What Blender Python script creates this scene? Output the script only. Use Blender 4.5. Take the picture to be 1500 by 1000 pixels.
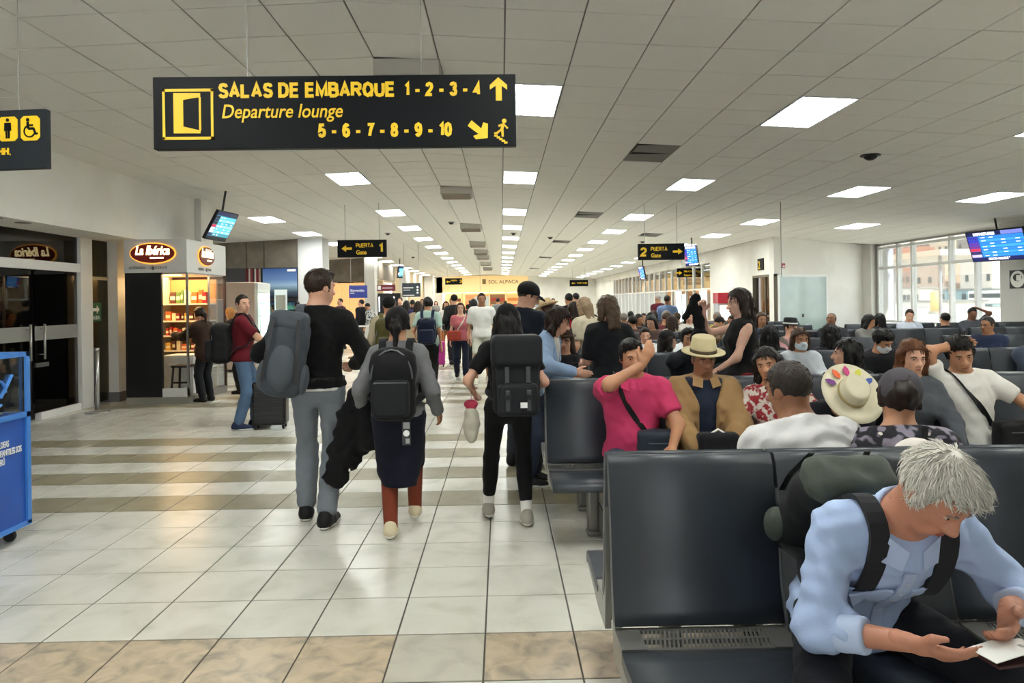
import bpy, bmesh, math, random
import numpy as np
from mathutils import Vector, Matrix
random.seed(7); np.random.seed(7)
SC = bpy.context.scene
COL = SC.collection
for o in list(bpy.data.objects): bpy.data.objects.remove(o)

# ------------------------------------------------------------------ camera
F, PX, PY, EYE = 1040.0, 750.0, 441.0, 1.58
YAW, ROLL = math.atan(16/1040), math.radians(0.8)
_f = Vector((math.sin(YAW), math.cos(YAW), 0)); _r = Vector((math.cos(YAW), -math.sin(YAW), 0)); _u = Vector((0, 0, 1))
CR = _r*math.cos(ROLL) - _u*math.sin(ROLL); CU = _u*math.cos(ROLL) + _r*math.sin(ROLL)
cd = bpy.data.cameras.new('camera'); cam = bpy.data.objects.new('camera', cd); COL.objects.link(cam)
cam.matrix_world = Matrix(((CR.x, CU.x, -_f.x, 0), (CR.y, CU.y, -_f.y, 0), (CR.z, CU.z, -_f.z, EYE), (0, 0, 0, 1)))
cd.sensor_fit = 'HORIZONTAL'; cd.sensor_width = 36; cd.lens = 36*F/1500
cd.shift_y = (PY-500)/1500; cd.clip_start = .05; cd.clip_end = 900
SC.camera = cam
# ------------------------------------------------------------------ world, sun, exposure
w = bpy.data.worlds.new('world'); SC.world = w; w.use_nodes = True
bg = w.node_tree.nodes['Background']; bg.inputs[0].default_value = (.9, .95, 1, 1); bg.inputs[1].default_value = 3.2
sd = bpy.data.lights.new('sun', 'SUN'); sd.energy = 9; sd.angle = .02; sd.color = (1, .95, .87)
so = bpy.data.objects.new('sun', sd); COL.objects.link(so); so.rotation_euler = (math.radians(42), math.radians(-12), math.radians(40))
SC.view_settings.view_transform = 'Standard'; SC.view_settings.look = 'None'
SC.view_settings.gamma = 1; SC.view_settings.use_curve_mapping = False
SC.view_settings.exposure = 0.55
PANEL_EMIT = 23.0

def ray(u, v): return CR*((u-PX)/F) + CU*((PY-v)/F) + _f
def atY(u, v, Y): d = ray(u, v); t = Y/d.y; return Vector((d.x*t, Y, EYE+d.z*t))
def atX(u, v, X): d = ray(u, v); t = X/d.x; return Vector((X, d.y*t, EYE+d.z*t))
def atZ(u, v, Z): d = ray(u, v); t = (Z-EYE)/d.z; return Vector((d.x*t, d.y*t, Z))
def project(P):
    d = Vector(P)-Vector((0, 0, EYE)); w_ = d.dot(_f)
    return PX+F*d.dot(CR)/w_, PY-F*d.dot(CU)/w_, w_

# ------------------------------------------------------------------ materials
def lin(h):
    if not isinstance(h, str): return tuple(h)
    h = h.lstrip('#'); c = [int(h[i:i+2], 16)/255 for i in (0, 2, 4)]
    return tuple(x/12.92 if x <= .04045 else ((x+.055)/1.055)**2.4 for x in c)
MATS = {}
def M(name, col='#888888', rough=.55, metal=0., noise=None, bump=None, emit=None, alpha=None, spec=None, col2=None, sheen=0, coat=0):
    """noise=(scale, amount | detail) mixes col with col2; bump=(scale, strength); emit=(colour, strength)"""
    if name in MATS: return MATS[name]
    m = bpy.data.materials.new(name); m.use_nodes = True; MATS[name] = m
    nt = m.node_tree; b = nt.nodes['Principled BSDF']; c = lin(col)
    b.inputs['Base Color'].default_value = (*c, 1); b.inputs['Roughness'].default_value = rough; b.inputs['Metallic'].default_value = metal
    if spec is not None: b.inputs['Specular IOR Level'].default_value = spec
    if coat: b.inputs['Coat Weight'].default_value = coat; b.inputs['Coat Roughness'].default_value = .12
    if sheen: b.inputs['Sheen Weight'].default_value = sheen
    if noise or bump:
        tc = nt.nodes.new('ShaderNodeTexCoord')
    if noise:
        n = nt.nodes.new('ShaderNodeTexNoise'); n.inputs['Scale'].default_value = noise[0]; n.inputs['Detail'].default_value = noise[2] if len(noise) > 2 else 4
        nt.links.new(tc.outputs['Object'], n.inputs['Vector'])
        r = nt.nodes.new('ShaderNodeValToRGB'); a = noise[1]
        c2 = lin(col2) if col2 else tuple(x*.55 for x in c)
        r.color_ramp.elements[0].position = .5-.5*(1-a)*.6; r.color_ramp.elements[1].position = .5+.5*(1-a)*.6
        r.color_ramp.elements[0].color = (*c2, 1); r.color_ramp.elements[1].color = (*c, 1)
        nt.links.new(n.outputs['Fac'], r.inputs[0]); nt.links.new(r.outputs[0], b.inputs['Base Color'])
    if bump:
        n2 = nt.nodes.new('ShaderNodeTexNoise'); n2.inputs['Scale'].default_value = bump[0]; n2.inputs['Detail'].default_value = 3
        nt.links.new(tc.outputs['Object'], n2.inputs['Vector'])
        bp = nt.nodes.new('ShaderNodeBump'); bp.inputs['Strength'].default_value = bump[1]; bp.inputs['Distance'].default_value = .02
        nt.links.new(n2.outputs['Fac'], bp.inputs['Height']); nt.links.new(bp.outputs[0], b.inputs['Normal'])
    if emit:
        b.inputs['Emission Color'].default_value = (*lin(emit[0]), 1); b.inputs['Emission Strength'].default_value = emit[1]
    return m
def glass(name, tint=(.9, .95, .95), refl=.35, rough=.02):
    if name in MATS: return MATS[name]
    m = bpy.data.materials.new(name); m.use_nodes = True; MATS[name] = m; nt = m.node_tree
    nt.nodes.remove(nt.nodes['Principled BSDF']); out = nt.nodes['Material Output']
    t = nt.nodes.new('ShaderNodeBsdfTransparent'); t.inputs[0].default_value = (*tint, 1)
    g = nt.nodes.new('ShaderNodeBsdfGlossy'); g.inputs['Roughness'].default_value = rough
    fr = nt.nodes.new('ShaderNodeFresnel'); fr.inputs[0].default_value = 1.45
    mu = nt.nodes.new('ShaderNodeMath'); mu.operation = 'MULTIPLY'; mu.inputs[1].default_value = refl*2.2; mu.use_clamp = True
    mx = nt.nodes.new('ShaderNodeMixShader')
    nt.links.new(fr.outputs[0], mu.inputs[0]); nt.links.new(mu.outputs[0], mx.inputs[0])
    nt.links.new(t.outputs[0], mx.inputs[1]); nt.links.new(g.outputs[0], mx.inputs[2]); nt.links.new(mx.outputs[0], out.inputs[0])
    return m
def marble(name, c1, c2, c3, scale, rough):
    """world-space veined stone for floor tiles"""
    m = bpy.data.materials.new(name); m.use_nodes = True; MATS[name] = m; nt = m.node_tree; b = nt.nodes['Principled BSDF']
    g = nt.nodes.new('ShaderNodeNewGeometry')
    n = nt.nodes.new('ShaderNodeTexNoise'); n.inputs['Scale'].default_value = scale; n.inputs['Detail'].default_value = 8; n.inputs['Distortion'].default_value = .7
    nt.links.new(g.outputs['Position'], n.inputs['Vector'])
    r = nt.nodes.new('ShaderNodeValToRGB'); e = r.color_ramp.elements
    e[0].position = .34; e[0].color = (*lin(c2), 1); e[1].position = .62; e[1].color = (*lin(c1), 1)
    x = e.new(.47); x.color = (*lin(c3), 1)
    nt.links.new(n.outputs['Fac'], r.inputs[0]); nt.links.new(r.outputs[0], b.inputs['Base Color'])
    b.inputs['Roughness'].default_value = rough+.05
    return m
# ------------------------------------------------------------------ mesh helpers
class MB:
    def __init__(s): s.v = []; s.f = []; s.m = []
    def add(s, v, f, mi=0):
        k = len(s.v); s.v += [tuple(p) for p in v]; s.f += [tuple(i+k for i in q) for q in f]; s.m += [mi]*len(f); return s
    def box(s, x0, x1, y0, y1, z0, z1, mi=0, T=None):
        v = [Vector((x, y, z)) for z in (z0, z1) for y in (y0, y1) for x in (x0, x1)]
        if T: v = [T @ p for p in v]
        return s.add(v, [(0, 2, 3, 1), (4, 5, 7, 6), (0, 1, 5, 4), (2, 6, 7, 3), (0, 4, 6, 2), (1, 3, 7, 5)], mi)
    def cbox(s, x0, x1, y0, y1, z0, z1, c=.01, mi=0, T=None):
        """box with chamfered edges (convex hull of 24 points)"""
        bm = bmesh.new(); bmesh.ops.create_cube(bm, size=1)
        for p in bm.verts: p.co = Vector(((x0+x1)/2+p.co.x*(x1-x0), (y0+y1)/2+p.co.y*(y1-y0), (z0+z1)/2+p.co.z*(z1-z0)))
        bmesh.ops.bevel(bm, geom=bm.edges[:], offset=c, segments=2, affect='EDGES', profile=.5)
        if T: bm.transform(T)
        bm.verts.index_update(); v = [p.co.copy() for p in bm.verts]; f = [[q.index for q in fc.verts] for fc in bm.faces]; bm.free()
        return s.add(v, f, mi)
    def tube(s, pts, r, n=8, mi=0, cap=True):
        pts = [Vector(p) for p in pts]; rs = r if isinstance(r, (list, tuple)) else [r]*len(pts); V = []; Fc = []
        for i, p in enumerate(pts):
            a = pts[max(i-1, 0)]; b = pts[min(i+1, len(pts)-1)]; d = (b-a).normalized()
            x = d.cross(Vector((0, 0, 1))); x = x.normalized() if x.length > 1e-3 else Vector((1, 0, 0)); y = d.cross(x)
            V += [p+(x*math.cos(t)+y*math.sin(t))*rs[i] for t in [2*math.pi*k/n for k in range(n)]]
        for i in range(len(pts)-1):
            for k in range(n): Fc.append((i*n+k, i*n+(k+1) % n, (i+1)*n+(k+1) % n, (i+1)*n+k))
        if cap: Fc += [tuple(range(n)), tuple(range((len(pts)-1)*n, len(pts)*n))[::-1]]
        return s.add(V, Fc, mi)
    def strip(s, pts, side, wd, th, mi=0):
        """flat strap: rectangular section swept along pts; side = width direction"""
        pts = [Vector(p) for p in pts]; V = []; Fc = []; side = Vector(side).normalized()
        for i, p in enumerate(pts):
            a = pts[max(i-1, 0)]; b = pts[min(i+1, len(pts)-1)]; d = (b-a).normalized(); x = (side-d*side.dot(d)).normalized(); y = d.cross(x)
            V += [p+x*wd/2+y*th/2, p-x*wd/2+y*th/2, p-x*wd/2-y*th/2, p+x*wd/2-y*th/2]
        for i in range(len(pts)-1):
            for k in range(4): Fc.append((i*4+k, i*4+(k+1) % 4, i*4+4+(k+1) % 4, i*4+4+k))
        Fc += [(0, 1, 2, 3), tuple(range(len(V)-4, len(V)))[::-1]]
        return s.add(V, Fc, mi)
    def lathe(s, prof, n=24, c=(0, 0, 0), mi=0, sx=1, sy=1):
        V = []; Fc = []
        for r, z in prof: V += [(c[0]+r*math.cos(2*math.pi*k/n)*sx, c[1]+r*math.sin(2*math.pi*k/n)*sy, c[2]+z) for k in range(n)]
        for i in range(len(prof)-1):
            for k in range(n): Fc.append((i*n+k, i*n+(k+1) % n, (i+1)*n+(k+1) % n, (i+1)*n+k))
        Fc += [tuple(range(n))[::-1], tuple(range((len(prof)-1)*n, len(prof)*n))]
        return s.add(V, Fc, mi)
    def prism(s, poly, o, ax, ay, n, th, mi=0):
        """polygon (2D) in frame o, ax, ay extruded th along n"""
        o, ax, ay, n = Vector(o), Vector(ax), Vector(ay), Vector(n); k = len(poly)
        a = [o+ax*p[0]+ay*p[1] for p in poly]; b = [p+n*th for p in a]
        return s.add(a+b, [tuple(range(k))[::-1], tuple(range(k, 2*k))]+[(i, (i+1) % k, k+(i+1) % k, k+i) for i in range(k)], mi)
    def build(s, name, mat, parent=None, smooth=False, loc=None):
        me = bpy.data.meshes.new(name); me.from_pydata(s.v, [], s.f)
        for m in (mat if isinstance(mat, (list, tuple)) else [mat]): me.materials.append(m)
        if any(s.m): me.polygons.foreach_set('material_index', s.m)
        bm = bmesh.new(); bm.from_mesh(me); bmesh.ops.recalc_face_normals(bm, faces=bm.faces[:]); bm.to_mesh(me); bm.free()
        if smooth: me.polygons.foreach_set('use_smooth', [True]*len(me.polygons))
        return link(name, me, parent, loc)
def link(name, me, parent=None, loc=None):
    o = bpy.data.objects.new(name, me); COL.objects.link(o)
    if parent: o.parent = parent
    if loc is not None: o.location = loc
    return o
def tag(o, label=None, cat=None, group=None, kind=None):
    if label: o['label'] = label
    if cat: o['category'] = cat
    if group: o['group'] = group
    if kind: o['kind'] = kind
    return o
def empty(name, loc=(0, 0, 0), rz=0., label=None, cat=None, group=None):
    o = bpy.data.objects.new(name, None); COL.objects.link(o); o.location = loc; o.rotation_euler = (0, 0, rz); o.empty_display_size = .1
    return tag(o, label, cat, group)
def struct(o): o['kind'] = 'structure'; return o
def copy_tree(o, parent=None):
    c = o.copy(); COL.objects.link(c); c.parent = parent
    for ch in o.children: copy_tree(ch, c)
    return c
def text(body, size, mat, parent, loc, ax=(1, 0, 0), up=(0, 0, 1), name='lettering', bold=.0, shear=0., align='LEFT', sx=1., ext=.002):
    cu = bpy.data.curves.new(name, 'FONT'); cu.body = body; cu.size = size; cu.extrude = ext; cu.offset = bold; cu.shear = shear; cu.align_x = align
    cu.materials.append(mat); cu.resolution_u = 3
    tmp = bpy.data.objects.new(name, cu); me = bpy.data.meshes.new_from_object(tmp); bpy.data.objects.remove(tmp); me.name = name
    o = bpy.data.objects.new(name, me); COL.objects.link(o); o.parent = parent; o['kind'] = 'stuff'
    x = Vector(ax).normalized(); y = Vector(up).normalized(); z = x.cross(y)
    o.matrix_basis = Matrix(((x.x*sx, y.x, z.x, loc[0]), (x.y*sx, y.y, z.y, loc[1]), (x.z*sx, y.z, z.z, loc[2]), (0, 0, 0, 1)))
    return o

GL = {'A': [[(0, 0), (.5, 1), (1, 0)], [(.2, .32), (.8, .32)]], 'B': [[(0, 0), (0, 1), (.62, 1), (.85, .9), (.85, .62), (.62, .53), (0, .53)], [(.62, .53), (.93, .42), (.93, .12), (.66, 0), (0, 0)]], 'D': [[(0, 0), (0, 1), (.5, 1), (.82, .86), (.95, .5), (.82, .14), (.5, 0), (0, 0)]],
 'E': [[(.88, 0), (0, 0), (0, 1), (.86, 1)], [(0, .52), (.8, .52)]], 'L': [[(0, 1), (0, 0), (.85, 0)]], 'M': [[(0, 0), (0, 1), (.55, .1), (1.1, 1), (1.1, 0)]], 'P': [[(0, 0), (0, 1), (.66, 1), (.93, .88), (.93, .56), (.66, .45), (0, .45)]], 'R': [[(0, 0), (0, 1), (.66, 1), (.93, .88), (.93, .6), (.66, .5), (0, .5)], [(.5, .5), (.98, 0)]],
 'Q': [[(.5, 0), (.15, .14), (0, .5), (.15, .86), (.5, 1), (.9, .86), (1.05, .5), (.9, .14), (.5, 0)], [(.62, .26), (1.05, -.06)]], 'O': [[(.5, 0), (.15, .14), (0, .5), (.15, .86), (.5, 1), (.9, .86), (1.05, .5), (.9, .14), (.5, 0)]], 'S': [[(.0, .2), (.14, .05), (.45, 0), (.78, .06), (.88, .25), (.76, .43), (.18, .57), (.05, .75), (.16, .94), (.45, 1), (.74, .94), (.85, .79)]], 'U': [[(0, 1), (0, .3), (.14, .06), (.46, 0), (.78, .06), (.92, .3), (.92, 1)]],
 'T': [[(0, 1), (.95, 1)], [(.475, 1), (.475, 0)]], 'H': [[(0, 0), (0, 1)], [(.9, 0), (.9, 1)], [(0, .52), (.9, .52)]], 'C': [[(.92, .24), (.74, .05), (.45, 0), (.14, .14), (0, .5), (.14, .86), (.45, 1), (.74, .95), (.9, .76)]], 'N': [[(0, 0), (0, 1), (.9, 0), (.9, 1)]], 'I': [[(0, 0), (0, 1)]], 'V': [[(0, 1), (.48, 0), (.96, 1)]], 'F': [[(0, 0), (0, 1), (.82, 1)], [(0, .52), (.72, .52)]],
 '1': [[(.05, .76), (.34, .98), (.34, 0)]], '2': [[(0, .74), (.1, .93), (.36, 1), (.62, .92), (.7, .72), (.58, .5), (.1, .13), (0, 0), (.72, 0)]], '3': [[(.0, .8), (.14, .96), (.36, 1), (.6, .94), (.66, .76), (.56, .58), (.3, .53)], [(.3, .53), (.6, .47), (.7, .25), (.6, .06), (.36, 0), (.12, .05), (0, .22)]], '4': [[(.56, 0), (.56, 1), (0, .28), (.76, .28)]], '5': [[(.66, 1), (.12, 1), (.04, .52), (.34, .62), (.62, .52), (.7, .3), (.6, .08), (.34, 0), (.1, .06), (0, .22)]],
 '6': [[(.64, .84), (.52, .97), (.34, 1), (.1, .84), (.0, .46), (.1, .1), (.36, 0), (.62, .1), (.7, .32), (.6, .54), (.36, .62), (.1, .52), (.02, .36)]], '7': [[(0, 1), (.7, 1), (.4, .5), (.26, 0)]], '8': [[(.35, .54), (.12, .63), (.05, .78), (.14, .94), (.35, 1), (.56, .94), (.65, .78), (.58, .63), (.35, .54)], [(.35, .54), (.08, .43), (0, .25), (.1, .06), (.35, 0), (.6, .06), (.7, .25), (.62, .43), (.35, .54)]], '9': [[(.06, .16), (.18, .03), (.36, 0), (.6, .16), (.7, .54), (.6, .9), (.34, 1), (.08, .9), (0, .68), (.1, .46), (.34, .38), (.6, .48), (.68, .64)]], '0': [[(.35, 0), (.1, .1), (0, .5), (.1, .9), (.35, 1), (.6, .9), (.7, .5), (.6, .1), (.35, 0)]], '-': [[(.0, .38), (.62, .38)]], '.': [[(.0, .02), (.06, .02)]]}
def bold_text(body, h, width, mat, parent, loc, ax=(1, 0, 0), up=(0, 0, 1), wt=.215, name='lettering', th=.003):
    """monoline bold capitals, fitted to the given width"""
    ax, up = Vector(ax).normalized(), Vector(up).normalized(); n = ax.cross(up); adv = []; x = 0
    asp = .72
    for ch in body:
        if ch == ' ': x += .6*asp; adv.append(None); continue
        g = GL[ch]; w_ = max(p[0] for s_ in g for p in s_); adv.append(x); x += (w_+wt/asp*1.55)*asp
    sx = width/(x*h) if width else 1.; mb = MB(); hw = wt/2*h; cnt = 0
    for ch, a in zip(body, adv):
        if a is None: continue
        for st in GL[ch]:
            q = [Vector(((a+p[0]*asp+wt/2)*h*sx, hw+p[1]*(h-2*hw))) for p in st]; closed = (q[0]-q[-1]).length < 1e-6; k = len(q); L = []; R = []
            for i in range(k):
                d0 = (q[i]-q[i-1]) if i else (q[0]-q[-2] if closed else q[1]-q[0]); d1 = (q[i+1]-q[i]) if i < k-1 else (q[1]-q[0] if closed else q[-1]-q[-2])
                e0, e1 = d0.normalized(), d1.normalized(); n0, n1 = Vector((-e0.y, e0.x)), Vector((-e1.y, e1.x)); m = n0+n1; m = m/max(m.length, .3)*1.; c = max(m.normalized().dot(n0), .45); m = m.normalized()*hw/c
                ext = Vector((0, 0))
                L.append(q[i]+m); R.append(q[i]-m)
            P = lambda v, z: Vector(loc)+ax*v.x+up*v.y+n*z
            for i in range(k-1):
                v = [P(L[i], 0), P(L[i+1], 0), P(R[i+1], 0), P(R[i], 0)]; cnt += 1; v += [p+n*(th+(cnt % 19)*1.5e-4) for p in v]; mb.add(v, [(0, 1, 2, 3), (7, 6, 5, 4), (0, 4, 5, 1), (1, 5, 6, 2), (2, 6, 7, 3), (3, 7, 4, 0)])
    o = mb.build(name, mat, parent); o['kind'] = 'stuff'; return o
# ------------------------------------------------------------------ shared materials
white_w = M('white plaster', '#e8e6e0', .7, noise=(.8, .75), col2='#dfdcd5', bump=(60, .03))
black_m = M('black metal', '#0c0d0f', .4)
dark_m = M('dark interior', '#0d0b0b', .6)
chrome = M('brushed steel', '#b9b9b6', .28, 1)
alu = M('white aluminium', '#e4e4e2', .4)
yellow = M('sign yellow', '#f4c81c', .5)
sign_k = M('sign black', '#0d1014', .5, spec=.15)
wood_g = M('grey wood laminate', '#8d857a', .5, noise=(2.3, .3, 6), col2='#6f675d')
white_p = M('white print', '#eeeeee', .5)
# ------------------------------------------------------------------ ceiling
XR, CZ0 = -1.14, 3.83
def cz(X): return CZ0-(.043*(XR-X) if X < XR else .053*(X-XR))
T = .6; CX0, CY0 = .06, 5.31
ceil_t = M('mineral fibre tile', '#e2e0da', .9, bump=(140, .12)); ceil_g = M('ceiling grid', '#77746f', .8)
mb = MB()
for xa, xb in ((-9.54, XR), (XR, 12.3)):
    for y0, y1 in ((-6.1, 61),):
        mb.add([(xa, y0, cz(xa)+.012), (xb, y0, cz(xb)+.012), (xb, y1, cz(xb)+.012), (xa, y1, cz(xa)+.012)], [(0, 1, 2, 3)])
        mb.add([(xa, y0, cz(xa)+.25), (xb, y0, cz(xb)+.25), (xb, y1, cz(xb)+.25), (xa, y1, cz(xa)+.25)], [(3, 2, 1, 0)])
ceiling = struct(mb.build('ceiling', ceil_g)); ceiling['label'] = 'pale suspended ceiling of square tiles with a shallow ridge'
LROWS = [-2.49, 2.31, 7.11, 11.91, 16.71]+[20.31+3.6*k for k in range(11)]
LCOLS = {-2.94: 0, .06: 0, 3.06: 0, 6.06: 0, 8.46: 0, -5.94: 16}
taken = set(); lights = []
def cell(x, y): return (round((x-CX0)/T), round((y-CY0)/T))
for lx, ymin in LCOLS.items():
    for ly in LROWS:
        if ly < ymin or (lx > 6 and ly > 20.4 and lx > 7) or (lx > 6 and ly > 24 and lx < 7 and False): continue
        if lx == 8.46 and ly > 17: continue
        lights.append((lx, ly)); a, b = cell(lx, ly); taken |= {(a, b), (a, b+1)}
DIFF = [(-1.14, 6.51), (-1.14, 13.71), (-1.14, 20.31), (-1.14, 26.31), (-1.14, 30.51), (-1.14, 34.11), (-1.14, 40.11), (-1.14, 46.11)]
VENT = [(1.86, 9.51), (1.86, 16.71), (1.86, 24.51), (4.26, 20.91), (1.86, 33.51), (1.86, 44.91)]
for x, y in DIFF+VENT: a, b = cell(x, y); taken |= {(a, b), (a, b+1)}
tilemesh = MB()
def pyr(mb_, s, t, sign=1, ins=.004):   # tile with chamfered visible edge, face at z=0 (sign=-1 faces down)
    a = s/2; b = a-ins
    mb_.add([(-a, -a, sign*-t), (a, -a, sign*-t), (a, a, sign*-t), (-a, a, sign*-t), (-a, -a, sign*-.003), (a, -a, sign*-.003), (a, a, sign*-.003), (-a, a, sign*-.003),
             (-b, -b, 0), (b, -b, 0), (b, b, 0), (-b, b, 0)],
            [(8, 9, 10, 11)]+[(i, (i+1) % 4, 4+(i+1) % 4, 4+i) for i in range(4)]+[(4+i, 4+(i+1) % 4, 8+(i+1) % 4, 8+i) for i in range(4)])
pyr(tilemesh, T-.012, .012, -1)
tm = bpy.data.meshes.new('ceiling_tile'); tm.from_pydata(tilemesh.v, [], tilemesh.f); tm.materials.append(ceil_t)
cells = []
for a in range(-16, 21):
    for b in range(-19, 93):
        if (a, b) in taken: continue
        x, y = CX0+(a+.5)*T, CY0+(b+.5)*T
        if x < -5.85 and y < 13.7: continue
        if x > 7.95 and y > 21.5: continue
        z = cz(x); u, v, w_ = project((x, y, z)) if y > .8 else (0, 0, -1)
        vis = w_ > 0 and -60 < u < 1560 and -60 < v < 450 and not (235 < u < 745 and 122 < v < 206)
        cells.append(((1/w_ if vis else -1)+random.random()*1e-6, x, y, z))
cells.sort(reverse=True)
def ctrot(x): return Matrix.Rotation(math.atan(.043 if x < XR else -.053)*-1, 4, 'Y')
rest = MB()
for i, (s_, x, y, z) in enumerate(cells):
    R_ = ctrot(x); tilt = Matrix.Rotation(random.gauss(0, .0016), 4, 'X')
    if i < 300:
        o = link('ceiling_tile', tm, ceiling); o.matrix_basis = Matrix.Translation((x, y, z+random.uniform(-.002, .001))) @ R_ @ tilt
    else:
        X_ = Matrix.Translation((x, y, z)) @ R_; rest.add([X_ @ Vector(p) for p in tilemesh.v], tilemesh.f)
me = bpy.data.meshes.new('far_ceiling_tiles'); me.from_pydata(rest.v, [], rest.f); me.materials.append(ceil_t); tag(link('far_ceiling_tiles', me, ceiling), kind='stuff')
# light troffers
lamp_e = M('fluorescent diffuser', '#ffffff', .5, emit=('#fbfdf6', PANEL_EMIT)); lamp_w = M('lamp housing', '#dfe4e6', .4); louv = M('louvre', '#c9d4da', .35)
lf = MB(); w2, l2 = .29, .59
for x0, x1, y0, y1 in ((-w2, -w2+.012, -l2, l2), (w2-.012, w2, -l2, l2), (-w2, w2, -l2, -l2+.012), (-w2, w2, l2-.012, l2)): lf.box(x0, x1, y0, y1, -.006, .05)
ld = MB(); ld.box(-w2+.012, w2-.012, -l2+.012, l2-.012, .004, .03)
lv = MB()
for x in (-.097, .097): lv.box(x-.004, x+.004, -l2+.012, l2-.012, -.004, .004)
for k in range(1, 24): lv.box(-w2+.012, w2-.012, -l2+k*.049-.0009, -l2+k*.049+.0009, -.002, .0035)
root0 = None
for n, (lx, ly) in enumerate(lights):
    if root0 is None:
        root0 = r = empty('ceiling_light'); lf.build('frame', lamp_w, r); ld.build('diffuser', lamp_e, r); lv.build('louvre', louv, r)
    else: r = copy_tree(root0)
    x, y = lx+.3, ly+.6; r.matrix_basis = Matrix.Translation((x, y, cz(x))) @ ctrot(x)
    cname = {-5.94: 'column nearest the left wall', -2.94: 'column left of the ceiling ridge', .06: 'middle column', 3.06: 'first column right of the middle', 6.06: 'second column right of the middle', 8.46: 'column nearest the right windows'}[lx]
    k = sorted(q for p, q in lights if p == lx and q > 5).index(ly) if ly > 5 else -1
    ordn = ['nearest', 'second', 'third', 'fourth', 'fifth', 'sixth', 'seventh', 'eighth', 'ninth', 'tenth', 'eleventh', 'twelfth', 'thirteenth', 'fourteenth']
    tag(r, f'bright fluorescent ceiling panel, {ordn[k]} of the {cname}' if k >= 0 else f'fluorescent ceiling panel overhead, behind the view, {cname}, {"first" if ly > 0 else "rear"}', 'ceiling light', 'fluorescent ceiling panels')
# slanted air diffusers on the ridge
gr_m = M('grille beige', '#a89a8c', .6)
for n, (x, y) in enumerate(DIFF):
    r = empty('air_diffuser', (x+.3, y+.3, cz(x+.3)), 0, 'boxy louvred air outlet on the ceiling ridge, '+['nearest, above the big departure sign', 'second from the camera', 'third from the camera', 'fourth from the camera', 'fifth from the camera', 'sixth from the camera', 'seventh from the camera', 'farthest'][n], 'air vent', 'air outlets along the ridge')
    b_ = MB(); b_.add([(-.3, -.3, 0), (.3, -.3, 0), (.3, .9, 0), (-.3, .9, 0), (-.3, -.3, -.14), (.3, -.3, -.14), (.3, .05, -.19), (-.3, .05, -.19), (.3, .9, -.02), (-.3, .9, -.02)],
          [(0, 1, 5, 4), (4, 5, 6, 7), (7, 6, 8, 9), (1, 2, 8, 6, 5), (0, 4, 7, 9, 3)]); b_.build('housing', M('vent housing', '#bcb8b0', .6), r)
    g = MB()
    for k in range(9): yy = -.27+k*.036; g.box(-.27, .27, yy, yy+.016, -.155-.14*(yy+.3)-.012, -.15-.14*(yy+.3)+.005)
    g.build('louvre', gr_m, r)
for n, (x, y) in enumerate(VENT):
    r = empty('ceiling_opening', (x+.3, y+.3, cz(x+.3)), 0, 'dark rectangular ceiling opening with a cross bar, '+['nearest, right of the departure sign', 'above the middle of the hall, second', 'third along the hall', 'near the gate two sign', 'far along the hall', 'farthest along the hall'][n], 'ceiling vent', 'dark ceiling openings')
    b_ = MB()
    for q in ((-.3, -.28, -.3, .3, -.002, .16), (.28, .3, -.3, .3, -.002, .16), (-.3, .3, -.3, -.28, -.002, .16), (-.3, .3, .28, .3, -.002, .16), (-.3, .3, -.3, .3, .15, .16)): b_.box(*q)
    b_.build('shaft', M('shaft dark', '#2a2927', .8), r); MB().box(-.28, .28, -.02, .01, .03, .05).build('cross_bar', ceil_g, r); MB().box(-.2, .2, .03, .25, .09, .1).build('filter', M('filter', '#77756e', .9), r)
# little domes, sprinklers
def ceil_at(u, v):
    d = ray(u, v); t = 5.
    for _ in range(60): P = Vector((0, 0, EYE))+d*t; t *= (cz(P.x)-EYE)/(d.z*t)
    return Vector((0, 0, EYE))+d*t
for n, (u, v, k, wh) in enumerate([(1275, 227, 1.3, 'large, right of the near lamps'), (661, 325, 1, 'left of the ridge outlets'), (752, 341, 1, 'between the middle lamps'), (806, 347, 1, 'right of the middle lamps'), (941, 353, 1, 'above the gate two sign'), (605, 376, 1, 'over the far left shops'), (568, 341, 1, 'above the gate one sign')]):
    p = ceil_at(u, v); r = empty('ceiling_camera', p, 0, 'small dark dome fixture on the ceiling, '+wh, 'ceiling fixture')
    MB().lathe([(.1*k, 0), (.1*k, -.015), (.085*k, -.02)], 16).build('ring', M('dome ring', '#9b9994', .5) if n else black_m, r)
    MB().lathe([(.07*k, -.018), (.06*k, -.045), (.03*k, -.07), (.005, -.075)], 16).build('dome', black_m, r, True)
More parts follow.
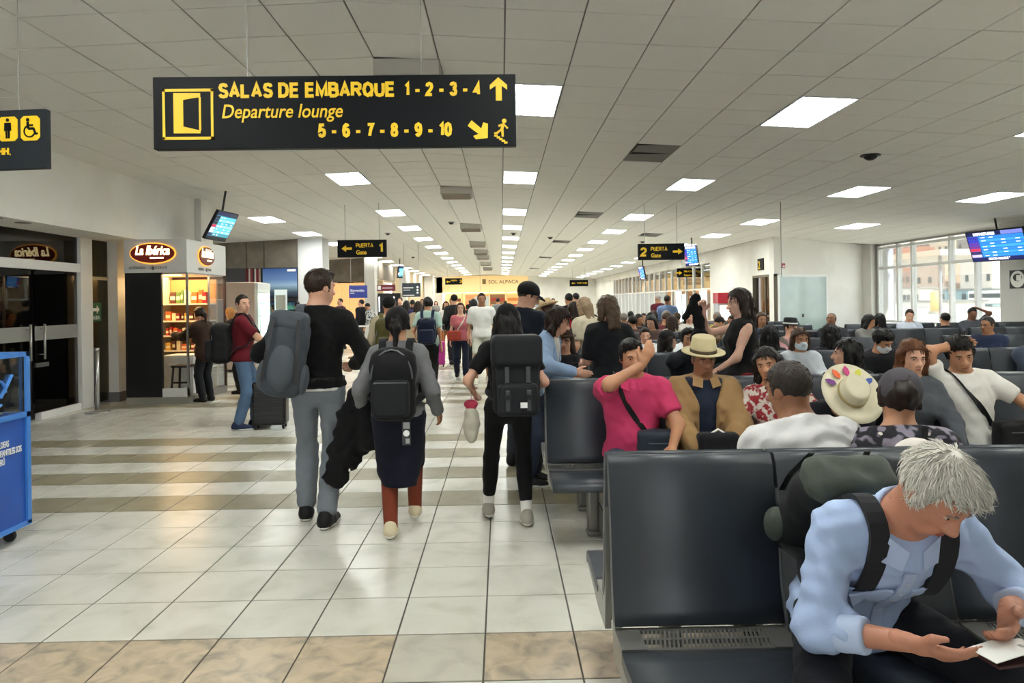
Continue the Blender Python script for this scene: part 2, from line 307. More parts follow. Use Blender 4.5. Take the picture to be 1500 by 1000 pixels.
# ------------------------------------------------------------------ floor
TFX, TFY = .42, .4275; FX0 = atZ(708, 990, 0).x; FY0 = atZ(660, 927.5, 0).y
fl_w = marble('pale stone tile', '#cfcdc4', '#bebcb1', '#c9c7bd', 3.2, .2)
fl_d = marble('olive grey stone tile', '#938d77', '#857f69', '#8d8771', 6, .24)
fl_b = marble('brown mottled stone tile', '#bfae95', '#8f8574', '#ab9c86', 9, .26)
fl_g = marble('plain greige tile', '#bcb8aa', '#a8a598', '#b4b0a3', 5, .24)
grout = M('grout', '#4f4a43', .9)
mb = MB(); mb.box(-9.6, 12.2, -6.2, 61, -.2, -.004); floor = struct(mb.build('floor', grout)); floor['label'] = 'glossy pale stone tiled floor with olive stripes'
ftm = MB()
def slab(mb_, sx, sy, t, ins=.003):
    a, b = sx/2, sy/2
    mb_.add([(-a, -b, -t), (a, -b, -t), (a, b, -t), (-a, b, -t), (-a, -b, -.0015), (a, -b, -.0015), (a, b, -.0015), (-a, b, -.0015), (-a+ins, -b+ins, 0), (a-ins, -b+ins, 0), (a-ins, b-ins, 0), (-a+ins, b-ins, 0)],
            [(8, 9, 10, 11)]+[(i, (i+1) % 4, 4+(i+1) % 4, 4+i) for i in range(4)]+[(4+i, 4+(i+1) % 4, 8+(i+1) % 4, 8+i) for i in range(4)])
slab(ftm, TFX-.0085, TFY-.0085, .006)
fmesh = []
for mt in (fl_w, fl_d, fl_b, fl_g):
    m_ = bpy.data.meshes.new('floor_tile'); m_.from_pydata(ftm.v, [], ftm.f); m_.materials.append(mt); fmesh.append(m_)
def rowtype(j):
    if j == -1: return 2
    if j < -1: return 0
    return 1 if (j-5) % 13 in (0, 2, 4, 6) and j >= 5 else 0
cells = []
for j in range(-22, 134):
    for i in range(-22, 29):
        x, y = FX0+(i+.5)*TFX, FY0+(j+.5)*TFY
        u, v, w_ = project((x, y, 0)) if y > 1 else (0, 0, -1)
        vis = w_ > 0 and -90 < u < 1560 and v < 1060 and (u < 905 or v < 600)
        ty = rowtype(j)
        if (i, j) in ((-1, -1),): ty = 3
        cells.append(((1/w_ if vis else -1), x, y, ty))
cells.sort(key=lambda c: -c[0])
rest = MB()
for n, (s_, x, y, ty) in enumerate(cells):
    if n < 300: o = link('floor_tile', fmesh[ty], floor, (x, y, random.uniform(-.0004, .0004)))
    else: rest.add([(p[0]+x, p[1]+y, p[2]) for p in ftm.v], ftm.f, ty)
me = bpy.data.meshes.new('far_floor_tiles'); me.from_pydata(rest.v, [], rest.f)
for mt in (fl_w, fl_d, fl_b, fl_g): me.materials.append(mt)
me.polygons.foreach_set('material_index', rest.m); tag(link('far_floor_tiles', me, floor), kind='stuff')
# ------------------------------------------------------------------ left wall with glass entrance
def wall(name, boxes, mat, label=None):
    b_ = MB()
    for q in boxes: b_.box(*q)
    o = struct(b_.build(name, mat))
    if label: o['label'] = label
    return o
LW, GX, SOF = -5.85, -6.55, 2.66
wall('wall_left', [(-7.2, LW, -6.1, 13.7, SOF, 4.0), (-7.2, -6.38, 11.92, 13.7, 0, SOF), (-7.2, GX, -6.1, 4.6, 0, SOF), (-6.2, LW+.12, 13.7, 14.25, 2.2, 4)], white_w, 'white plaster wall above the dark glass entrance')
wall('baseboard_left', [(-7, -6.36, 11.9, 13.7, 0, .16)], M('grey skirting', '#77777a', .5))
soft = empty('downlight', (0, 0, 0))
for k, (u, v, wh) in enumerate([(35, 318, 'nearest'), (92, 325, 'next to the door post')]):
    p = atZ(u, v, SOF); r = empty('downlight', (min(p.x, -6.02), p.y, SOF), 0, 'small round recessed light in the entrance soffit, '+wh, 'downlight')
    MB().lathe([(.09, 0), (.09, -.01), (.07, -.012)], 16).build('ring', M('ring grey', '#8a857c', .5), r); MB().lathe([(.066, -.004), (.05, -.013), (.01, -.013)], 16).build('lens', M('lens', '#5b564f', .3), r)
bpy.data.objects.remove(soft)
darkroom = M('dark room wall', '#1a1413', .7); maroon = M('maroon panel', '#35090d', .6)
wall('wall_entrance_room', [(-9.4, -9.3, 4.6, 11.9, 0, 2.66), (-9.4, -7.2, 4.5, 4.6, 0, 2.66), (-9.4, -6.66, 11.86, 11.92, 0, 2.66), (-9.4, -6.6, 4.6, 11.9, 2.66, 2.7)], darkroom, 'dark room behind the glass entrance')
wall('trim_1', [(-8.6, -8.5, 6.2, 8.6, .25, 2.3), (-8.6, -8.5, 9.1, 10.9, .25, 2.3)], maroon, 'dark maroon panels inside the entrance')
gl_dark = glass('tinted door glass', (.42, .40, .38), .55)
yA = atX(115, 560, GX).y; yB = atX(132, 560, GX).y; yD = atX(49, 560, GX).y
d = empty('door_1'); struct(d); d['label'] = 'double glass entrance door in a white aluminium frame'
MB().box(GX-.06, GX+.06, yA, yB, 0, SOF).build('door_post', alu, d)
MB().box(GX-.06, GX+.05, 4.6, yA, 2.12, 2.25).build('door_head', alu, d)
MB().box(GX-.05, GX+.04, yD+.1, yA, 0, .1).build('threshold', alu, d)
for nm, y0, y1 in (('door_leaf', yD+.03, yA-.02), ('door_leaf', yD-1.05, yD-.03), ('door_leaf', yD-2.1, yD-1.1)):
    lf_ = MB().box(GX-.006, GX+.006, y0, y1, .1, 2.12).build(nm, gl_dark, d)
    MB().box(GX+.007, GX+.009, y0, y1, 1.12, 1.32).build('frosted_band', M('frosted band', '#8b8a86', .6), lf_)
    hy = y0+.12 if y0 > yD else y1-.12
    h_ = MB(); h_.tube([(GX+.07, hy, .85), (GX+.07, hy, 1.35)], .016, 10); h_.tube([(GX, hy, .92), (GX+.07, hy, .92)], .008); h_.tube([(GX, hy, 1.28), (GX+.07, hy, 1.28)], .008); h_.build('handle', chrome, lf_, True)
    MB().box(GX-.012, GX+.012, y0+.02, y0+.3, .74, .8).build('lock_plate', chrome, lf_)
MB().box(GX-.006, GX+.006, 4.6, yA, 2.25, SOF).build('transom_pane', gl_dark, d)
win = empty('window_1'); struct(win); win['label'] = 'narrow olive tinted glass beside the entrance door'
MB().box(GX-.006, GX+.006, yB, 11.92, .04, SOF).build('pane', glass('olive glass', (.55, .5, .28), .4), win)
MB().box(GX-.02, GX+.02, yB, 11.92, 2.02, 2.07).build('rail', M('olive rail', '#a09a80', .4), win)
wall('trim_2', [(-6.75, -6.7, yB-.3, 11.9, 0, 2.66)], M('olive wall', '#857a41', .7), 'olive panel behind the narrow glass')
ex = empty('exit_sign', label='green exit sign with white arrow on the olive glass', cat='sign')
p0 = atX(133, 443, GX+.02); p1 = atX(149, 470, GX+.02)
MB().box(GX+.008, GX+.014, p0.y, p1.y, p1.z, p0.z).build('plate', M('exit green', '#1c5b3e', .5), ex)
zc = (p0.z*.62+p1.z*.38); MB().prism([(-.11, -.025), (.02, -.025), (.02, -.07), (.1, 0), (.02, .07), (.02, .025), (-.11, .025)], (GX+.015, (p0.y+p1.y)/2, zc), (0, 1, 0), (0, 0, 1), (1, 0, 0), .002).build('arrow', white_p, ex)
text('SALIDA', .085, white_p, ex, (GX+.016, p0.y+.03, p1.z+.03), (0, 1, 0), sx=.8)
# stanchion
p = atZ(143, 604, 0); st = empty('stanchion', (p.x, p.y, 0), 0, 'shiny steel stanchion post with round base by the entrance', 'stanchion')
MB().lathe([(.17, 0), (.17, .012), (.15, .02), (.05, .028), (.035, .05)], 28).build('base', chrome, st, True); MB().lathe([(.034, .04), (.034, .93)], 20).build('post', chrome, st, True); MB().lathe([(.04, .92), (.04, .965), (.02, .97)], 20).build('cap', chrome, st, True)
# ------------------------------------------------------------------ left bay behind the kiosk: transverse wall with wood, screens, column
YB = 22.2
wall('wall_bay', [(-9.6, -9.5, 13.7, 61, 0, 4), (-9.5, -7.2, 13.6, 13.7, 0, 4), (-9.5, -6.28, YB+.06, YB+.3, 0, 4)], white_w)
wd = struct(empty('trim_3')); wd['label'] = 'grey wood cladding panels above the advertising screens'
xs = [-9.5, -7.9, -7.35, -6.28]
for a, b in zip(xs, xs[1:]): MB().box(a+.01, b-.01, YB, YB+.06, 2.72, 3.7).build('panel', wood_g, wd)
wall('trim_4', [(-9.5, -6.28, YB+.02, YB+.06, 0, 2.72)], M('dark grey cladding', '#4a4a50', .5), 'dark grey cladding behind the screens')
sp = empty('striped_banner', label='banner of red, white and brown vertical stripes beside the blue screen', cat='banner')
x = -7.92
for k, (wd_, c) in enumerate([(.09, '#6b1f28'), (.05, '#cfc7bd'), (.07, '#8a2f36'), (.06, '#3a2a2a'), (.05, '#d8d0c8'), (.08, '#7c2932'), (.06, '#a89a90')]):
    MB().box(x, x+wd_-.004, YB-.02, YB+.02, 1.85, 2.7).build('stripe', M('stripe'+c, c, .7), sp); x += wd_
def ramp_mat(name, stops, axis='Z', emit=0., noise=0.):
    m = bpy.data.materials.new(name); m.use_nodes = True; nt = m.node_tree; b = nt.nodes['Principled BSDF']; MATS[name] = m
    tc = nt.nodes.new('ShaderNodeTexCoord'); sx = nt.nodes.new('ShaderNodeSeparateXYZ'); nt.links.new(tc.outputs['Generated'], sx.inputs[0])
    r = nt.nodes.new('ShaderNodeValToRGB'); els = r.color_ramp.elements
    while len(els) < len(stops): els.new(.5)
    for e_, (p_, c_) in zip(els, stops): e_.position = p_; e_.color = (*lin(c_), 1)
    src = sx.outputs[axis]
    if noise:
        n = nt.nodes.new('ShaderNodeTexNoise'); n.inputs['Scale'].default_value = 6; n.inputs['Detail'].default_value = 6; nt.links.new(tc.outputs['Generated'], n.inputs['Vector'])
        ad = nt.nodes.new('ShaderNodeMath'); ad.operation = 'MULTIPLY_ADD'; ad.inputs[1].default_value = noise; nt.links.new(n.outputs['Fac'], ad.inputs[0]); nt.links.new(src, ad.inputs[2])
        sb = nt.nodes.new('ShaderNodeMath'); sb.operation = 'SUBTRACT'; sb.inputs[1].default_value = noise/2; nt.links.new(ad.outputs[0], sb.inputs[0]); src = sb.outputs[0]
    nt.links.new(src, r.inputs[0]); nt.links.new(r.outputs[0], b.inputs['Base Color'])
    if emit: nt.links.new(r.outputs[0], b.inputs['Emission Color']); b.inputs['Emission Strength'].default_value = emit
    return m
ad = empty('advert_screen', label='large screen showing a blue dusk landscape on the bay wall', cat='screen')
MB().box(-7.4, -6.3, YB-.06, YB, 1.78, 2.72).build('bezel', black_m, ad); MB().box(-7.38, -6.32, YB-.066, YB-.06, 1.8, 2.7).build('picture', ramp_mat('dusk picture', [(0, '#10161e'), (.18, '#2b3946'), (.3, '#50646f'), (.42, '#6d8397'), (.6, '#4a6387'), (1, '#27406b')], 'Z', .7, .05), ad)
MB().box(-6.62, -6.36, YB-.07, YB-.066, 2.6, 2.67).build('caption', white_p, ad)
ad = empty('lower_screen', label='lower dark screen with a blue green crowd picture on the bay wall', cat='screen')
MB().box(-7.4, -6.3, YB-.05, YB, .85, 1.68).build('bezel', black_m, ad); MB().box(-7.36, -6.34, YB-.056, YB-.05, .9, 1.64).build('picture', ramp_mat('crowd picture', [(0, '#0b1016'), (.35, '#18303a'), (.5, '#2c5a6a'), (.62, '#1e4470'), (.75, '#3d7a55'), (1, '#16324c')], 'Z', .6, .9), ad)
wall('wall_column_left', [(-6.28, -5.52, YB-.1, YB+.75, 0, 4)], M('white column', '#d4d5d6', .6), 'white square column at gate one')
# ------------------------------------------------------------------ far left shops, end wall
warm_w = M('warm cream wall', '#d8c3a0', .7)
wall('wall_gate_hall', [(-9.5, -6.05, 32, 32.2, 2.55, 4)], wood_g, 'grey wood panel wall above the lit passage of gate one')
glow = M('backlit orange panel', '#f2b26a', .6, emit=('#ffc083', .55))
gp = empty('backlit_panel', label='orange backlit wall panel at the gate one passage', cat='light panel')
for k in range(5): MB().box(-7.9+k*.36, -7.9+k*.36+.33, 32.05, 32.15, .3, 2.5).build('panel', glow, gp)
wall('wall_far_left', [(-6.2, -6.0, 32.2, 33.2, 0, 4), (-6.2, -6.0, 33.2, 60, 2.7, 4), (-6.2, -6.0, 40.5, 42, 0, 2.7), (-6.2, -6., 47, 60, 0, 2.7), (-7.6, -6.0, 36.2, 36.4, 0, 2.7)], warm_w, 'cream shop wall along the far left side')
wall('trim_5', [(-6.02, -5.96, 33.4, 40, 2.75, 3.55)], M('brown wood', '#7c6f60', .55, noise=(2, .3)), 'brown wood fascia of the far left shops')
wall('wall_dark_shop', [(-7.6, -7.5, 33.2, 40.5, 0, 2.7)], M('shop dark', '#17161a', .6))
wall('wall_pillars_left', [(-6.0, -5.55, 31.3, 32.0, 0, 4), (-6.0, -5.6, 42, 42.8, 0, 4), (-5.95, -5.3, 55.2, 56, 0, 4)], M('white column b', '#d8d6d2', .6), 'white pillars along the far left shops')
YE = 59.6
wall('wall_end', [(-6.2, 8.2, YE+3, YE+3.2, 0, 4), (2.3, 8.2, YE, YE+.2, 0, 4), (-5.4, 2.3, YE, YE+.25, 2.35, 4), (-5.6, -4.9, YE, YE+.25, 0, 4)], white_w, 'white end wall of the hall')
shop = empty('alpaca_shop', label='warm lit shop front at the far end of the hall', cat='shop')
fas = MB().box(-4.9, 2.3, YE-.06, YE-.005, 2.36, 3.75).build('fascia', M('cream fascia', '#f3d9a2', .6, emit=('#ffcf8c', .2)), shop)  # warm emission put into the fascia for the shop's glow
text('SOL ALPACA', .42, M('sign brown', '#4a3a22', .6), fas, (-1.05, YE-.07, 3.08), sx=1.05)
MB().prism([(0, 0), (.3, 0), (.3, .42), (0, .42)], (-1.55, YE-.065, 3.04), (1, 0, 0), (0, 0, 1), (0, -1, 0), .01).build('logo', M('logo brown', '#8a7448', .6), fas)
shop_e = M('shop interior glow', '#f0c48a', .6, emit=('#ffb868', .7))  # emissive back wall stands in for the shop's own lamps
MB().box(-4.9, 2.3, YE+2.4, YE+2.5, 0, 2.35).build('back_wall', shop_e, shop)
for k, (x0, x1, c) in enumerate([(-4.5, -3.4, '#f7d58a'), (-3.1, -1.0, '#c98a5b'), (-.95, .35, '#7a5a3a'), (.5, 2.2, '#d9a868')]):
    q = MB().box(x0, x1, YE+1.6, YE+1.9, .2, 2.2).build('display_shelf', M('shelf'+c, c, .6, emit=(c, .4)), shop)  # shelves emit their own colour so they look lit
    for j in range(3): MB().box(x0+.06, x1-.06, YE+1.45, YE+1.6, .5+j*.55, .78+j*.55).build('folded_garments', M('garments%d%d' % (k, j), ['#b14a3c', '#d98a4a', '#8a4a3a', '#e0b080'][(k+j) % 4], .8), q)
for x in (-3.25, -.98, .42): MB().box(x-.06, x+.06, YE, YE+.2, 0, 2.35).build('pier', M('pier cream', '#e8c990', .6), shop)
MB().box(-2.2, -1.0, YE-.6, YE-.5, 0, 2.0).build('white_panel', M('grey panel', '#aeb4b6', .5), shop)
# ------------------------------------------------------------------ right side: gate two walls, glass partition, window wall
RX = 7.94; YC = 20.5
Y1 = atX(1103, 440, RX).y; Y2 = atX(1040, 400, RX).y
wall('wall_right', [(RX, RX+.2, Y1, Y2, 0, 4), (RX, RX+.2, YC, Y1, 2.25, 4), (RX, RX+.2, Y2, 61, 2.95, 4), (RX, RX+.2, Y2, 61, 0, .12), (RX, RX+.2, 50, 61, 0, 3)], white_w, 'white wall along the gate two side')
c0, c1 = Vector((RX, YC, 0)), Vector((11.75, 22.1, 0)); dv = (c1-c0).normalized(); nv = Vector((-dv.y, dv.x, 0))
TB = Matrix(((dv.x, nv.x, 0, c0.x), (dv.y, nv.y, 0, c0.y), (0, 0, 1, 0), (0, 0, 0, 1))); LB = (c1-c0).length
b_ = MB(); b_.box(0, LB, 0, .2, 0, 4, 0, TB); o = struct(b_.build('wall_gate_two', white_w)); o['label'] = 'white wall with the frosted glass board at gate two'
b_ = MB(); b_.box(LB-.55, LB, -.3, 0, 0, 4, 0, TB); o = struct(b_.build('trim_6', white_w)); o['label'] = 'white corner pilaster beside the window wall'
d = struct(empty('door_2')); d['label'] = 'glass door of gate two in a dark opening'
MB().box(RX+.08, RX+.1, YC+.05, Y1-.03, .02, 2.2).build('door_leaf', glass('door two glass', (.75, .72, .66), .4), d)
b_ = MB()
for q in ((RX-.01, RX+.12, YC+.0, YC+.06, 0, 2.25), (RX-.01, RX+.12, Y1-.05, Y1, 0, 2.25), (RX-.01, RX+.12, YC, Y1, 2.2, 2.27), (RX+.06, RX+.11, (YC+Y1)/2-.02, (YC+Y1)/2+.02, 0, 2.2), (RX+.06, RX+.11, YC, Y1, 1.0, 1.05)): b_.box(*q)
b_.build('door_frame', M('bronze frame', '#6d675c', .4, .5), d)
wall('wall_behind_gate', [(13.0, 13.1, 23.6, 61, 0, 4), (8.2, 13, 60.6, 60.8, 0, 4)], M('warm back wall', '#d8b68c', .7, emit=('#ffc083', .22)), 'warm lit shop wall seen through the glass partition')  # faint emission in the wall imitates warm shop lighting
b_ = MB()
def wallbox(s0, s1, z0, z1, th=.02, off=0.): return [TB @ Vector(p) for p in ((s0, -off, z0), (s1, -off, z0), (s1, -off, z1), (s0, -off, z1), (s0, -off-th, z0), (s1, -off-th, z0), (s1, -off-th, z1), (s0, -off-th, z1))]
def onwall(u, v):   # hit of pixel ray with the gate two wall, as (s, z)
    d = ray(u, v); t = (c0-Vector((0, 0, EYE))).dot(nv)/d.dot(nv); P = Vector((0, 0, EYE))+d*t; return (P-c0).dot(dv), P.z
BF = [(0, 1, 2, 3), (4, 7, 6, 5), (0, 4, 5, 1), (1, 5, 6, 2), (2, 6, 7, 3), (3, 7, 4, 0)]
s0, z1 = onwall(1140, 405); s1, z0 = onwall(1209, 487)
fb = empty('frosted_board', label='frosted grey green glass board in a white frame on the gate two wall', cat='glass board')
MB().add(wallbox(s0, s1, z0, z1, .03, .03), BF).build('glass_sheet', M('frosted green glass', '#9fb0aa', .18, noise=(1.2, .6), col2='#93a5a0', coat=.5), fb)
for a, b, c, e in ((s0-.07, s1+.07, z1, z1+.07), (s0-.07, s1+.07, z0-.07, z0), (s0-.07, s0, z0, z1), (s1, s1+.07, z0, z1)): MB().add(wallbox(a, b, c, e, .06), BF).build('frame_bar', alu, fb)
sm, zm = onwall(1174, 462); MB().add(wallbox(sm-.03, sm+.03, zm-.04, zm+.05, .02, .06), BF).build('latch', black_m, fb)
sa, za = onwall(1146, 389); fa = empty('fire_alarm', label='small red fire alarm call point on the gate two wall', cat='fire alarm')
MB().add(wallbox(sa-.06, sa+.06, za-.07, za+.07, .05), BF).build('case', M('alarm red', '#a3222a', .4), fa); MB().add(wallbox(sa-.035, sa+.035, za-.05, za, .01, .05), BF).build('window', white_p, fa)
sg = empty('gate_number_sign', label='small black plate with a yellow number two above the gate door', cat='sign')
p0 = atX(1112, 379, RX-.02); p1 = atX(1118, 395, RX-.02)
MB().box(RX-.03, RX-.005, p1.y-.02, p0.y+.12, p1.z, p0.z).build('plate', sign_k, sg)
text('2', .34, yellow, sg, (RX-.034, p0.y+.06, p1.z+.04), (0, -1, 0), bold=.01)
# partition of mullions and panes
gp = struct(empty('window_2')); gp['label'] = 'long glass partition with white mullions along the gate two side'
clr = glass('clear glass', (.93, .95, .94), .3); fros = M('frosted film', '#a7abad', .5)
y = Y2; k = 0
while y < 50:
    wdt = 1.25; y2 = min(y+wdt, 50)
    MB().box(RX+.02, RX+.12, y-.04, y+.04, .1, 2.95).build('mullion', alu, gp)
    MB().box(RX+.06, RX+.075, y+.04, y2-.04, 1.98, 2.9).build('pane', clr, gp)
    MB().box(RX+.06, RX+.075, y+.04, y2-.04, .14, 1.92).build('pane', clr if k < 6 else fros, gp)
    y = y2; k += 1
MB().box(RX+.02, RX+.12, Y2, 50, 1.92, 1.98).build('transom', alu, gp)
WX = 11.6; WY0 = 15.9; WY1 = 22.0; wz0, wz1 = .82, cz(WX)-.05
wn = struct(empty('window_3')); wn['label'] = 'tall bright window wall with white mullions on the right'
ys = sorted(atX(u, 440, WX).y for u in (1289, 1317, 1338, 1394, 1432, 1476))
for i, y in enumerate(ys): MB().box(WX-.05, WX+.08, y-.04, y+.04, 0, wz1).build('mullion', alu, wn)
for z in (wz0, 2.42, wz1-.08): MB().box(WX-.04, WX+.07, ys[0], ys[-1], z-.035, z+.035).build('transom', alu, wn)
for a, b in zip(ys, ys[1:]):
    for z0, z1 in ((wz0, 2.42), (2.42, wz1-.08)): MB().box(WX, WX+.012, a+.04, b-.04, z0+.035, z1-.035).build('pane', clr, wn)
    MB().box(WX-.02, WX+.05, a+.06, b-.06, 0, wz0-.05).build('sill_panel', M('pale lilac panel', '#c9c8d6', .5), wn)
wall('wall_window_side', [(WX-.3, 12.2, -6.1, WY0, 0, 4), (WX, WX+.25, ys[-1], 22.3, 0, 4), (WX, WX+.2, WY0, 22.3, wz1, 4.)], M('grey white wall', '#b9b8b4', .7), 'pale grey wall on the right beside the window')
wall('wall_outer_panel', [(11.86, 12.38, 22.2, 22.34, -.2, 4)], M('lilac grey panel', '#b4b7c6', .6), 'grey lilac outer wall panel beside the window')
wall('wall_back', [(-9.6, 12.2, -6.2, -6.1, 0, .7), (-9.6, 12.2, -6.2, -6.1, 3.1, 4)]+[(x, x+.5, -6.2, -6.1, .7, 3.1) for x in (-9.6, -6.6, -3.6)]+[(-.6, 12.2, -6.2, -6.1, .7, 3.1)], white_w)  # window openings added in this unseen wall to bring in fill daylight
ps = empty('round_poster', label='black poster with a pale oval emblem on the right pillar', cat='poster')
a = atY(1478, 396, WY0-0.0); b = atY(1505, 422, WY0-0.0)
PXX = WX-.3-.012
a = atX(1478.5, 396, PXX); b = atX(1503, 422, PXX)
MB().box(PXX, PXX+.012, b.y, a.y, b.z, a.z).build('sheet', black_m, ps)
cy, cz_ = (a.y+b.y)/2, (a.z+b.z)/2; hw, hh = (a.y-b.y)/2, (a.z-b.z)/2
ell = lambda rx, ry, n=28: [(rx*math.cos(2*math.pi*k/n), ry*math.sin(2*math.pi*k/n)) for k in range(n)]
MB().prism(ell(hw*.86, hh*.9), (PXX-.001, cy, cz_), (0, -1, 0), (0, 0, 1), (-1, 0, 0), .002).build('oval', M('poster pale', '#d6d6d0', .6), ps)
MB().prism(ell(hw*.55, hh*.42), (PXX-.003, cy, cz_+.04), (0, -1, 0), (0, 0, 1), (-1, 0, 0), .002).build('emblem', black_m, ps)
MB().prism([(-.09, -.06), (.06, -.06), (.06, .06), (-.09, .06)], (PXX-.005, cy-.06, cz_+.03), (0, -1, 0), (0, 0, 1), (-1, 0, 0), .002).build('emblem_box', M('poster pale', '#d6d6d0'), ps)
# ------------------------------------------------------------------ main hanging sign
def icon_wheel(mb_, o, s, ax=(1, 0, 0), up=(0, 0, 1), n=(0, -1, 0)):
    o, ax, up, n = Vector(o), Vector(ax), Vector(up), Vector(n); P = lambda x, z: o+ax*x*s+up*z*s
    def bar(p, q, w): d = Vector((q[0]-p[0], q[1]-p[1])); L = d.length; e = d/L; f = Vector((-e.y, e.x))*w/2; mb_.prism([(p[0]*s+f.x*s, p[1]*s+f.y*s), (q[0]*s+f.x*s, q[1]*s+f.y*s), (q[0]*s-f.x*s, q[1]*s-f.y*s), (p[0]*s-f.x*s, p[1]*s-f.y*s)], o, ax, up, n, .003)
    mb_.prism([(x*s-.1*s, y*s+.36*s) for x, y in ell(.075, .075, 12)], o, ax, up, n, .003)
    bar((-.1, .27), (-.08, -.02), .11); bar((-.08, .12), (.14, .12), .07); bar((-.08, -.02), (.16, -.02), .1); bar((.16, .0), (.26, -.27), .09); bar((.26, -.27), (.36, -.23), .07)
    R = .25
    for k in range(14):
        t0, t1 = math.radians(100+k*17), math.radians(100+(k+1)*17+1); c = (-.02, -.13); bar((c[0]+R*math.cos(t0), c[1]+R*math.sin(t0)), (c[0]+R*math.cos(t1), c[1]+R*math.sin(t1)), .06)
SY = 4.6
a = atY(223.5, 113, SY); b = atY(755, 109, SY); c = atY(225.5, 219, SY)
ax_ = (b-a); SW = ax_.length; SH = (a-c).length; c_mid = (a+b)/2
sg = empty('departure_sign', (a.x, SY, a.z-SH), 0, 'large black hanging sign with yellow departure lounge lettering and arrows', 'sign')
sg.rotation_euler = (0, -math.atan2(ax_.z, ax_.x)*0, 0)
MB().cbox(0, SW, 0, .06, 0, SH, .004).build('panel', sign_k, sg)
px = SW/531.5
def S(u, v): return ((u-224)*px, SH-(v-111.5+(u-224)*.0075)*px)
def stext(s, u, v, hpx, **k):
    x, z = S(u, v); return text(s, hpx*px/.70, yellow, sg, (x, -.004, z), **k)
def sbold(s, u0, u1, v, hpx): x, z = S(u0, v); bold_text(s, hpx*px, (u1-u0)*px, yellow, sg, (x, 0, z))
sbold('SALAS DE EMBARQUE', 320, 580, 143, 22.5); sbold('1 - 2 - 3 - 4', 592, 706, 140.5, 21)
stext('Departure lounge', 323, 172, 20, shear=.22, sx=.86, bold=.0012); sbold('5 - 6 - 7 - 8 - 9 - 10', 465, 662, 201, 21)
ib = MB()
def fr(mb_, u0, v0, u1, v1, t):
    for q in ((u0, v0, u1, v0+t), (u0, v1-t, u1, v1), (u0, v0, u0+t, v1), (u1-t, v0, u1, v1)):
        x0, z1 = S(q[0], q[1]); x1, z0 = S(q[2], q[3]); mb_.box(x0, x1, -.004, 0, z0, z1)
fr(ib, 238, 129, 312, 203, 3.6); ib.build('icon_frame', yellow, sg)
ib = MB()
def poly(mb_, pts): q = [S(*p) for p in pts]; mb_.prism(q, (0, 0, 0), (1, 0, 0), (0, 0, 1), (0, -1, 0), .004)
poly(ib, [(254, 135), (293, 135), (293, 141), (268, 145), (268, 184), (293, 190), (293, 194), (254, 194)]); poly(ib, [(291, 141), (294, 141), (294, 190), (291, 190)]); ib.build('door_icon', yellow, sg)
ib = MB(); poly(ib, [(730, 112.5), (743, 124), (743, 131), (735, 125), (735, 147), (726, 147), (726, 125), (717.5, 131), (717.5, 124)]); ib.build('arrow_up', yellow, sg)
ib = MB(); poly(ib, [(690, 176), (704, 188), (707, 179), (714, 181), (713.5, 202), (696, 204), (692, 199), (700, 196), (684, 184)]); ib.build('arrow_down', yellow, sg)
ib = MB()
poly(ib, [(738+3.4*math.cos(t), 177+3.4*math.sin(t)) for t in [k*.6283 for k in range(10)]])
for q in ([(729, 183), (737, 180), (739, 182), (730, 186)], [(734, 182), (739, 182), (736, 191), (732, 190)], [(733, 189), (737, 190), (737, 200), (734, 200)], [(732, 189), (735, 190), (728, 196), (723, 196), (723, 194), (727, 193)], [(737, 182), (739, 182), (744, 187), (742, 189)]): poly(ib, q)
for k in range(5): poly(ib, [(723+k*3.6, 197+k*2.6), (728+k*3.6, 197+k*2.6), (728+k*3.6, 200+k*2.6), (723+k*3.6, 200+k*2.6)])
ib.build('stairs_icon', yellow, sg)
wire_m = M('steel wire', '#a7a7a3', .5, .6)
for u in (360, 616):
    x = S(u, 112)[0]; MB().tube([(x, .03, SH), (x, .03, cz(a.x+x)-(a.z-SH))], .003, 6).build('wire', wire_m, sg)
# restroom sign, left edge
Y_ = 4.55; a = atY(66, 159, Y_); c = atY(66, 246, Y_); H_ = a.z-c.z
rs = empty('restroom_sign', (a.x, Y_, c.z), math.radians(-6), 'dark hanging sign with yellow restroom and wheelchair pictograms, cut by the left edge', 'sign')
MB().cbox(-.95, 0, 0, .05, 0, H_, .004).build('panel', M('sign charcoal', '#23282d', .5, spec=.2), rs)
q = H_/87.
def tilebox(mb_, x0, x1, z0, z1, r=.02): mb_.prism([(x0+r, z0), (x1-r, z0), (x1, z0+r), (x1, z1-r), (x1-r, z1), (x0+r, z1), (x0, z1-r), (x0, z0+r)], (0, 0, 0), (1, 0, 0), (0, 0, 1), (0, -1, 0), .004)
for k, x1 in enumerate((-8*q, -43*q, -78*q)):
    b_ = MB(); tilebox(b_, x1-30*q, x1, H_-46*q, H_-10*q); t = b_.build('pictogram_tile', yellow, rs); b_ = MB(); o = (x1-15*q, -.005, H_-28*q)
    if k == 0: icon_wheel(b_, o, 34*q)
    else:
        b_.prism([(p[0], p[1]+13*q) for p in ell(2.6*q, 2.6*q, 12)], o, (1, 0, 0), (0, 0, 1), (0, -1, 0), .003)
        b_.prism([(-5*q, 9*q), (5*q, 9*q), (5.6*q, -3*q), (3.6*q, -3*q), (3.4*q, 4*q), (3.2*q, -14*q), (.5*q, -14*q), (.5*q, -3*q), (-.5*q, -3*q), (-.5*q, -14*q), (-3.2*q, -14*q), (-3.4*q, 4*q), (-3.6*q, -3*q), (-5.6*q, -3*q)], o, (1, 0, 0), (0, 0, 1), (0, -1, 0), .003)
    b_.build('pictogram', sign_k, t)
bold_text('SS.HH.', 12.5*q, 42*q, yellow, rs, (-95*q, 0, H_-67*q))
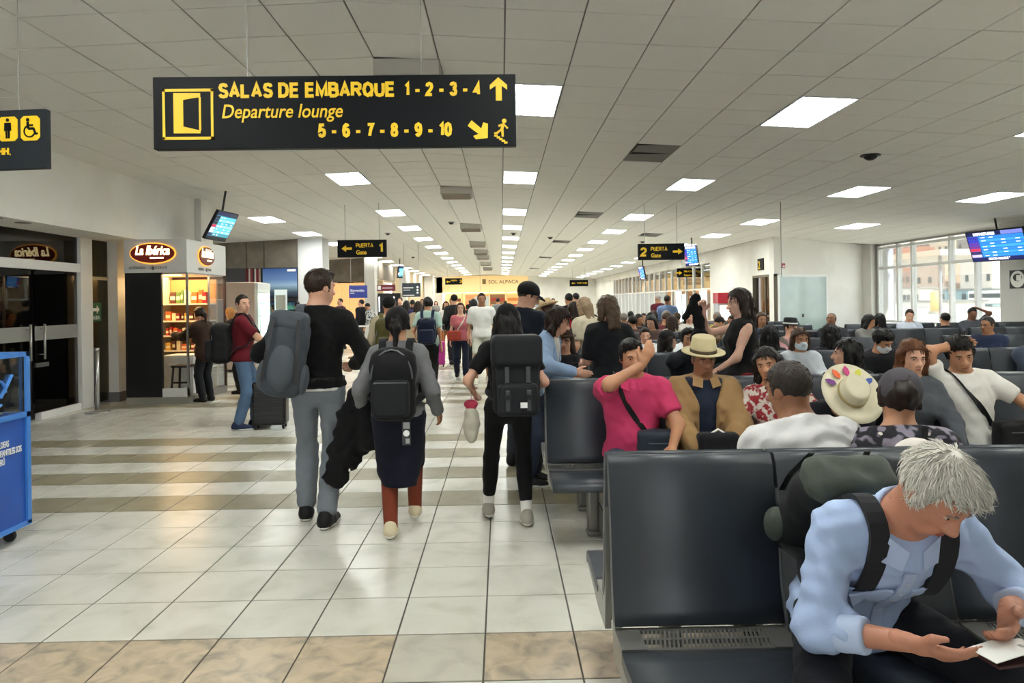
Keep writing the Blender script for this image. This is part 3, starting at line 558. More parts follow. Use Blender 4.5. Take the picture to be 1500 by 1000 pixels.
for x in (-.2, -.75): MB().tube([(x, .025, H_), (x, .025, cz(a.x+x)-c.z)], .003, 6).build('wire', wire_m, rs)
# gate signs
def gate_sign(name, label, u0, v0, u1, v1, Y, items, rz=0):
    A = atY(u0, v0, Y); B = atY(u1, v1, Y); W_ = B.x-A.x; H_ = A.z-B.z
    r = empty(name, (A.x, Y, B.z), rz, label, 'sign'); MB().cbox(0, W_, 0, .1, 0, H_, .004).build('panel', sign_k, r)
    for it in items:
        if it[0] == 't' and (it[1].isupper() or it[1] in ('1', '2', '3')): bold_text(it[1], it[4]*H_, None if len(it[1]) < 2 else W_*(.36 if it[1] == 'PUERTA' else .6), yellow, r, (it[2]*W_, 0, it[3]*H_), wt=.22 if len(it[1]) < 2 else .18, th=.006)
        elif it[0] == 't': text(it[1], it[4]*H_/.7, yellow, r, (it[2]*W_, -.006, it[3]*H_), bold=it[5]*H_ if len(it) > 5 else .008*H_, sx=it[6] if len(it) > 6 else .9)
        else:
            x, z, s, dr = it[1]*W_, it[2]*H_, it[3]*H_, it[4]
            MB().prism([(dr*p*s, w*s) for p, w in ((-1, -.22), (.1, -.22), (.1, -.62), (1, 0), (.1, .62), (.1, .22), (-1, .22))], (x, 0, z), (1, 0, 0), (0, 0, 1), (0, -1, 0), .006).build('arrow', yellow, r)
    for x in (.15*W_, .85*W_): MB().tube([(x, .05, H_), (x, .05, cz(A.x+x)-B.z)], .006, 6).build('hanger', wire_m, r)
    return r
gate_sign('gate_sign', 'black hanging gate sign with arrow to the left and number one', 494, 351.5, 566, 376, 15.5, [('a', .19, .5, .3, -1), ('t', 'PUERTA', .38, .55, .25), ('t', 'Gate', .38, .16, .24), ('t', '1', .84, .24, .55, .03)])
gate_sign('gate_sign', 'black hanging gate sign with number two and arrow to the right', 935, 357, 1003, 380, 15.0, [('t', '2', .04, .22, .56, .03), ('t', 'PUERTA', .27, .55, .25), ('t', 'Gate', .27, .16, .24), ('a', .85, .5, .3, 1)])
gate_sign('gate_sign', 'small far black sign with yellow arrow and number, left of the warm shop', 652, 407.5, 677, 416.5, 42, [('a', .17, .45, .33, -1), ('t', 'PUERTA', .35, .5, .25), ('t', '3', .85, .25, .5)])
gate_sign('gate_sign', 'small far black sign with two yellow arrows on the right of the hall', 834.5, 410, 861.5, 419, 42, [('a', .2, .5, .3, -1), ('t', 'PUERTA', .4, .4, .22), ('a', .85, .5, .3, 1)])
gate_sign('lounge_sign', 'black and yellow lounge sign hung inside the glass partition', 992, 393, 1041, 405.5, 30, [('a', .05, .5, .35, 1), ('t', 'SALAS DE EMBARQUE', .2, .56, .22, .01, .7), ('t', 'Departure lounge', .2, .14, .22, .01, .7)])
# ------------------------------------------------------------------ monitors
def screen_mat(name, hdr, rows, side):
    return None
def monitor(label, TLc, ax, dn, kind):
    """TLc top-left corner, ax = vector along the top edge, dn = vector down the side"""
    ax, dn = Vector(ax), Vector(dn); W_, H_ = ax.length, dn.length; x = ax/W_; y = -dn/H_; y = (y-x*x.dot(y)).normalized(); n = x.cross(y)
    r = empty('flight_monitor', TLc, 0, label, 'monitor'); r.matrix_basis = Matrix(((x.x, y.x, n.x, TLc[0]), (x.y, y.y, n.y, TLc[1]), (x.z, y.z, n.z, TLc[2]), (0, 0, 0, 1)))
    MB().cbox(0, W_, -H_, 0, -.06, 0, .008).build('case', black_m, r)
    def panel(x0, x1, y0, y1, c, e, z=.002, nm='screen_area'):
        m_ = M('screen '+c+str(e), c, .4, emit=(c, e)); return MB().box(x0*W_, x1*W_, -y1*H_, -y0*H_, 0, z).build(nm, m_, r)
    E = .9
    panel(.02, .98, .03, .97, '#1d5fae' if kind == 'R' else '#2f7f97', E*.7, .001, 'screen')
    panel(.02, .62, .03, .15, '#141a4a', E, .002, 'header'); panel(.62, .98, .03, .15, '#7d86d8' if kind == 'R' else '#2a3345', E*.8, .002, 'header')
    panel(.02, .98, .86, .97, '#121a55' if kind == 'R' else '#0c1018', E, .002, 'ticker')
    side = ['#2c2a9a', '#3030a8', '#5a2f9c', '#6a2c86', '#d0304a', '#332a5a', '#c9b5d8'] if kind == 'R' else ['#16202e', '#1a2238', '#15182a', '#b02848', '#c4d4e4', '#c4d4e4', '#2a3a5a']
    bars = ['#2c7fd0', '#3a93e0', '#2c7fd0', '#3a9ae6', '#2c7fd0', '#3a93e0', '#2f86d4'] if kind == 'R' else ['#54b4c8', '#7fd4de', '#4aa0b4', '#8adce4', '#54b4c8', '#7ad0dc', '#3f8a9c']
    for k in range(7):
        y0 = .17+k*.098; panel(.02, .2, y0, y0+.085, side[k], E, .002, 'airline_cell'); panel(.22, .98, y0, y0+.085, bars[k], E, .002, 'flight_row')
    wt = M('screen white', '#ffffff', .5, emit=('#ffffff', 1.2))
    if kind == 'R': text('DEPARTURES', .085*H_/.7, wt, r, (.14*W_, -.135*H_, .004), (1, 0, 0), (0, 1, 0), bold=.004*H_, sx=.95)
    b_ = MB()
    for k in range(7):
        for x0 in (.26, .4, .6, .84):
            if (k*7+int(x0*50)) % 3: b_.box(x0*W_, (x0+.07)*W_, (-.225-k*.098)*H_, (-.205-k*.098)*H_, .002, .004)
    b_.build('flight_text', wt, r)
    if kind == 'R': text('GOOD HANDS "', .07*H_/.7, wt, r, (.3*W_, -.945*H_, .004), (1, 0, 0), (0, 1, 0), bold=.003*H_, sx=.9)
    mid = Vector(TLc)+ax*.5; iv = r.matrix_basis.inverted(); top = mid-n*.08; top.z = cz(top.x)
    b_ = MB(); b_.tube([iv @ top, iv @ (mid-n*.08+dn*.3)], .02, 8); b_.build('mount', black_m, r)
    b_ = MB(); b_.box(W_*.4, W_*.6, -H_*.45, -H_*.2, -.1, -.06); b_.build('bracket', black_m, r)
    return r
monitor('tilted ceiling monitor with a pale blue flight table above the chocolate kiosk', atY(321, 308, 12.7), (.1, .7, 0), (-.29, 0, -.5), 'L')
monitor('large tilted ceiling monitor with a blue departures table at the right edge', atY(1413, 341, 15.6), (.41, -1.2, 0), (.26, 0, -.65), 'R')
p = atY(1001, 361, 22); monitor('small tilted monitor with blue screen behind the gate two sign', p, (.25, -.5, 0), (.1, 0, -.62), 'R')
p = atY(934, 391, 27.5); monitor('slim monitor seen nearly edge on by the glass partition', p, (.08, -.6, 0), (.1, 0, -.5), 'R')
p = atY(584, 390, 33.5); monitor('small far monitor with a warm screen above the left shops', p, (.2, .3, 0), (-.1, 0, -.55), 'L')
# long thin rods hanging from the ceiling
for u, v0, v1, Y, wh in ((1143, 275, 405, 14.0, 'before the gate two wall'), (703, 425, 398, 40, 'in front of the far shop sign')):
    A = atY(u, min(v0, v1), Y); B = atY(u, max(v0, v1), Y); tag(MB().tube([(A.x, Y, cz(A.x)), (A.x, Y, B.z)], .008, 6).build('hanging_rod', M('rod grey', '#8c8b88', .5), None), 'thin grey rod hanging from the ceiling '+wh, 'rod')
# ------------------------------------------------------------------ chocolate kiosk
KY0, KY1 = 11.55, 13.15; KX0 = atY(184, 500, KY0).x; KX1 = -5.06
k = empty('chocolate_kiosk', (0, 0, 0), 0, 'white chocolate kiosk with an illuminated oval sign and black side panel', 'kiosk')
kw = M('kiosk white', '#d6d7d6', .5); xs_ = atY(237, 500, KY0).x
MB().box(KX0, KX1, KY0, KY1, 0, .11).build('plinth', M('kiosk plinth', '#8d8a80', .5), k)
MB().box(KX0, xs_, KY0, KY0+.06, .11, 2.12).build('black_panel', M('kiosk black', '#070708', .35), k)
MB().box(KX0, KX0+.05, KY0+.06, KY1, .11, 2.12).build('side_wall', M('kiosk inside', '#e8d6b8', .6), k)
MB().box(KX0, KX1, KY1-.05, KY1, .11, 2.12).build('back_wall', M('kiosk brown', '#4c2a1c', .5), k)
hd = MB().box(KX0, KX1, KY0-.02, KY1, 2.12, 2.66).build('header', kw, k)
MB().box(KX0+.03, KX1-.03, KY0+.05, KY1-.05, 2.1, 2.115).build('ceiling_panel', kw, k)
for q in ((KX1-.03, KY0), (KX1-.03, KY0+.85), (KX1-.03, KY1-.03)): MB().box(q[0], q[0]+.03, q[1], q[1]+.03, .11, 2.12).build('post', chrome, k)
kg = glass('kiosk glass', (.95, .97, .97), .25)
MB().box(xs_, KX1-.03, KY0+.008, KY0+.016, .25, 2.12).build('front_glass', kg, k); MB().box(KX1-.018, KX1-.01, KY0+.9, KY1-.03, .11, 2.12).build('side_glass', kg, k)
MB().box(xs_, KX1, KY0, KY0+.03, .11, .25).build('kick_panel', kw, k)
brown = M('oval brown', '#5a1410', .4, emit=('#5a1008', .35)); lit = M('lit lettering', '#fff2d0', .5, emit=('#ffe9a8', 2.6)); gold = M('sign gold', '#e8a23c', .5, emit=('#ffb040', .9))
for (o_, ax, n, w_) in ((((KX0+KX1)/2-.03, KY0-.03, 2.43), (1, 0, 0), (0, -1, 0), .35), ((KX1+.012, 12.25, 2.42), (0, 1, 0), (1, 0, 0), .3)):
    ov = MB().prism(ell(w_*1.06, .172), o_, ax, (0, 0, 1), n, .008).build('oval_rim', gold, hd); MB().prism(ell(w_, .155), Vector(o_)+Vector(n)*.008, ax, (0, 0, 1), n, .02).build('oval_sign', brown, hd)
    P = Vector(o_)+Vector(n)*.032
    text('La Ibérica', .2, lit, hd, P-Vector(ax)*w_*.78-Vector((0, 0, .02)), ax, shear=.25, bold=.006, sx=w_/.5, ext=.004)
    MB().prism([(0, 0), (w_*.62, 0), (w_*.62, .022), (0, .022)], P-Vector(ax)*w_*.1-Vector((0, 0, .085)), ax, (0, 0, 1), n, .004).build('underline', lit, hd)
    P = Vector(o_)-Vector((0, 0, .25)); text('AUTÉNTICO     CHOCOLATE', .062, M('grey print', '#66645f', .6), hd, P-Vector(ax)*w_*1.1+Vector(n)*.01, ax, sx=w_/.42*.9)
    MB().prism([(-.02, -.03), (.0, .05), (.02, -.03)], P+Vector(n)*.008+Vector((0, 0, .015)), ax, (0, 0, 1), n, .003).build('emblem', M('grey print'), hd)
kl = bpy.data.lights.new('kiosk_lamp', 'AREA'); kl.energy = 30; kl.color = (1, .7, .36); kl.shape = 'RECTANGLE'; kl.size = 1.0; kl.size_y = 1.2
lo = bpy.data.objects.new('kiosk_lamp', kl); COL.objects.link(lo); lo.location = (-5.65, 12.35, 2.09); lo.parent = k
MB().box(-6.0, -5.35, 11.9, 12.0, 2.085, 2.1).build('light_strip', M('warm strip', '#ffffff', emit=('#ffb865', 9)), k)
shelf_m = M('kiosk shelf', '#e9dcc4', .5)
sh = empty('kiosk_shelf_unit', (0, 0, 0), 0, 'cream display shelves full of chocolate packets inside the kiosk', 'shelf')
SX0, SX1, SYs = KX0+.36, KX1-.12, 12.75
MB().box(SX0-.3, SX1, 13.0, 13.08, .11, 2.05).build('back_panel', M('shelf back', '#b98a55', .6), sh)
lev = [.5, .8, 1.06, 1.32, 1.62]
for z in lev: MB().box(SX0-.3, SX1, SYs-.18, 13.0, z-.025, z).build('shelf_board', shelf_m, sh)
ct = empty('kiosk_counter', (0, 0, 0), 0, 'low white drawer counter with packets inside the kiosk', 'counter')
MB().box(xs_-.2, xs_+.3, 12.0, 12.5, .11, .75).build('body', kw, ct)
for z in (.15, .36, .57): MB().box(xs_-.18, xs_+.28, 11.985, 12.0, z, z+.17).build('drawer', kw, ct)
rng = random.Random(3); pcols = [('red', '#a51f1c'), ('gold', '#d39a34'), ('brown', '#54291a'), ('cream', '#e6d3ab'), ('orange', '#d4642a'), ('crimson', '#7d1420'), ('green', '#5a7a3a')]
pm = {}
snames = ['lowest', 'second', 'middle', 'fourth', 'top']
for si, z in enumerate(lev):
    x = SX0-.22
    while x < SX1-.06:
        wd_ = rng.choice([.05, .06, .075, .1]); cn, c = rng.choice(pcols); hh_ = rng.choice([.1, .13, .16]) if si < 4 else rng.choice([.2, .24])
        key = (wd_, cn, hh_)
        if key not in pm:
            b_ = MB(); b_.cbox(-wd_/2+.004, wd_/2-.004, -.05, .05, 0, hh_, .004); b_.box(-wd_/2+.008, wd_/2-.008, -.0515, -.0495, hh_*.3, hh_*.62, 1)
            pm[key] = b_
        o = pm[key].build('chocolate_packet', [M('packet '+cn, c, .4), M('packet label', '#f0e0b8', .5)])
        o.location = (x+wd_/2, SYs-.08+rng.uniform(-.02, .02), z); o.rotation_euler = (rng.uniform(-.12, 0) if si == 4 else 0, 0, rng.uniform(-.15, .15))
        tag(o, f'{cn} chocolate packet on the {snames[si]} kiosk shelf', 'chocolate packet', f'{cn} packets on the {snames[si]} kiosk shelf'); x += wd_+.008
stl = empty('kiosk_stool', (xs_+.23, 11.82, .11), 0, 'dark wooden stool inside the kiosk window', 'stool'); dw = M('dark wood', '#241a14', .5)
MB().cbox(-.15, .15, -.15, .15, .46, .5, .01).build('seat', dw, stl)
for sx in (-1, 1):
    for sy in (-1, 1): MB().tube([(sx*.12, sy*.12, .46), (sx*.15, sy*.15, 0)], .018, 6).build('leg', dw, stl)
MB().box(-.14, .14, -.14, -.115, .2, .23).build('stretcher', dw, stl)
# ------------------------------------------------------------------ blue charity cart, left edge
blue = M('cart blue', '#1c57b4', .4, noise=(1.5, .8), col2='#184ea6'); blue_l = M('cart rim blue', '#3f7fd0', .4)
pc = atZ(42, 786, 0); CY_ = pc.y; zt = atY(37, 515, CY_).z; zm = atY(40, 603, CY_).z
ang = math.radians(90); crt = empty('donation_cart', (pc.x, CY_, 0), ang, 'blue wheeled donation cart with a clear display top, cut by the left edge', 'cart')
W_ = 1.1; D_ = .55
MB().cbox(-W_, 0, 0, D_, .1, zm-.01, .01).build('body', blue, crt)
b_ = MB()
for q in ((-W_, .015, -.015, 0, zm-.03, zm+.005), (-.025, .015, -.015, 0, .1, zt), (-W_, .015, -.015, 0, .09, .12), (-W_, .015, -.015, 0, zt-.03, zt), (-.01, .015, 0, D_, zt-.03, zt), (-.025, .012, D_-.03, D_, zm, zt), (-.01, .015, 0, D_, zm-.03, zm), (-.01, .015, 0, D_, .09, .12)): b_.box(*q)
b_.build('frame', blue_l, crt)
MB().box(-W_+.02, -.03, .005, .01, zm+.01, zt-.03).build('front_pane', kg, crt); MB().box(-.012, -.008, .01, D_-.03, zm+.01, zt-.03).build('side_pane', kg, crt)
sc_ = (zt-zm)/88.
for i, t_ in enumerate(('ALDEAS', 'INFANTILES SOS', 'PERÚ')): text(t_, .041/.7, white_p, crt, (-.305, -.004, zm-(.2+i*.056)), bold=.0006, sx=.56)
b_ = MB()
for t0 in range(0, 300, 20): 
    q0, q1 = math.radians(t0), math.radians(t0+22); b_.tube([(-.3+.09*math.cos(q0), -.002, zm+.16+.09*math.sin(q0)), (-.3+.09*math.cos(q1), -.002, zm+.16+.09*math.sin(q1))], .009, 5)
b_.tube([(-.2, -.002, zm+.2), (-.15, -.002, zm+.27)], .012, 5); b_.tube([(-.26, -.002, zm+.13), (-.2, -.002, zm+.2)], .012, 5); b_.build('logo', blue_l, crt)
for x in (-.1, -W_+.1):
    for y in (.06, D_-.06): 
        b_ = MB(); b_.box(x-.02, x+.02, y-.02, y+.02, .075, .1); b_.build('caster_fork', black_m, crt); b_ = MB(); b_.lathe([(.038, -.014), (.042, 0), (.038, .014)], 18); o = b_.build('caster_wheel', M('rubber', '#1c1c1d', .7), crt); o.matrix_basis = Matrix.Translation((x, y, .042)) @ Matrix.Rotation(math.pi/2, 4, 'Y')
for n in range(9):
    b_ = MB(); b_.cbox(-.05, .05, -.03, .03, 0, .012+.004*(n % 3), .003); o = b_.build('donated_item', M('item%d' % (n % 3), ['#c9c39a', '#dcd8c8', '#b5a878'][n % 3], .7)); P = crt.matrix_basis @ Vector((-.12-.1*(n % 5), .15+.15*(n // 5), 0)); o.location = (P.x, P.y, zm+.001); o.rotation_euler = (0, 0, n*.9)
    tag(o, 'small folded paper bundle lying in the clear cart top', 'paper', 'paper bundles in the cart')
# ------------------------------------------------------------------ drink fridge
fr_ = empty('drink_fridge', (-6.55, 16.9, 0), 0, 'tall drink fridge with beige side and bright lit glass door', 'fridge')
MB().cbox(0, .72, 0, .95, .05, 2.12, .015).build('cabinet', M('fridge beige', '#cdb6a6', .5), fr_)
MB().box(.72, .78, .02, .93, .12, 1.95).build('door', M('fridge door', '#e8ece8', .4), fr_)
MB().box(.781, .787, .1, .85, .3, 1.85).build('lit_glass', M('fridge glow', '#dff5ee', .3, emit=('#cdf2e6', 1.6)), fr_)
for z in (.6, .95, 1.3, 1.6): MB().box(.788, .79, .1, .85, z, z+.015).build('rack', chrome, fr_)
MB().box(.72, .79, .02, .93, 1.95, 2.1).build('header', M('fridge header', '#d9dcdc', .4), fr_)
MB().tube([(.82, .06, .8), (.82, .06, 1.5)], .012, 8).build('handle', chrome, fr_)
for y in (.06, .86): MB().box(.05, .65, y, y+.05, 0, .05).build('foot', black_m, fr_)
r2 = empty('leaflet_stand', (-5.62, 17.7, 0), 0, 'slim white stand with blue advertising panels beside the fridge', 'display stand')
MB().box(0, .3, 0, .05, 0, 1.95).build('board', M('stand white', '#dcdfe2', .5), r2)
for z, c in ((.3, '#4f79b5'), (.75, '#dfe6ee'), (1.05, '#3e6cae'), (1.45, '#8a8076')): MB().box(.03, .27, -.006, 0, z, z+.36).build('panel', M('stand'+c, c, .5), r2)
# ------------------------------------------------------------------ gate one queue: rail and hanging boards
ba = empty('queue_barrier', (atY(519, 478, 22.8).x, 22.8, 0), 0, 'white queue barrier rail at gate one', 'barrier')
MB().box(0, .62, -.03, .03, .82, .87).build('rail', alu, ba)
for x in (.03, .55): MB().box(x-.02, x+.02, -.02, .02, 0, .82).build('post', alu, ba)
MB().box(.5, .6, .03, 1.6, .82, .87).build('rail', alu, ba)
def board(label, u0, v0, u1, v1, Y, c, lines, extra=None):
    A = atY(u0, v0, Y); B = atY(u1, v1, Y); W_ = B.x-A.x; H_ = A.z-B.z; r = empty('hanging_board', (A.x, Y, B.z), 0, label, 'sign')
    MB().cbox(0, W_, 0, .06, 0, H_, .006).build('panel', M('board'+c, c, .45), r)
    for s_, x, z, h in lines:
        if s_.startswith('~'): MB().box(x*W_, (x+.055*len(s_))*W_, -.005, 0, z*H_, (z+h*.7)*H_).build('print_line', white_p, r); continue
        text(s_, h*H_/.7, white_p, r, (x*W_, -.005, z*H_), bold=.012*h*H_, sx=.8)
    for x in (.1, .9): MB().tube([(x*W_, .03, H_), (x*W_, .03, cz(A.x)-B.z)], .008, 6).build('hanger', wire_m, r)
    return r, W_, H_
board('purple blue welcome board with white lettering at gate one', 511, 418, 538, 436, 26, '#2f3a86', [('Bienvenidos', .08, .5, .2), ('~~~~', .08, .36, .06)])
r, W_, H_ = board('maroon board with a pale emblem above the dark shop', 552, 417, 579, 426, 30, '#6d1f2b', [('~~~~~~~~~~', .3, .42, .16)]); MB().box(.04*W_, .22*W_, -.008, 0, .2*H_, .85*H_).build('emblem', white_p, r)
r, W_, H_ = board('dark slate board with white notice lines and three white dots', 589, 414.5, 616, 434.5, 26, '#2c333b', [('~~~~~~~~~~', .06, .62, .1), ('~~~~~~~', .06, .47, .06), ('~~~~~~~~~~~', .06, .1, .06)])
for z in (.3, .5, .7): MB().prism(ell(.04, .04, 14), (.84*W_, -.001, z*H_), (1, 0, 0), (0, 0, 1), (0, -1, 0), .005).build('dot', white_p, r)
ms = empty('display_cabinet', (atY(553, 440, 31).x, 31, 0), 0, 'dark glass cabinet with small white lights under the maroon board', 'cabinet')
MB().box(0, 1.0, 0, .5, 0, 2.0).build('body', M('cabinet dark', '#1a1c20', .3), ms)
for k_ in range(3): MB().box(.06+.32*k_, .1+.32*k_, -.02, 0, 1.2, 1.85).build('light', M('cabinet light', '#ffffff', emit=('#eaf2ff', 2.5)), ms)
# ------------------------------------------------------------------ gate two counter
gc = empty('gate_counter', (atY(1018, 470, 17.2).x, 17.2, 0), 0, 'gate two service counter with dark front and reddish top', 'counter')
MB().box(0, .9, 0, .5, 0, .98).build('body', M('counter black', '#15171a', .4), gc); MB().box(-.05, .95, -.03, .55, .98, 1.03).build('top', M('counter top', '#7a5a58', .4), gc); MB().box(-.3, 0, .05, .5, 0, .95).build('side_panel', kw, gc)
lw = M('lit acrylic', '#f2fbfa', .3, emit=('#e8fbff', 1.5))
for n, (u, wpx, v0) in enumerate([(994, 9, 425), (1002, 6, 430), (1015, 6, 434), (1023, 5, 434), (1031, 10, 424)]):
    A = atY(u-wpx/2, v0, 18.4); B = atY(u+wpx/2, v0, 18.4); r = empty('lit_column', (A.x, 18.4, 0), 0, 'white backlit display column behind the gate two counter, %s from the left' % ['first', 'second', 'third', 'fourth', 'fifth'][n], 'light column', 'lit columns at gate two')
    MB().cbox(0, B.x-A.x, 0, .15, 0, A.z, .01).build('frame', alu, r); MB().box(.015, B.x-A.x-.015, -.006, 0, .3, A.z-.04).build('lit_face', lw, r)
rc = empty('red_top_cabinet', (atY(1052, 430, 18).x, 18, 0), 0, 'white lit cabinet with a red header at gate two', 'cabinet')
MB().cbox(0, .36, 0, .4, 0, 1.45, .01).build('body', M('cabinet grey', '#b9bcbc', .4), rc); MB().box(-.01, .37, -.02, .42, 1.45, 1.72).build('header', M('cabinet red', '#a31f2c', .4, emit=('#a31f2c', .15)), rc); MB().box(.04, .3, -.008, 0, .4, 1.4).build('lit_face', M('cabinet glow', '#ffe9d8', emit=('#ffdcc0', 1.2)), rc)
# ------------------------------------------------------------------ outside: apron, canopy, town on the hill
apr = tag(MB().box(12.3, 400, -60, 300, -.4, -.25).build('apron_ground', M('apron concrete', '#b5b2aa', .8)), kind='structure')
hill = MB()
for i in range(12):
    for j in range(14): pass
hv = []; hf = []
for i in range(13):
    for j in range(17): x = 90+i*25; y = 40+j*26; hv.append((x, y, -.3+max(0, i)**1.15*5.6+1.5*math.sin(i*1.3+j)+1*math.cos(j*.9)))
for i in range(12):
    for j in range(16): hf.append((i*17+j, i*17+j+1, (i+1)*17+j+1, (i+1)*17+j))
tag(MB().add(hv, hf).build('hillside', M('dusty hillside', '#9b8c78', .9, noise=(.06, .4))), kind='structure')
rng = random.Random(11); hb = [M('house%d' % n, c, .8) for n, c in enumerate(['#b9a392', '#cfc6bb', '#a8897a', '#8f8a86', '#d6c9b0', '#9c6f5e'])]; hwn = M('house window', '#2b2e33', .3)
nb = 0; hcn = ['tan', 'pale grey', 'clay brown', 'grey', 'cream', 'terracotta']
spots = [(96+a*13.5+rng.uniform(-1.5, 1.5), 70+b_*13+rng.uniform(-1.5, 1.5)) for a in range(21) for b_ in range(28)]
spots = [q for q in spots if 1288 < project((q[0], q[1], 5))[0] < 1480]; rng.shuffle(spots); spots = sorted(spots[:140])
for i, (X_, y) in enumerate(spots):
    gz = -.3+max(0, (X_-90)/25)**1.15*5.6
    w_, dd, hh_ = rng.uniform(7, 11), rng.uniform(7, 10.5), rng.uniform(4, 9)
    r = empty('hill_house', (X_, y, gz-3.2), rng.uniform(-.1, .1), 'small distant %s house on the hillside beyond the window' % hcn[i % 6], 'building', hcn[i % 6]+' hillside houses'); nb += 1
    MB().box(-w_/2, w_/2, -dd/2, dd/2, 0, hh_+3.2).build('walls', hb[i % 6], r)
    b_ = MB()
    for q in range(3):
        for l in range(2): b_.box(-w_/2-.05, -w_/2, -dd/2+.6+q*dd/3, -dd/2+1.6+q*dd/3, 4.2+l*2.6, 5.5+l*2.6)
    b_.build('windows', hwn, r)
    if i % 3 == 0: MB().box(-w_/4, w_/4, -dd/4, dd/4, hh_+3.2, hh_+4.8).build('roof_room', hb[(i+2) % 6], r)
hg = empty('red_roof_hangar', (70, 70, -.25), 0, 'low hangar with a red vaulted roof beyond the window', 'hangar'); P = atX(1456, 436, 92); hg.location = (92, P.y, -.25)
MB().box(0, 6, -3.6, 3.6, 0, .9).build('walls', M('hangar wall', '#d9d6ce', .7), hg)
b_ = MB(); b_.prism([(3.8*math.cos(t), .9+1.6*math.sin(t)) for t in [math.pi*k_/12 for k_ in range(13)]], (0, 0, 0), (0, 1, 0), (0, 0, 1), (1, 0, 0), 6); b_.build('roof', M('red roof', '#b0483f', .6), hg)
yt = empty('yellow_tank', (0, 0, 0), 0, 'pale yellow cylindrical tank beyond the window', 'tank'); P = atX(1371, 440, 42); yt.location = (42, P.y, -.25)
MB().lathe([(.5, 0), (.5, 2.1), (.3, 2.25), (.05, 2.3)], 24).build('shell', M('tank yellow', '#d8bd7a', .6), yt, True); MB().lathe([(.65, 0), (.65, .3)], 24).build('base', M('tank base', '#a9a49a'), yt)
for n, (u, v, X_, wd_, hh_, c, lb) in enumerate([(1332, 436, 80, 7, 3.2, '#cfcac0', 'pale flat building with dark windows outside, left of the tank'), (1410, 445, 75, 14, 2.6, '#8fa3a8', 'low grey green shed outside, right of the tank'), (1350, 452, 60, 12, .9, '#e0dcd4', 'low white barrier wall outside')]):
    P = atX(u, v, X_); r = empty('apron_building', (X_, P.y, -.25), 0, lb, 'building'); MB().box(0, 5, -wd_/2, wd_/2, 0, hh_).build('walls', M('ab%d' % n, c, .7), r); MB().box(-.3, 5.3, -wd_/2-.3, wd_/2+.3, hh_, hh_+.25).build('roof', M('abr%d' % n, '#8c8a86', .7), r)
    for q in range(5): 
        if n < 2: MB().box(-.05, 0, -wd_/2+.5+q*wd_/5, -wd_/2+1.5+q*wd_/5, .9, 2.0).build('window', hwn, r)
cp = empty('apron_canopy', (0, 0, 0), 0, 'pale canopy roof on posts just outside the window', 'canopy'); P = atX(1355, 402, 17)
MB().box(15, 19, 24, 34, 2.95, 3.15).build('roof', M('canopy white', '#d4d1ca', .6), cp)
for x, y in ((15.3, 24.5), (15.3, 29), (15.3, 33.5), (18.7, 24.5), (18.7, 33.5)): MB().tube([(x, y, -.25), (x, y, 3.0)], .06, 10).build('post', M('post grey', '#9b9ca0', .5), cp)
cr = empty('parked_bus', (72, atX(1450, 448, 72).y, -.25), 0, 'long white vehicle parked on the apron beyond the window', 'vehicle')
MB().cbox(0, 2.4, -5, 5, .4, 2.4, .2).build('body', M('bus white', '#e6e4df', .4), cr); MB().box(-.02, 0, -4.6, 4.6, 1.35, 2.0).build('window_band', hwn, cr)
for y in (-3.4, 3.4): o = MB().lathe([(.45, -.12), (.45, .12)], 20).build('wheel', M('rubber'), cr); o.matrix_basis = Matrix.Translation((.15, y, .45)) @ Matrix.Rotation(math.pi/2, 4, 'Y')
# ------------------------------------------------------------------ implicit surfaces (naive surface nets)
V3 = lambda *a: np.array(a, float)
def nrm(v): v = np.asarray(v, float); return v/(np.linalg.norm(v)+1e-9)
def frame(z, y):          # columns x, y, z with z kept
    z = nrm(z); x = nrm(np.cross(y, z)); return np.stack([x, np.cross(z, x), z], 1)
def C(a, b, ra, rb=None): return ('c', V3(*a), V3(*b), ra, ra if rb is None else rb)
def E(c, r, R=None): return ('e', V3(*c), V3(*r), np.eye(3) if R is None else R)
def Fc(a, b, ra, rb, R, sx, sy): return ('f', V3(*a), V3(*b), ra, rb, R, sx, sy)     # flattened capsule, frame R
def B(c, h, r, R=None): return ('b', V3(*c), V3(*h), r, np.eye(3) if R is None else R)
def grow(p, t):
    if p[0] == 'b': return ('b', p[1], p[2], p[3]+t, p[4])
    if p[0] == 'c': return ('c', p[1], p[2], p[3]+t, p[4]+t)
    if p[0] == 'e': return ('e', p[1], p[2]+t, p[3])
    return ('f', p[1], p[2], p[3]+t, p[4]+t, p[5], p[6], p[7])
def pbox(p):
    if p[0] == 'e': r = np.abs(p[3]) @ p[2]; return p[1]-r, p[1]+r
    if p[0] == 'b': r = np.abs(p[4]) @ p[2]+p[3]; return p[1]-r, p[1]+r
    r = max(p[3], p[4])*(max(1, p[6], p[7]) if p[0] == 'f' else 1); return np.minimum(p[1], p[2])-r, np.maximum(p[1], p[2])+r
def pdist(p, X):
    if p[0] == 'e':
        q = (X-p[1]) @ p[3]; k0 = np.sqrt(((q/p[2])**2).sum(-1)); k1 = np.sqrt(((q/p[2]**2)**2).sum(-1))+1e-9; return k0*(k0-1)/k1
    if p[0] == 'b':
        q = np.abs((X-p[1]) @ p[4])-p[2]; return np.linalg.norm(np.maximum(q, 0), axis=-1)+np.minimum(q.max(-1), 0)-p[3]
    a, b = p[1], p[2]
    if p[0] == 'f':
        s = V3(1/p[6], 1/p[7], 1); R = p[5]; X = ((X-a) @ R)*s; b = ((b-a) @ R)*s; a = np.zeros(3)
    d = b-a; L = d @ d+1e-12; t = np.clip(((X-a) @ d)/L, 0, 1); D = np.linalg.norm(X-a-t[..., None]*d, axis=-1)-(p[3]+(p[4]-p[3])*t)
    return D*min(p[6], p[7], 1) if p[0] == 'f' else D
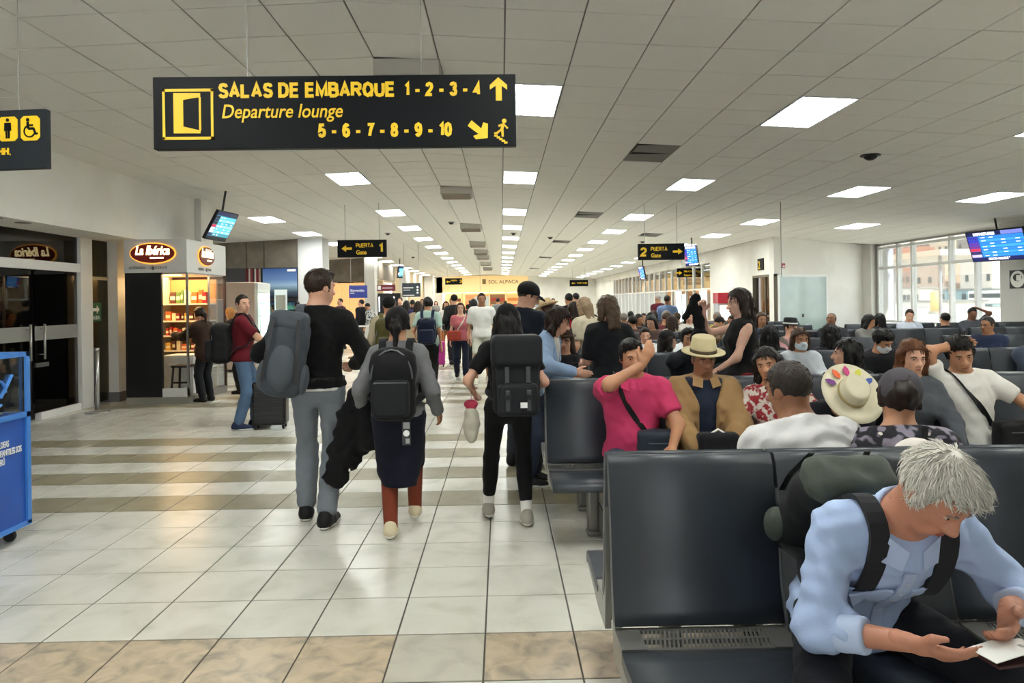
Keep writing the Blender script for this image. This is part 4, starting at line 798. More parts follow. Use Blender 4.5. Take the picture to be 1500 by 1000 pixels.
def surf(prims, res, k=.03, cut=None, disp=None, pad=None):
    """smooth union of prims -> (verts, quads); cut(X, d) may trim, disp(X) displaces"""
    lo = np.min([pbox(p)[0] for p in prims], 0)-3*res-.01; hi = np.max([pbox(p)[1] for p in prims], 0)+3*res+.01
    n = np.ceil((hi-lo)/res).astype(int)+1; ax = [lo[i]+res*np.arange(n[i]) for i in range(3)]
    D = np.full(n, .3); mg = k+2.5*res
    for p in prims:
        a, b = pbox(p); i0 = np.maximum(((a-mg-lo)/res).astype(int), 0); i1 = np.minimum(((b+mg-lo)/res).astype(int)+2, n)
        sl = tuple(slice(i0[i], i1[i]) for i in range(3)); X = np.stack(np.meshgrid(*[ax[i][sl[i]] for i in range(3)], indexing='ij'), -1)
        d = pdist(p, X); o = D[sl]; h = np.maximum(k-np.abs(o-d), 0)/k; D[sl] = np.minimum(o, d)-h*h*k*.25
    if cut or disp:
        X = np.stack(np.meshgrid(*ax, indexing='ij'), -1)
        if disp: D = D+disp(X)
        if cut: D = cut(X, D)
    D[0] = D[-1] = 1; D[:, 0] = D[:, -1] = 1; D[:, :, 0] = D[:, :, -1] = 1
    I = D < 0; m = np.array(D.shape)-1; S_ = np.zeros(m); 
    for dx in (0, 1):
        for dy in (0, 1):
            for dz in (0, 1): S_ += I[dx:m[0]+dx, dy:m[1]+dy, dz:m[2]+dz]
    act = (S_ > 0) & (S_ < 8); idx = -np.ones(m, int); ci = np.argwhere(act); idx[act] = np.arange(len(ci))
    if len(ci) == 0: return np.zeros((0, 3)), np.zeros((0, 4), int)
    P = np.zeros((len(ci), 3)); cnt = np.zeros(len(ci)); cor = [(x, y, z) for x in (0, 1) for y in (0, 1) for z in (0, 1)]
    dv_ = {c: D[ci[:, 0]+c[0], ci[:, 1]+c[1], ci[:, 2]+c[2]] for c in cor}
    for c in cor:
        for a in range(3):
            if c[a] == 0:
                e = list(c); e[a] = 1; d0, d1 = dv_[c], dv_[tuple(e)]; mk = (d0 < 0) != (d1 < 0); t = np.where(mk, d0/np.where(mk, d0-d1, 1), 0)
                q = np.tile(np.array(c, float), (len(ci), 1)); q[:, a] += t; P[mk] += q[mk]; cnt[mk] += 1
    V = lo+res*(ci+P/np.maximum(cnt, 1)[:, None]); Q = []
    for a in range(3):
        b, c = (a+1) % 3, (a+2) % 3; s0 = [slice(0, -1)]*3; s1 = [slice(0, -1)]*3; s1[a] = slice(1, None); s0[b] = s1[b] = slice(1, -1); s0[c] = s1[c] = slice(1, -1)
        A, B = I[tuple(s0)], I[tuple(s1)]; e = np.argwhere(A != B); f = A[tuple(e.T)]; off = np.zeros(3, int); off[b] = off[c] = 1; e = e+off
        ob = np.zeros(3, int); ob[b] = 1; oc = np.zeros(3, int); oc[c] = 1
        g = lambda o: idx[tuple((e-o).T)]; q = np.stack([g(ob+oc), g(oc), g(0*ob), g(ob)], 1); q[~f] = q[~f][:, ::-1]; Q.append(q)
    return V, np.concatenate(Q)
def smooth_v(V, Q, it=1, lam=.5):
    if not len(V): return V
    e = np.concatenate([Q[:, [0, 1]], Q[:, [1, 2]], Q[:, [2, 3]], Q[:, [3, 0]]]); n = np.bincount(e[:, 0], minlength=len(V))+np.bincount(e[:, 1], minlength=len(V))
    for _ in range(it):
        A = np.zeros_like(V); np.add.at(A, e[:, 0], V[e[:, 1]]); np.add.at(A, e[:, 1], V[e[:, 0]]); V = V+lam*(A/np.maximum(n, 1)[:, None]-V)
    return V
def skin_mesh(name, parts, mats, parent=None):
    """parts: list of (V, Q, material index)"""
    vs = []; qs = []; mi = []; k = 0
    for V, Q, m in parts:
        if len(V): vs.append(V); qs.append(Q+k); mi.append(np.full(len(Q), m)); k += len(V)
    V = np.concatenate(vs); Q = np.concatenate(qs); mi = np.concatenate(mi).astype(np.int32); me = bpy.data.meshes.new(name)
    me.vertices.add(len(V)); me.vertices.foreach_set('co', V.astype(np.float32).ravel()); me.loops.add(Q.size); me.loops.foreach_set('vertex_index', Q.astype(np.int32).ravel())
    me.polygons.add(len(Q)); me.polygons.foreach_set('loop_start', np.arange(0, Q.size, 4, dtype=np.int32)); me.polygons.foreach_set('loop_total', np.full(len(Q), 4, np.int32)) if hasattr(me.polygons[0], 'loop_total') else None
    for m in (mats if isinstance(mats, list) else [mats]): me.materials.append(m)
    me.polygons.foreach_set('material_index', mi); me.polygons.foreach_set('use_smooth', np.ones(len(Q), bool)); me.update(calc_edges=True); me.validate()
    return link(name, me, parent)
def wrinkle(amp, f=1.0, ph=0.):
    if not amp: return None
    def g(X):
        x, y, z = X[..., 0], X[..., 1], X[..., 2]
        return amp*(np.sin(f*(38*z+16*x+5*np.sin(13*y+9*x+ph))+ph)*np.sin(f*(19*x-23*y+4*np.sin(17*z+ph)))*.8+.5*np.sin(f*(61*z-37*x+29*y)+2*np.sin(31*x+ph)))
    return g
def sdf_pts(prims, P, k=.04):
    D = np.full(len(P), .3)
    for p in prims:
        d = pdist(p, P); h = np.maximum(k-np.abs(D-d), 0)/k; D = np.minimum(D, d)-h*h*k*.25
    return D
def wrap(J, pts, off, n=4):
    """smooth path pressed onto the outermost garment at a given offset"""
    P = [np.array(p, float) for p in pts]; Q = []
    for i in range(len(P)-1):
        p0, p1, p2, p3 = P[max(i-1, 0)], P[i], P[i+1], P[min(i+2, len(P)-1)]
        for t in [q/n for q in range(n)]: Q.append(.5*((2*p1)+(p2-p0)*t+(2*p0-5*p1+4*p2-p3)*t*t+(3*p1-p0-3*p2+p3)*t**3))
    Q = np.array(Q+[P[-1]])
    for _ in range(6):
        d = sdf_pts(J['wrap'], Q); e = 1e-3; g = np.stack([sdf_pts(J['wrap'], Q+np.eye(3)[a]*e)-d for a in range(3)], 1)/e; g /= np.linalg.norm(g, axis=1)[:, None]+1e-6; Q = Q+g*np.clip(off-d, -.04, .04)[:, None]
    return list(Q)
def tufts(V, Q, n, flow, L, wd, lift, rng):
    i = rng.integers(0, len(Q), n); q = Q[i]; p = V[q].mean(1); nr = np.cross(V[q[:, 2]]-V[q[:, 0]], V[q[:, 3]]-V[q[:, 1]]); nr /= np.linalg.norm(nr, axis=1)[:, None]+1e-9
    fl_ = flow(p)+rng.normal(0, .2, (n, 3)); t = fl_-nr*(fl_*nr).sum(1)[:, None]; t /= np.linalg.norm(t, axis=1)[:, None]+1e-9; b = np.cross(nr, t); L = L*rng.uniform(.6, 1.3, n)[:, None]; w_ = wd*rng.uniform(.6, 1.3, n)[:, None]; lf_ = lift*rng.uniform(.2, 1.6, n)[:, None]
    rings = []
    for c_, sc in ((p-nr*.003, .8), (p+t*L*.5+nr*lf_*L*.6, 1.), (p+t*L+nr*lf_*L*.55, .12)):
        for a in (0, 2.09, 4.19): rings.append(c_+(b*math.cos(a)+nr*math.sin(a)*.55)*w_*sc)
    VV = np.stack(rings, 1).reshape(-1, 3); base = np.arange(n)[:, None, None]*9; f = np.array([[r*3+a, r*3+(a+1) % 3, r*3+3+(a+1) % 3, r*3+3+a] for r in range(2) for a in range(3)])
    return VV, (base+f[None]).reshape(-1, 4)
def nrm_rows(p): return p/(np.linalg.norm(p, axis=1)[:, None]+1e-9)
def ik(a, t, l1, l2, hint):
    a, t, hint = V3(*a), V3(*t), V3(*hint); d = t-a; L = np.linalg.norm(d); L2 = min(L, (l1+l2)*.995); d = nrm(d); t = a+d*L2
    x = (l1*l1-l2*l2+L2*L2)/(2*L2); h = math.sqrt(max(l1*l1-x*x, 0)); n = nrm(hint-d*(hint @ d)); return a+d*x+n*h, t
def rotm(yaw=0, pitch=0, roll=0):   # facing +Y; yaw>0 turns left, pitch>0 looks up, roll>0 tilts to the right shoulder
    return np.array(Matrix.Rotation(math.radians(yaw), 3, 'Z') @ Matrix.Rotation(math.radians(pitch), 3, 'X') @ Matrix.Rotation(math.radians(roll), 3, 'Y'))
SK = {'fair': '#d3a186', 'tan': '#b98564', 'brown': '#9a6a4c', 'pale': '#dcae98', 'deep': '#7f5540', 'ruddy': '#bd8268'}
def skin_m(k): return M('skin '+k, SK[k], .5, noise=(9, .5, 3), col2=tuple(x*.86 for x in lin(SK[k])), bump=(120, .05))
def cloth_m(c, rough=.85): 
    if not isinstance(c, str): return c
    return M('cloth '+c, c, rough, noise=(5, .3, 3), col2=tuple(x*.82 for x in lin(c)), bump=(160, .08), sheen=.03, spec=.25)
def hair_m(c): return M('hair '+c, c, .5, noise=(55, .2, 5), col2=tuple(x*(.5 if c < '#8' else .8) for x in lin(c)), bump=(60, .12), spec=.3)
def hand(w, d, n, right, curl, s, spread=.1, thumb=1.):
    """wrist w, direction d, palm normal n (palm faces n) -> prims"""
    d = nrm(d); n = nrm(np.asarray(n, float)-d*(np.asarray(n, float) @ d)); sd = np.cross(d, n)*(1 if right else -1)   # sd points to thumb side
    P = [Fc(w+d*.01*s, w+d*.075*s, .026*s, .034*s, np.stack([sd, n, d], 1), 1.12, .5), C(w-d*.03*s, w+d*.03*s, .024*s, .024*s)]
    for i, (o, L) in enumerate(((.029, .074), (.01, .084), (-.009, .077), (-.027, .06))):
        p = w+d*.088*s+sd*o*s-d*abs(i-1)*.006*s; a = curl*(.75+.12*i); dd = nrm(d+sd*o*spread*8)
        for j, f in enumerate((.45, .32, .26)):
            a_ = a*(.55+.75*j); q = p+(dd*math.cos(a_*.9)+n*math.sin(a_*.9))*L*f*s; P.append(C(p, q, (.0095-.0012*j)*s, (.0085-.0013*j)*s)); p = q
    p = w+d*.025*s+sd*.026*s; q = p+nrm(d*.75+sd*.75+n*.35*thumb)*.042*s; r = q+nrm(d*.95+sd*.25+n*.3*thumb)*.034*s; P += [C(p, q, .014*s, .0115*s), C(q, r, .011*s, .009*s)]
    return P
def person(name, label, base, face, H=1.7, sex='m', hip=None, lean=0, side=0, hunch=0, twist=0, head=(0, 0, 0), hl=None, hr=None, el=None, er=None, fl=None, fr=None, kl=None, kr=None,
           curl=(.5, .5), palm=(None, None), skin='tan', hair=('short', '#1a1310'), top=None, bottom=None, shoes='#222222', socks=None, extra=None, res=None, build=1.0, belly=0., footyaw=(0, 0), legs=True, face_on=True, foot_pitch=(0, 0), group=None, glasses=None, mask=None, beard=None, hands=True):
    s = H/1.75; dist = math.hypot(*base[:2])
    if res is None: res = .011 if dist < 3.6 else .014 if dist < 6 else .018 if dist < 9 else .024 if dist < 15 else .032
    root = empty(name, (base[0], base[1], base[2] if len(base) > 2 else 0), math.radians(face), label, 'person', group)
    f = sex == 'f'; hz = (.93*s if hip is None else hip); pel = V3(0, 0, hz)
    R1 = rotm(0, -lean, side); R2 = rotm(twist, -(lean+hunch), side); up1 = R1 @ V3(0, 0, 1); up2 = R2 @ V3(0, 0, 1); sd1 = R1 @ V3(1, 0, 0); sd2 = R2 @ V3(1, 0, 0); fw2 = R2 @ V3(0, 1, 0)
    waist = pel+up1*.17*s; chest = waist+up2*.17*s; neck = chest+up2*.19*s-fw2*.01*s; shw = (.163 if f else .185)*s*build**.5
    SR, SL = chest+up2*.108*s+sd2*shw, chest+up2*.108*s-sd2*shw
    hw = (.1 if f else .092)*s; HR, HL = pel+R1 @ V3(hw, 0, -.02*s), pel+R1 @ V3(-hw, 0, -.02*s)
    # legs
    l1, l2 = .435*s, .42*s
    AR = V3(*(fr if fr is not None else (.1*s, .0, .075*s))); AL = V3(*(fl if fl is not None else (-.1*s, .0, .075*s)))
    KR, AR = ik(HR, AR, l1, l2, kr or (.08, 1, 0)); KL, AL = ik(HL, AL, l1, l2, kl or (-.08, 1, 0))
    # arms
    a1, a2 = .285*s, .25*s
    WR = V3(*hr) if hr is not None else SR+V3(.07, .06, -.5)*s; WL = V3(*hl) if hl is not None else SL+V3(-.07, .06, -.5)*s
    ER, WR = ik(SR, WR, a1, a2, er or (.2, -1, -.1)); EL, WL = ik(SL, WL, a1, a2, el or (-.2, -1, -.1))
    b = build
    armR = [C(SR, ER, .047*s*b, .039*s*b), C(ER, WR, .040*s*b, .027*s)]; armL = [C(SL, EL, .047*s*b, .039*s*b), C(EL, WL, .040*s*b, .027*s)]
    if f: armR = [grow(p, -.004*s) for p in armR]; armL = [grow(p, -.004*s) for p in armL]
    tl = .088 if f else .082
    legR = [C(HR, KR, tl*s*b, .056*s*b), C(KR, AR, .056*s*b, .038*s)]; legL = [C(HL, KL, tl*s*b, .056*s*b), C(KL, AL, .056*s*b, .038*s)]
    cR = KR*.68+AR*.32; cL = KL*.68+AL*.32
    for L_, K_, A_, c_ in ((legR, KR, AR, cR), (legL, KL, AL, cL)): L_.append(E(c_-nrm(np.cross(np.cross(A_-K_, V3(0, 1, .01)), A_-K_))*0, V3(.054, .056, .1)*s, frame(A_-K_, V3(0, 1, .01))))
    torso = [E(pel, V3(.168 if f else .16, .122, .13)*s*b, R1), E(waist, V3(.132 if f else .148, .105+belly, .17)*s*b, R1), E(chest+fw2*.005, V3(.152 if f else .172, .122, .2)*s*b, R2), C(SR-sd2*.03*s, SL+sd2*.03*s, .052*s*b), C(chest+up2*.1*s, neck+up2*.0*s, .075*s, .058*s)]
    trap = [C(neck-up2*.012*s+sd2*.03*s*x, chest+up2*.115*s+sd2*shw*.82*x, .042*s, .046*s*b) for x in (-1, 1)]
    if f: torso += [E(chest+fw2*.085*s+sd2*x*.07*s-up2*.02*s, V3(.066, .06, .066)*s, R2) for x in (-1, 1)]
    if belly: torso.append(E(waist+R1 @ V3(0, .05, -.02)*s, V3(.13, .1+belly, .13)*s, R1))
    # head
    Rh = R2 @ rotm(0, lean+hunch, 0) if False else np.array(Matrix.Rotation(math.radians(head[0]), 3, 'Z') @ Matrix.Rotation(math.radians(head[1]), 3, 'X') @ Matrix.Rotation(math.radians(head[2]), 3, 'Y'))
    hs = s*(1.0 if H > 1.3 else 1.18); hc = neck+(nrm(up2*.7+V3(0, 0, .45)) *.062 + Rh @ V3(0, .022, .085))*hs
    hp = lambda x, y, z: hc+Rh @ V3(x, y, z)*hs
    eR = lambda x, y, z: V3(x, y, z)*hs
    neckp = [C(neck-up2*.03*s, hp(0, -.015, -.05), (.052 if f else .06)*s, (.05 if f else .056)*s)]
    headp = [E(hp(0, -.012, .03), eR(.075, .095, .09), Rh), E(hp(0, .028, -.04), eR(.056, .06, .08), Rh), E(hp(0, .06, -.088), eR(.03 if not f else .024, .026, .024), Rh), C(hp(-.045, .02, -.06), hp(-.02, .055, -.085), .018*hs), C(hp(.045, .02, -.06), hp(.02, .055, -.085), .018*hs)]
    headf = [C(hp(0, .088, .012), hp(0, .112, -.026), .008*hs, .0135*hs), E(hp(.014, .1, -.03), eR(.009, .011, .008), Rh), E(hp(-.014, .1, -.03), eR(.009, .011, .008), Rh), C(hp(-.036, .079, .026), hp(.036, .079, .026), .011*hs), C(hp(-.02, .083, -.058), hp(.02, .083, -.058), .0085*hs), C(hp(-.016, .08, -.07), hp(.016, .08, -.07), .0085*hs)]
    headf += [E(hp(x*.077, -.008, -.006), eR(.009, .02, .031), Rh @ rotm(x*-18)) for x in (-1, 1)] + [E(hp(x*.036, .056, -.02), eR(.024, .022, .026), Rh) for x in (-1, 1)]
    sk = skin_m(skin); fine = min(res, .0075 if dist < 7 else .011 if dist < 12 else .02)
    vis_legs = legs
    core = [grow(p, -.004) for p in torso+trap]+armR+armL+neckp+headp[:2]+([grow(p, -.002) for p in legR+legL] if legs else [])
    if legs and shoes is None: pass
    V, Q = surf(core, res, .045*s); parts = [(smooth_v(V, Q, 1), Q, 0)]
    def eyes_cut(X, D):
        for x in (-1, 1): D = np.maximum(D, -(np.linalg.norm(X-hp(x*.033, .1, .008), axis=-1)-.0155*hs))
        return D
    V, Q = surf(headp+headf+[C(hp(0, -.015, -.05), hp(0, -.02, -.1), .05*hs)], fine, .02*hs, cut=eyes_cut if dist < 9 else None); parts.append((smooth_v(V, Q, 1, .35), Q, 0))
    if hands:
        fh = max(fine, .0055) if dist < 9 else fine
        for W_, E_, rt, cu, pm_ in ((WR, ER, True, curl[0], palm[0]), (WL, EL, False, curl[1], palm[1])):
            d_ = nrm(W_-E_); n_ = pm_ if pm_ is not None else (sd2*(-1 if rt else 1)+V3(0, .3, 0))
            if isinstance(n_, tuple) and len(n_) == 6: d_ = nrm(V3(*n_[3:])); n_ = n_[:3]
            V, Q = surf(hand(W_, d_, V3(*n_), rt, cu, s*1.03), fh, .012*s); parts.append((smooth_v(V, Q, 1, .3), Q, 0))
    body = skin_mesh('body', parts, [sk], root)
    J = dict(SR=SR, SL=SL, ER=ER, EL=EL, WR=WR, WL=WL, KR=KR, KL=KL, AR=AR, AL=AL, HR=HR, HL=HL, pel=pel, waist=waist, chest=chest, neck=neck, hc=hc, Rh=Rh, R1=R1, R2=R2, up1=up1, up2=up2, fw2=fw2, sd2=sd2, hs=hs, s=s, root=root, hp=hp, face=face)
    # eyes, brows, lips
    if face_on and dist < 16:
        mb_ = MB()
        def ball(c, r, mi, n=8, R=Rh, sc=(1, 1, 1)):
            k0 = len(mb_.v); vs = []; fs = []
            for i in range(n//2+1):
                for j in range(n): th = math.pi*i/(n//2); ph = 2*math.pi*j/n; vs.append(c+R @ (V3(math.sin(th)*math.cos(ph)*sc[0], math.sin(th)*math.sin(ph)*sc[1], math.cos(th)*sc[2])*r))
            for i in range(n//2):
                for j in range(n): fs.append((i*n+j, (i+1)*n+j, (i+1)*n+(j+1) % n, i*n+(j+1) % n))
            mb_.add(vs, fs, mi)
        for x in (-1, 1):
            mb_ = MB(); ball(hp(x*.032, .0745, .006), .0125*hs, 0, 8, Rh, (.92, .85, .45)); ball(hp(x*.032, .082, .006), .0055*hs, 1, 8, Rh, (1, .7, .85))
            mb_.build('eye', [M('eye white', '#b5a89c', .3), M('iris', '#160e0a', .2)], root, True)
            mb_ = MB(); mb_.tube([hp(x*.016, .091, .024), hp(x*.034, .09, .029), hp(x*.052, .078, .023)], [.0035*hs, .0048*hs, .002*hs], 6, 0)
            mb_.build('eyebrow', M('brow dark', '#1d1512', .7) if hair[1] < '#8' else M('brow grey', '#8a8074', .7), root, True)
        mb_ = MB(); mb_.tube([hp(-.026, .086, -.065), hp(-.01, .0955, -.063), hp(.01, .0955, -.063), hp(.026, .086, -.065)], [.002*hs, .007*hs, .007*hs, .002*hs], 6); mb_.build('lips', M('lips '+skin, tuple(x*y for x, y in zip(lin(SK[skin]), (.62, .36, .36))), .45), root, True)
    # hair
    st, hcol = hair; hr_ = fine*1.3 if dist < 7 else res*.7
    def hairmesh(pr, cut, nm='hair', col=None, amp=.004, k=.02):
        V, Q = surf(pr, hr_, k*hs, cut, (lambda X: amp*(np.sin(90*X[..., 0]+40*X[..., 2])*np.sin(70*X[..., 1]+30*X[..., 2])+.7*np.sin(140*X[..., 0]-90*X[..., 1]))) if amp else None)
        if len(V):
            V = smooth_v(V, Q, 1, .4); pt = [(V, Q, 0)]
            if dist < 8.5 and nm == 'hair' and not (extra and ('cap' in extra or 'hat' in extra)):
                short = st in ('short', 'top', 'curly', 'crop'); crown = hp(0, -.05, .13); rg = np.random.default_rng(int(abs(base[0])*100+base[1]*10))
                fl_ = (lambda p: nrm_rows(p-crown)+np.tile((Rh @ V3(0, .35, -.1))[None], (len(p), 1))) if short else (lambda p: np.tile(V3(0, 0, -1)[None], (len(p), 1))+.2*nrm_rows(p-crown))
                n_ = int((1500 if dist < 3 else 700) if short else (900 if dist < 4 else 600)); a = tufts(V, Q, n_, fl_, .022 if st == 'curly' else .018 if st == 'top' else .013 if short else .03 if st in ('tied', 'bun') else .04 if st in ('bob', 'mid') else .06, .0032 if dist < 4 else .0042, .22 if st == 'curly' else .1 if short else .03, rg); pt.append((a[0], a[1], 0)) if not (extra and extra.get('tuft')) else [pt.append((q_[0], q_[1], 0)) for q_ in [tufts(V, Q, extra['tuft'][0], fl_, *extra['tuft'][1:], rg)]]
            return skin_mesh(nm, pt, [hair_m(col or hcol)], root)
    def loc(X): q = (X-hc) @ Rh/hs; return q[..., 0], q[..., 1], q[..., 2]
    def facecut(line=.068, back=.03, nape=-.075, ear=.0):
        def g(X, D):
            x, y, z = loc(X); cutf = np.maximum(back-y+.35*np.maximum(z-.03, 0), z-line+4*x*x)      # inside (<0) = face window
            D = np.maximum(D, -cutf*hs); D = np.maximum(D, (nape+ (y+.05)*.9-z)*hs*.8 if st in ('short', 'crop', 'top', 'curly') else -1)
            return D
        return g
    cap = E(hp(0, -.016, .034), eR(.084, .106, .099), Rh)
    if st in ('short', 'top', 'curly', 'crop'):
        t = {'short': -.003, 'top': .0, 'curly': .004, 'crop': -.008}[st]
        hairmesh([grow(cap, t)]+([E(hp(0, .03, .1), eR(.06, .065, .026), Rh)] if st in ('top', 'curly') else [])+[C(hp(x*.072, .0, .03), hp(x*.074, .012, -.012), .012*hs) for x in (-1, 1)], facecut(.07 if st != 'crop' else .078, .03, -.07), amp=.0015 if st != 'curly' else .003)
    elif st in ('long', 'bob', 'tied', 'bun', 'mid'):
        L_ = {'long': .34, 'bob': .13, 'tied': .0, 'bun': 0, 'mid': .2}[st]; pr = [grow(cap, .004)]
        if L_:
            bk = up2
            for x in (-1, 1):
                pr += [C(hp(x*.075, -.02, .02), hp(x*.085, -.015, -.1), .034*hs, .034*hs)]
                if L_ > .15: pr += [C(hp(x*.085, -.015, -.1), hp(x*.085, -.03, -.1)-V3(0, 0, L_-.1)*hs+fw2*(.06 if extra and extra.get('hairfront') else -.02), .036*hs, .022*hs)]
            pr += [C(hp(-.03, -.085, -.02), hp(-.035, -.09, -.06)-V3(0, 0, L_)*hs-fw2*.03, .045*hs, .03*hs), C(hp(.03, -.085, -.02), hp(.035, -.09, -.06)-V3(0, 0, L_)*hs-fw2*.03, .045*hs, .03*hs)]
        else: pr += [E(hp(0, -.12, -.03 if st == 'tied' else .03), eR(.045, .04, .045), Rh)]
        if st == 'tied': pr += [C(hp(0, -.13, -.03), hp(0, -.13, -.2), .03*hs, .016*hs)]
        pr += [C(hp(x*.07, .02, .055), hp(x*.08, .0, -.03), .016*hs) for x in (-1, 1)]
        hairmesh(pr, facecut(.074, .028), amp=.004, k=.03)
    # headwear is clothing
    ex_ = extra or {}
    def gar(nm, pr, col, cut=None, amp=.004, k=.035, t=1, rs=None, ph=None, mat=None):
        V, Q = surf(pr, rs or res, k*s, cut, wrinkle(amp, 1, base[0]*7+base[1]*3 if ph is None else ph)); 
        if not len(V): return None
        return skin_mesh(nm, [(smooth_v(V, Q, t), Q, 0)], [mat or cloth_m(col)], root)
    if 'cap' in ex_:
        c_, kind = ex_['cap']; dome = E(hp(0, -.014, .045), eR(.093, .113, .098), Rh)
        def cc(X, D): x, y, z = loc(X); return np.maximum(D, (.012-z+.35*y)*hs)
        gar('cap_crown', [dome], c_, cc, .001, .02, 1, hr_)
        if kind != 'beanie':
            sg_ = -1 if kind == 'back' else 1; mb_ = MB(); n_ = 12; up_, dn_ = [], []
            for i in range(n_+1): a_ = math.pi*i/n_; x_ = .082*math.cos(a_); y_ = sg_*(.07+.1*math.sin(a_)**.7); up_.append(hp(x_, y_, .047-.022*(abs(y_)-.06)/.1)); dn_.append(hp(x_, y_, .04-.022*(abs(y_)-.06)/.1))
            N = n_+1; mb_.add(up_+dn_, [tuple(range(N)), tuple(range(N, 2*N))[::-1]]+[(i, i+1, N+i+1, N+i) for i in range(N-1)]); mb_.build('cap_visor', cloth_m(c_), root)
    if 'hat' in ex_:
        c_, bw, crown = ex_['hat']; mb_ = MB(); n_ = 28; Mh = Matrix.Identity(4)
        for i in range(3):
            for j in range(3): Mh[i][j] = Rh[i][j]*hs
            Mh[i][3] = hp(0, -.012, .05)[i]
        mb_.lathe([(.088, 0), (bw*.75, -.004), (bw, .008), (bw, .014), (bw*.75, .004), (.094, .01)], n_, sy=1.12); o = mb_.build('hat_brim', cloth_m(c_), root, True); o.matrix_basis = Mh
        mb_ = MB(); mb_.lathe([(.094, .0), (.09, .05), (.083, crown-.012), (.07, crown), (.02, crown-.018), (.003, crown-.02)], n_, sy=1.15); o = mb_.build('hat_crown', cloth_m(c_), root, True); o.matrix_basis = Mh
        mb_ = MB(); mb_.lathe([(.096, .006), (.0945, .032), (.09, .032)], n_, sy=1.15); o = mb_.build('hat_band', cloth_m(ex_.get('band', '#4a3a2a')), root, True); o.matrix_basis = Mh
    if glasses:
        mb_ = MB()
        for x in (-1, 1): mb_.tube([hp(x*.034+.02*math.cos(q), .104, .006+.017*math.sin(q)) for q in [k*.7854 for k in range(9)]], .002*hs, 5); mb_.tube([hp(x*.054, .1, .01), hp(x*.08, -.005, .012)], .0018*hs, 5)
        mb_.tube([hp(-.014, .106, .01), hp(.014, .106, .01)], .0018*hs, 5); mb_.build('glasses', M('glasses '+glasses, glasses, .3), root)
    if mask:
        V, Q = surf([grow(p, .007) for p in headp[1:]+headf[:1]], fine, .03, lambda X, D: np.maximum(np.maximum(D, (.012-loc(X)[1])*hs), np.maximum(loc(X)[2]+.008, -.108-loc(X)[2])*hs)); skin_mesh('face_mask', [(smooth_v(V, Q, 1), Q, 0)], [cloth_m(mask)], root)
    if beard: hairmesh([grow(p, .004) for p in headp[1:]], lambda X, D: np.maximum(D, np.maximum((loc(X)[2]+.045), .0-loc(X)[1])*hs), 'beard', beard, .001)
    # clothes
    if bottom:
        kind, col = bottom[:2]; lo_ = bottom[2] if len(bottom) > 2 else .014
        def wcut(X, D):
            near = np.full(X.shape[:-1], 9.)
            for a_, b_ in ((HR+(KR-HR)*.25, KR), (HL+(KL-HL)*.25, KL), (KR, AR), (KL, AL)):
                dd = b_-a_; tt = np.clip(((X-a_) @ dd)/(dd @ dd), 0, 1); near = np.minimum(near, np.linalg.norm(X-a_-tt[..., None]*dd, axis=-1))
            return np.where(near > .115*s, np.maximum(D, ((X-pel) @ up1-.1*s)), D)
        if kind in ('pants', 'leggings'):
            t = .004 if kind == 'leggings' else lo_
            pr = [grow(torso[0], .008)]
            for p in [legR[0], legR[2], legL[0], legL[2]]: pr.append(grow(p, t))
            for L_ in (legR, legL): p = L_[1]; pr.append(C(p[1], p[2]+(p[1]-p[2])*(.13 if kind == 'pants' else .3), p[3]+t, p[4]+t+.004))
            for K_, A_ in ((KR, AR), (KL, AL)): pr.append(C(K_, A_+(K_-A_)*(.13 if kind == 'pants' else .3), (.054+t)*s, (.042+t*1.6)*s if kind == 'pants' else .044*s))
            gar('trousers' if kind == 'pants' else 'leggings', pr, col, wcut, .0045 if kind == 'pants' else .0012, .03)
        elif kind == 'shorts':
            pr = [grow(torso[0], .008), C(HR, KR+(HR-KR)*.25, .1*s, .088*s), C(HL, KL+(HL-KL)*.25, .1*s, .088*s)]; gar('shorts', pr, col, lambda X, D: np.maximum(wcut(X, D), -1), .004)
        elif kind == 'skirt':
            hem = bottom[3] if len(bottom) > 3 else .35*s; mid = (KR+KL)/2
            pr = [grow(torso[0], .01), Fc(pel-V3(0, 0, .05), V3(mid[0], mid[1]*.6, hem+.12), .15*s, .13*s, np.eye(3), 1.1, .85), C(HR, KR, .1*s, .085*s), C(HL, KL, .1*s, .085*s), Fc(V3(mid[0], mid[1]*.6, hem+.3), V3(mid[0], 0, hem), .14*s, .125*s, np.eye(3), 1.05, .8)]
            gar('skirt', pr, col, lambda X, D: np.maximum(wcut(X, D), hem-X[..., 2]), .003, .06)
    def sleeve(arm, S_, E_, W_, frac, t):
        if frac <= 0: return []
        if frac <= 1: e = S_+(E_-S_)*frac; return [C(S_, e, (.054+t)*s*b, (.052+t)*s*b)]
        e = E_+(W_-E_)*(frac-1); return [C(S_, E_, (.05+t)*s*b, (.045+t)*s*b), C(E_, e, (.045+t)*s*b, (.034+t)*s)]
    def upper(nm, col, slv, t, hem, openf=None, amp=.005, neckz=.02, sleeves=None, mat=None, rs=None):
        pr = [grow(p, t) for p in torso[:4]]+[grow(p, t) for p in torso[5:]]+[grow(p, t) for p in trap]+[C(chest+up2*.1*s, neck-up2*.02*s, .085*s, .066*s)]
        pr += sleeve(armR, SR, ER, WR, slv if sleeves is None else sleeves[0], t)+sleeve(armL, SL, EL, WL, slv if sleeves is None else sleeves[1], t)
        if hem < .02: pr.append(E(pel-up1*.04*s, V3(.176 if not f else .186, .136, .19)*s*b+t, R1))
        armpts = [(SR, ER), (ER, WR), (SL, EL), (EL, WL)]
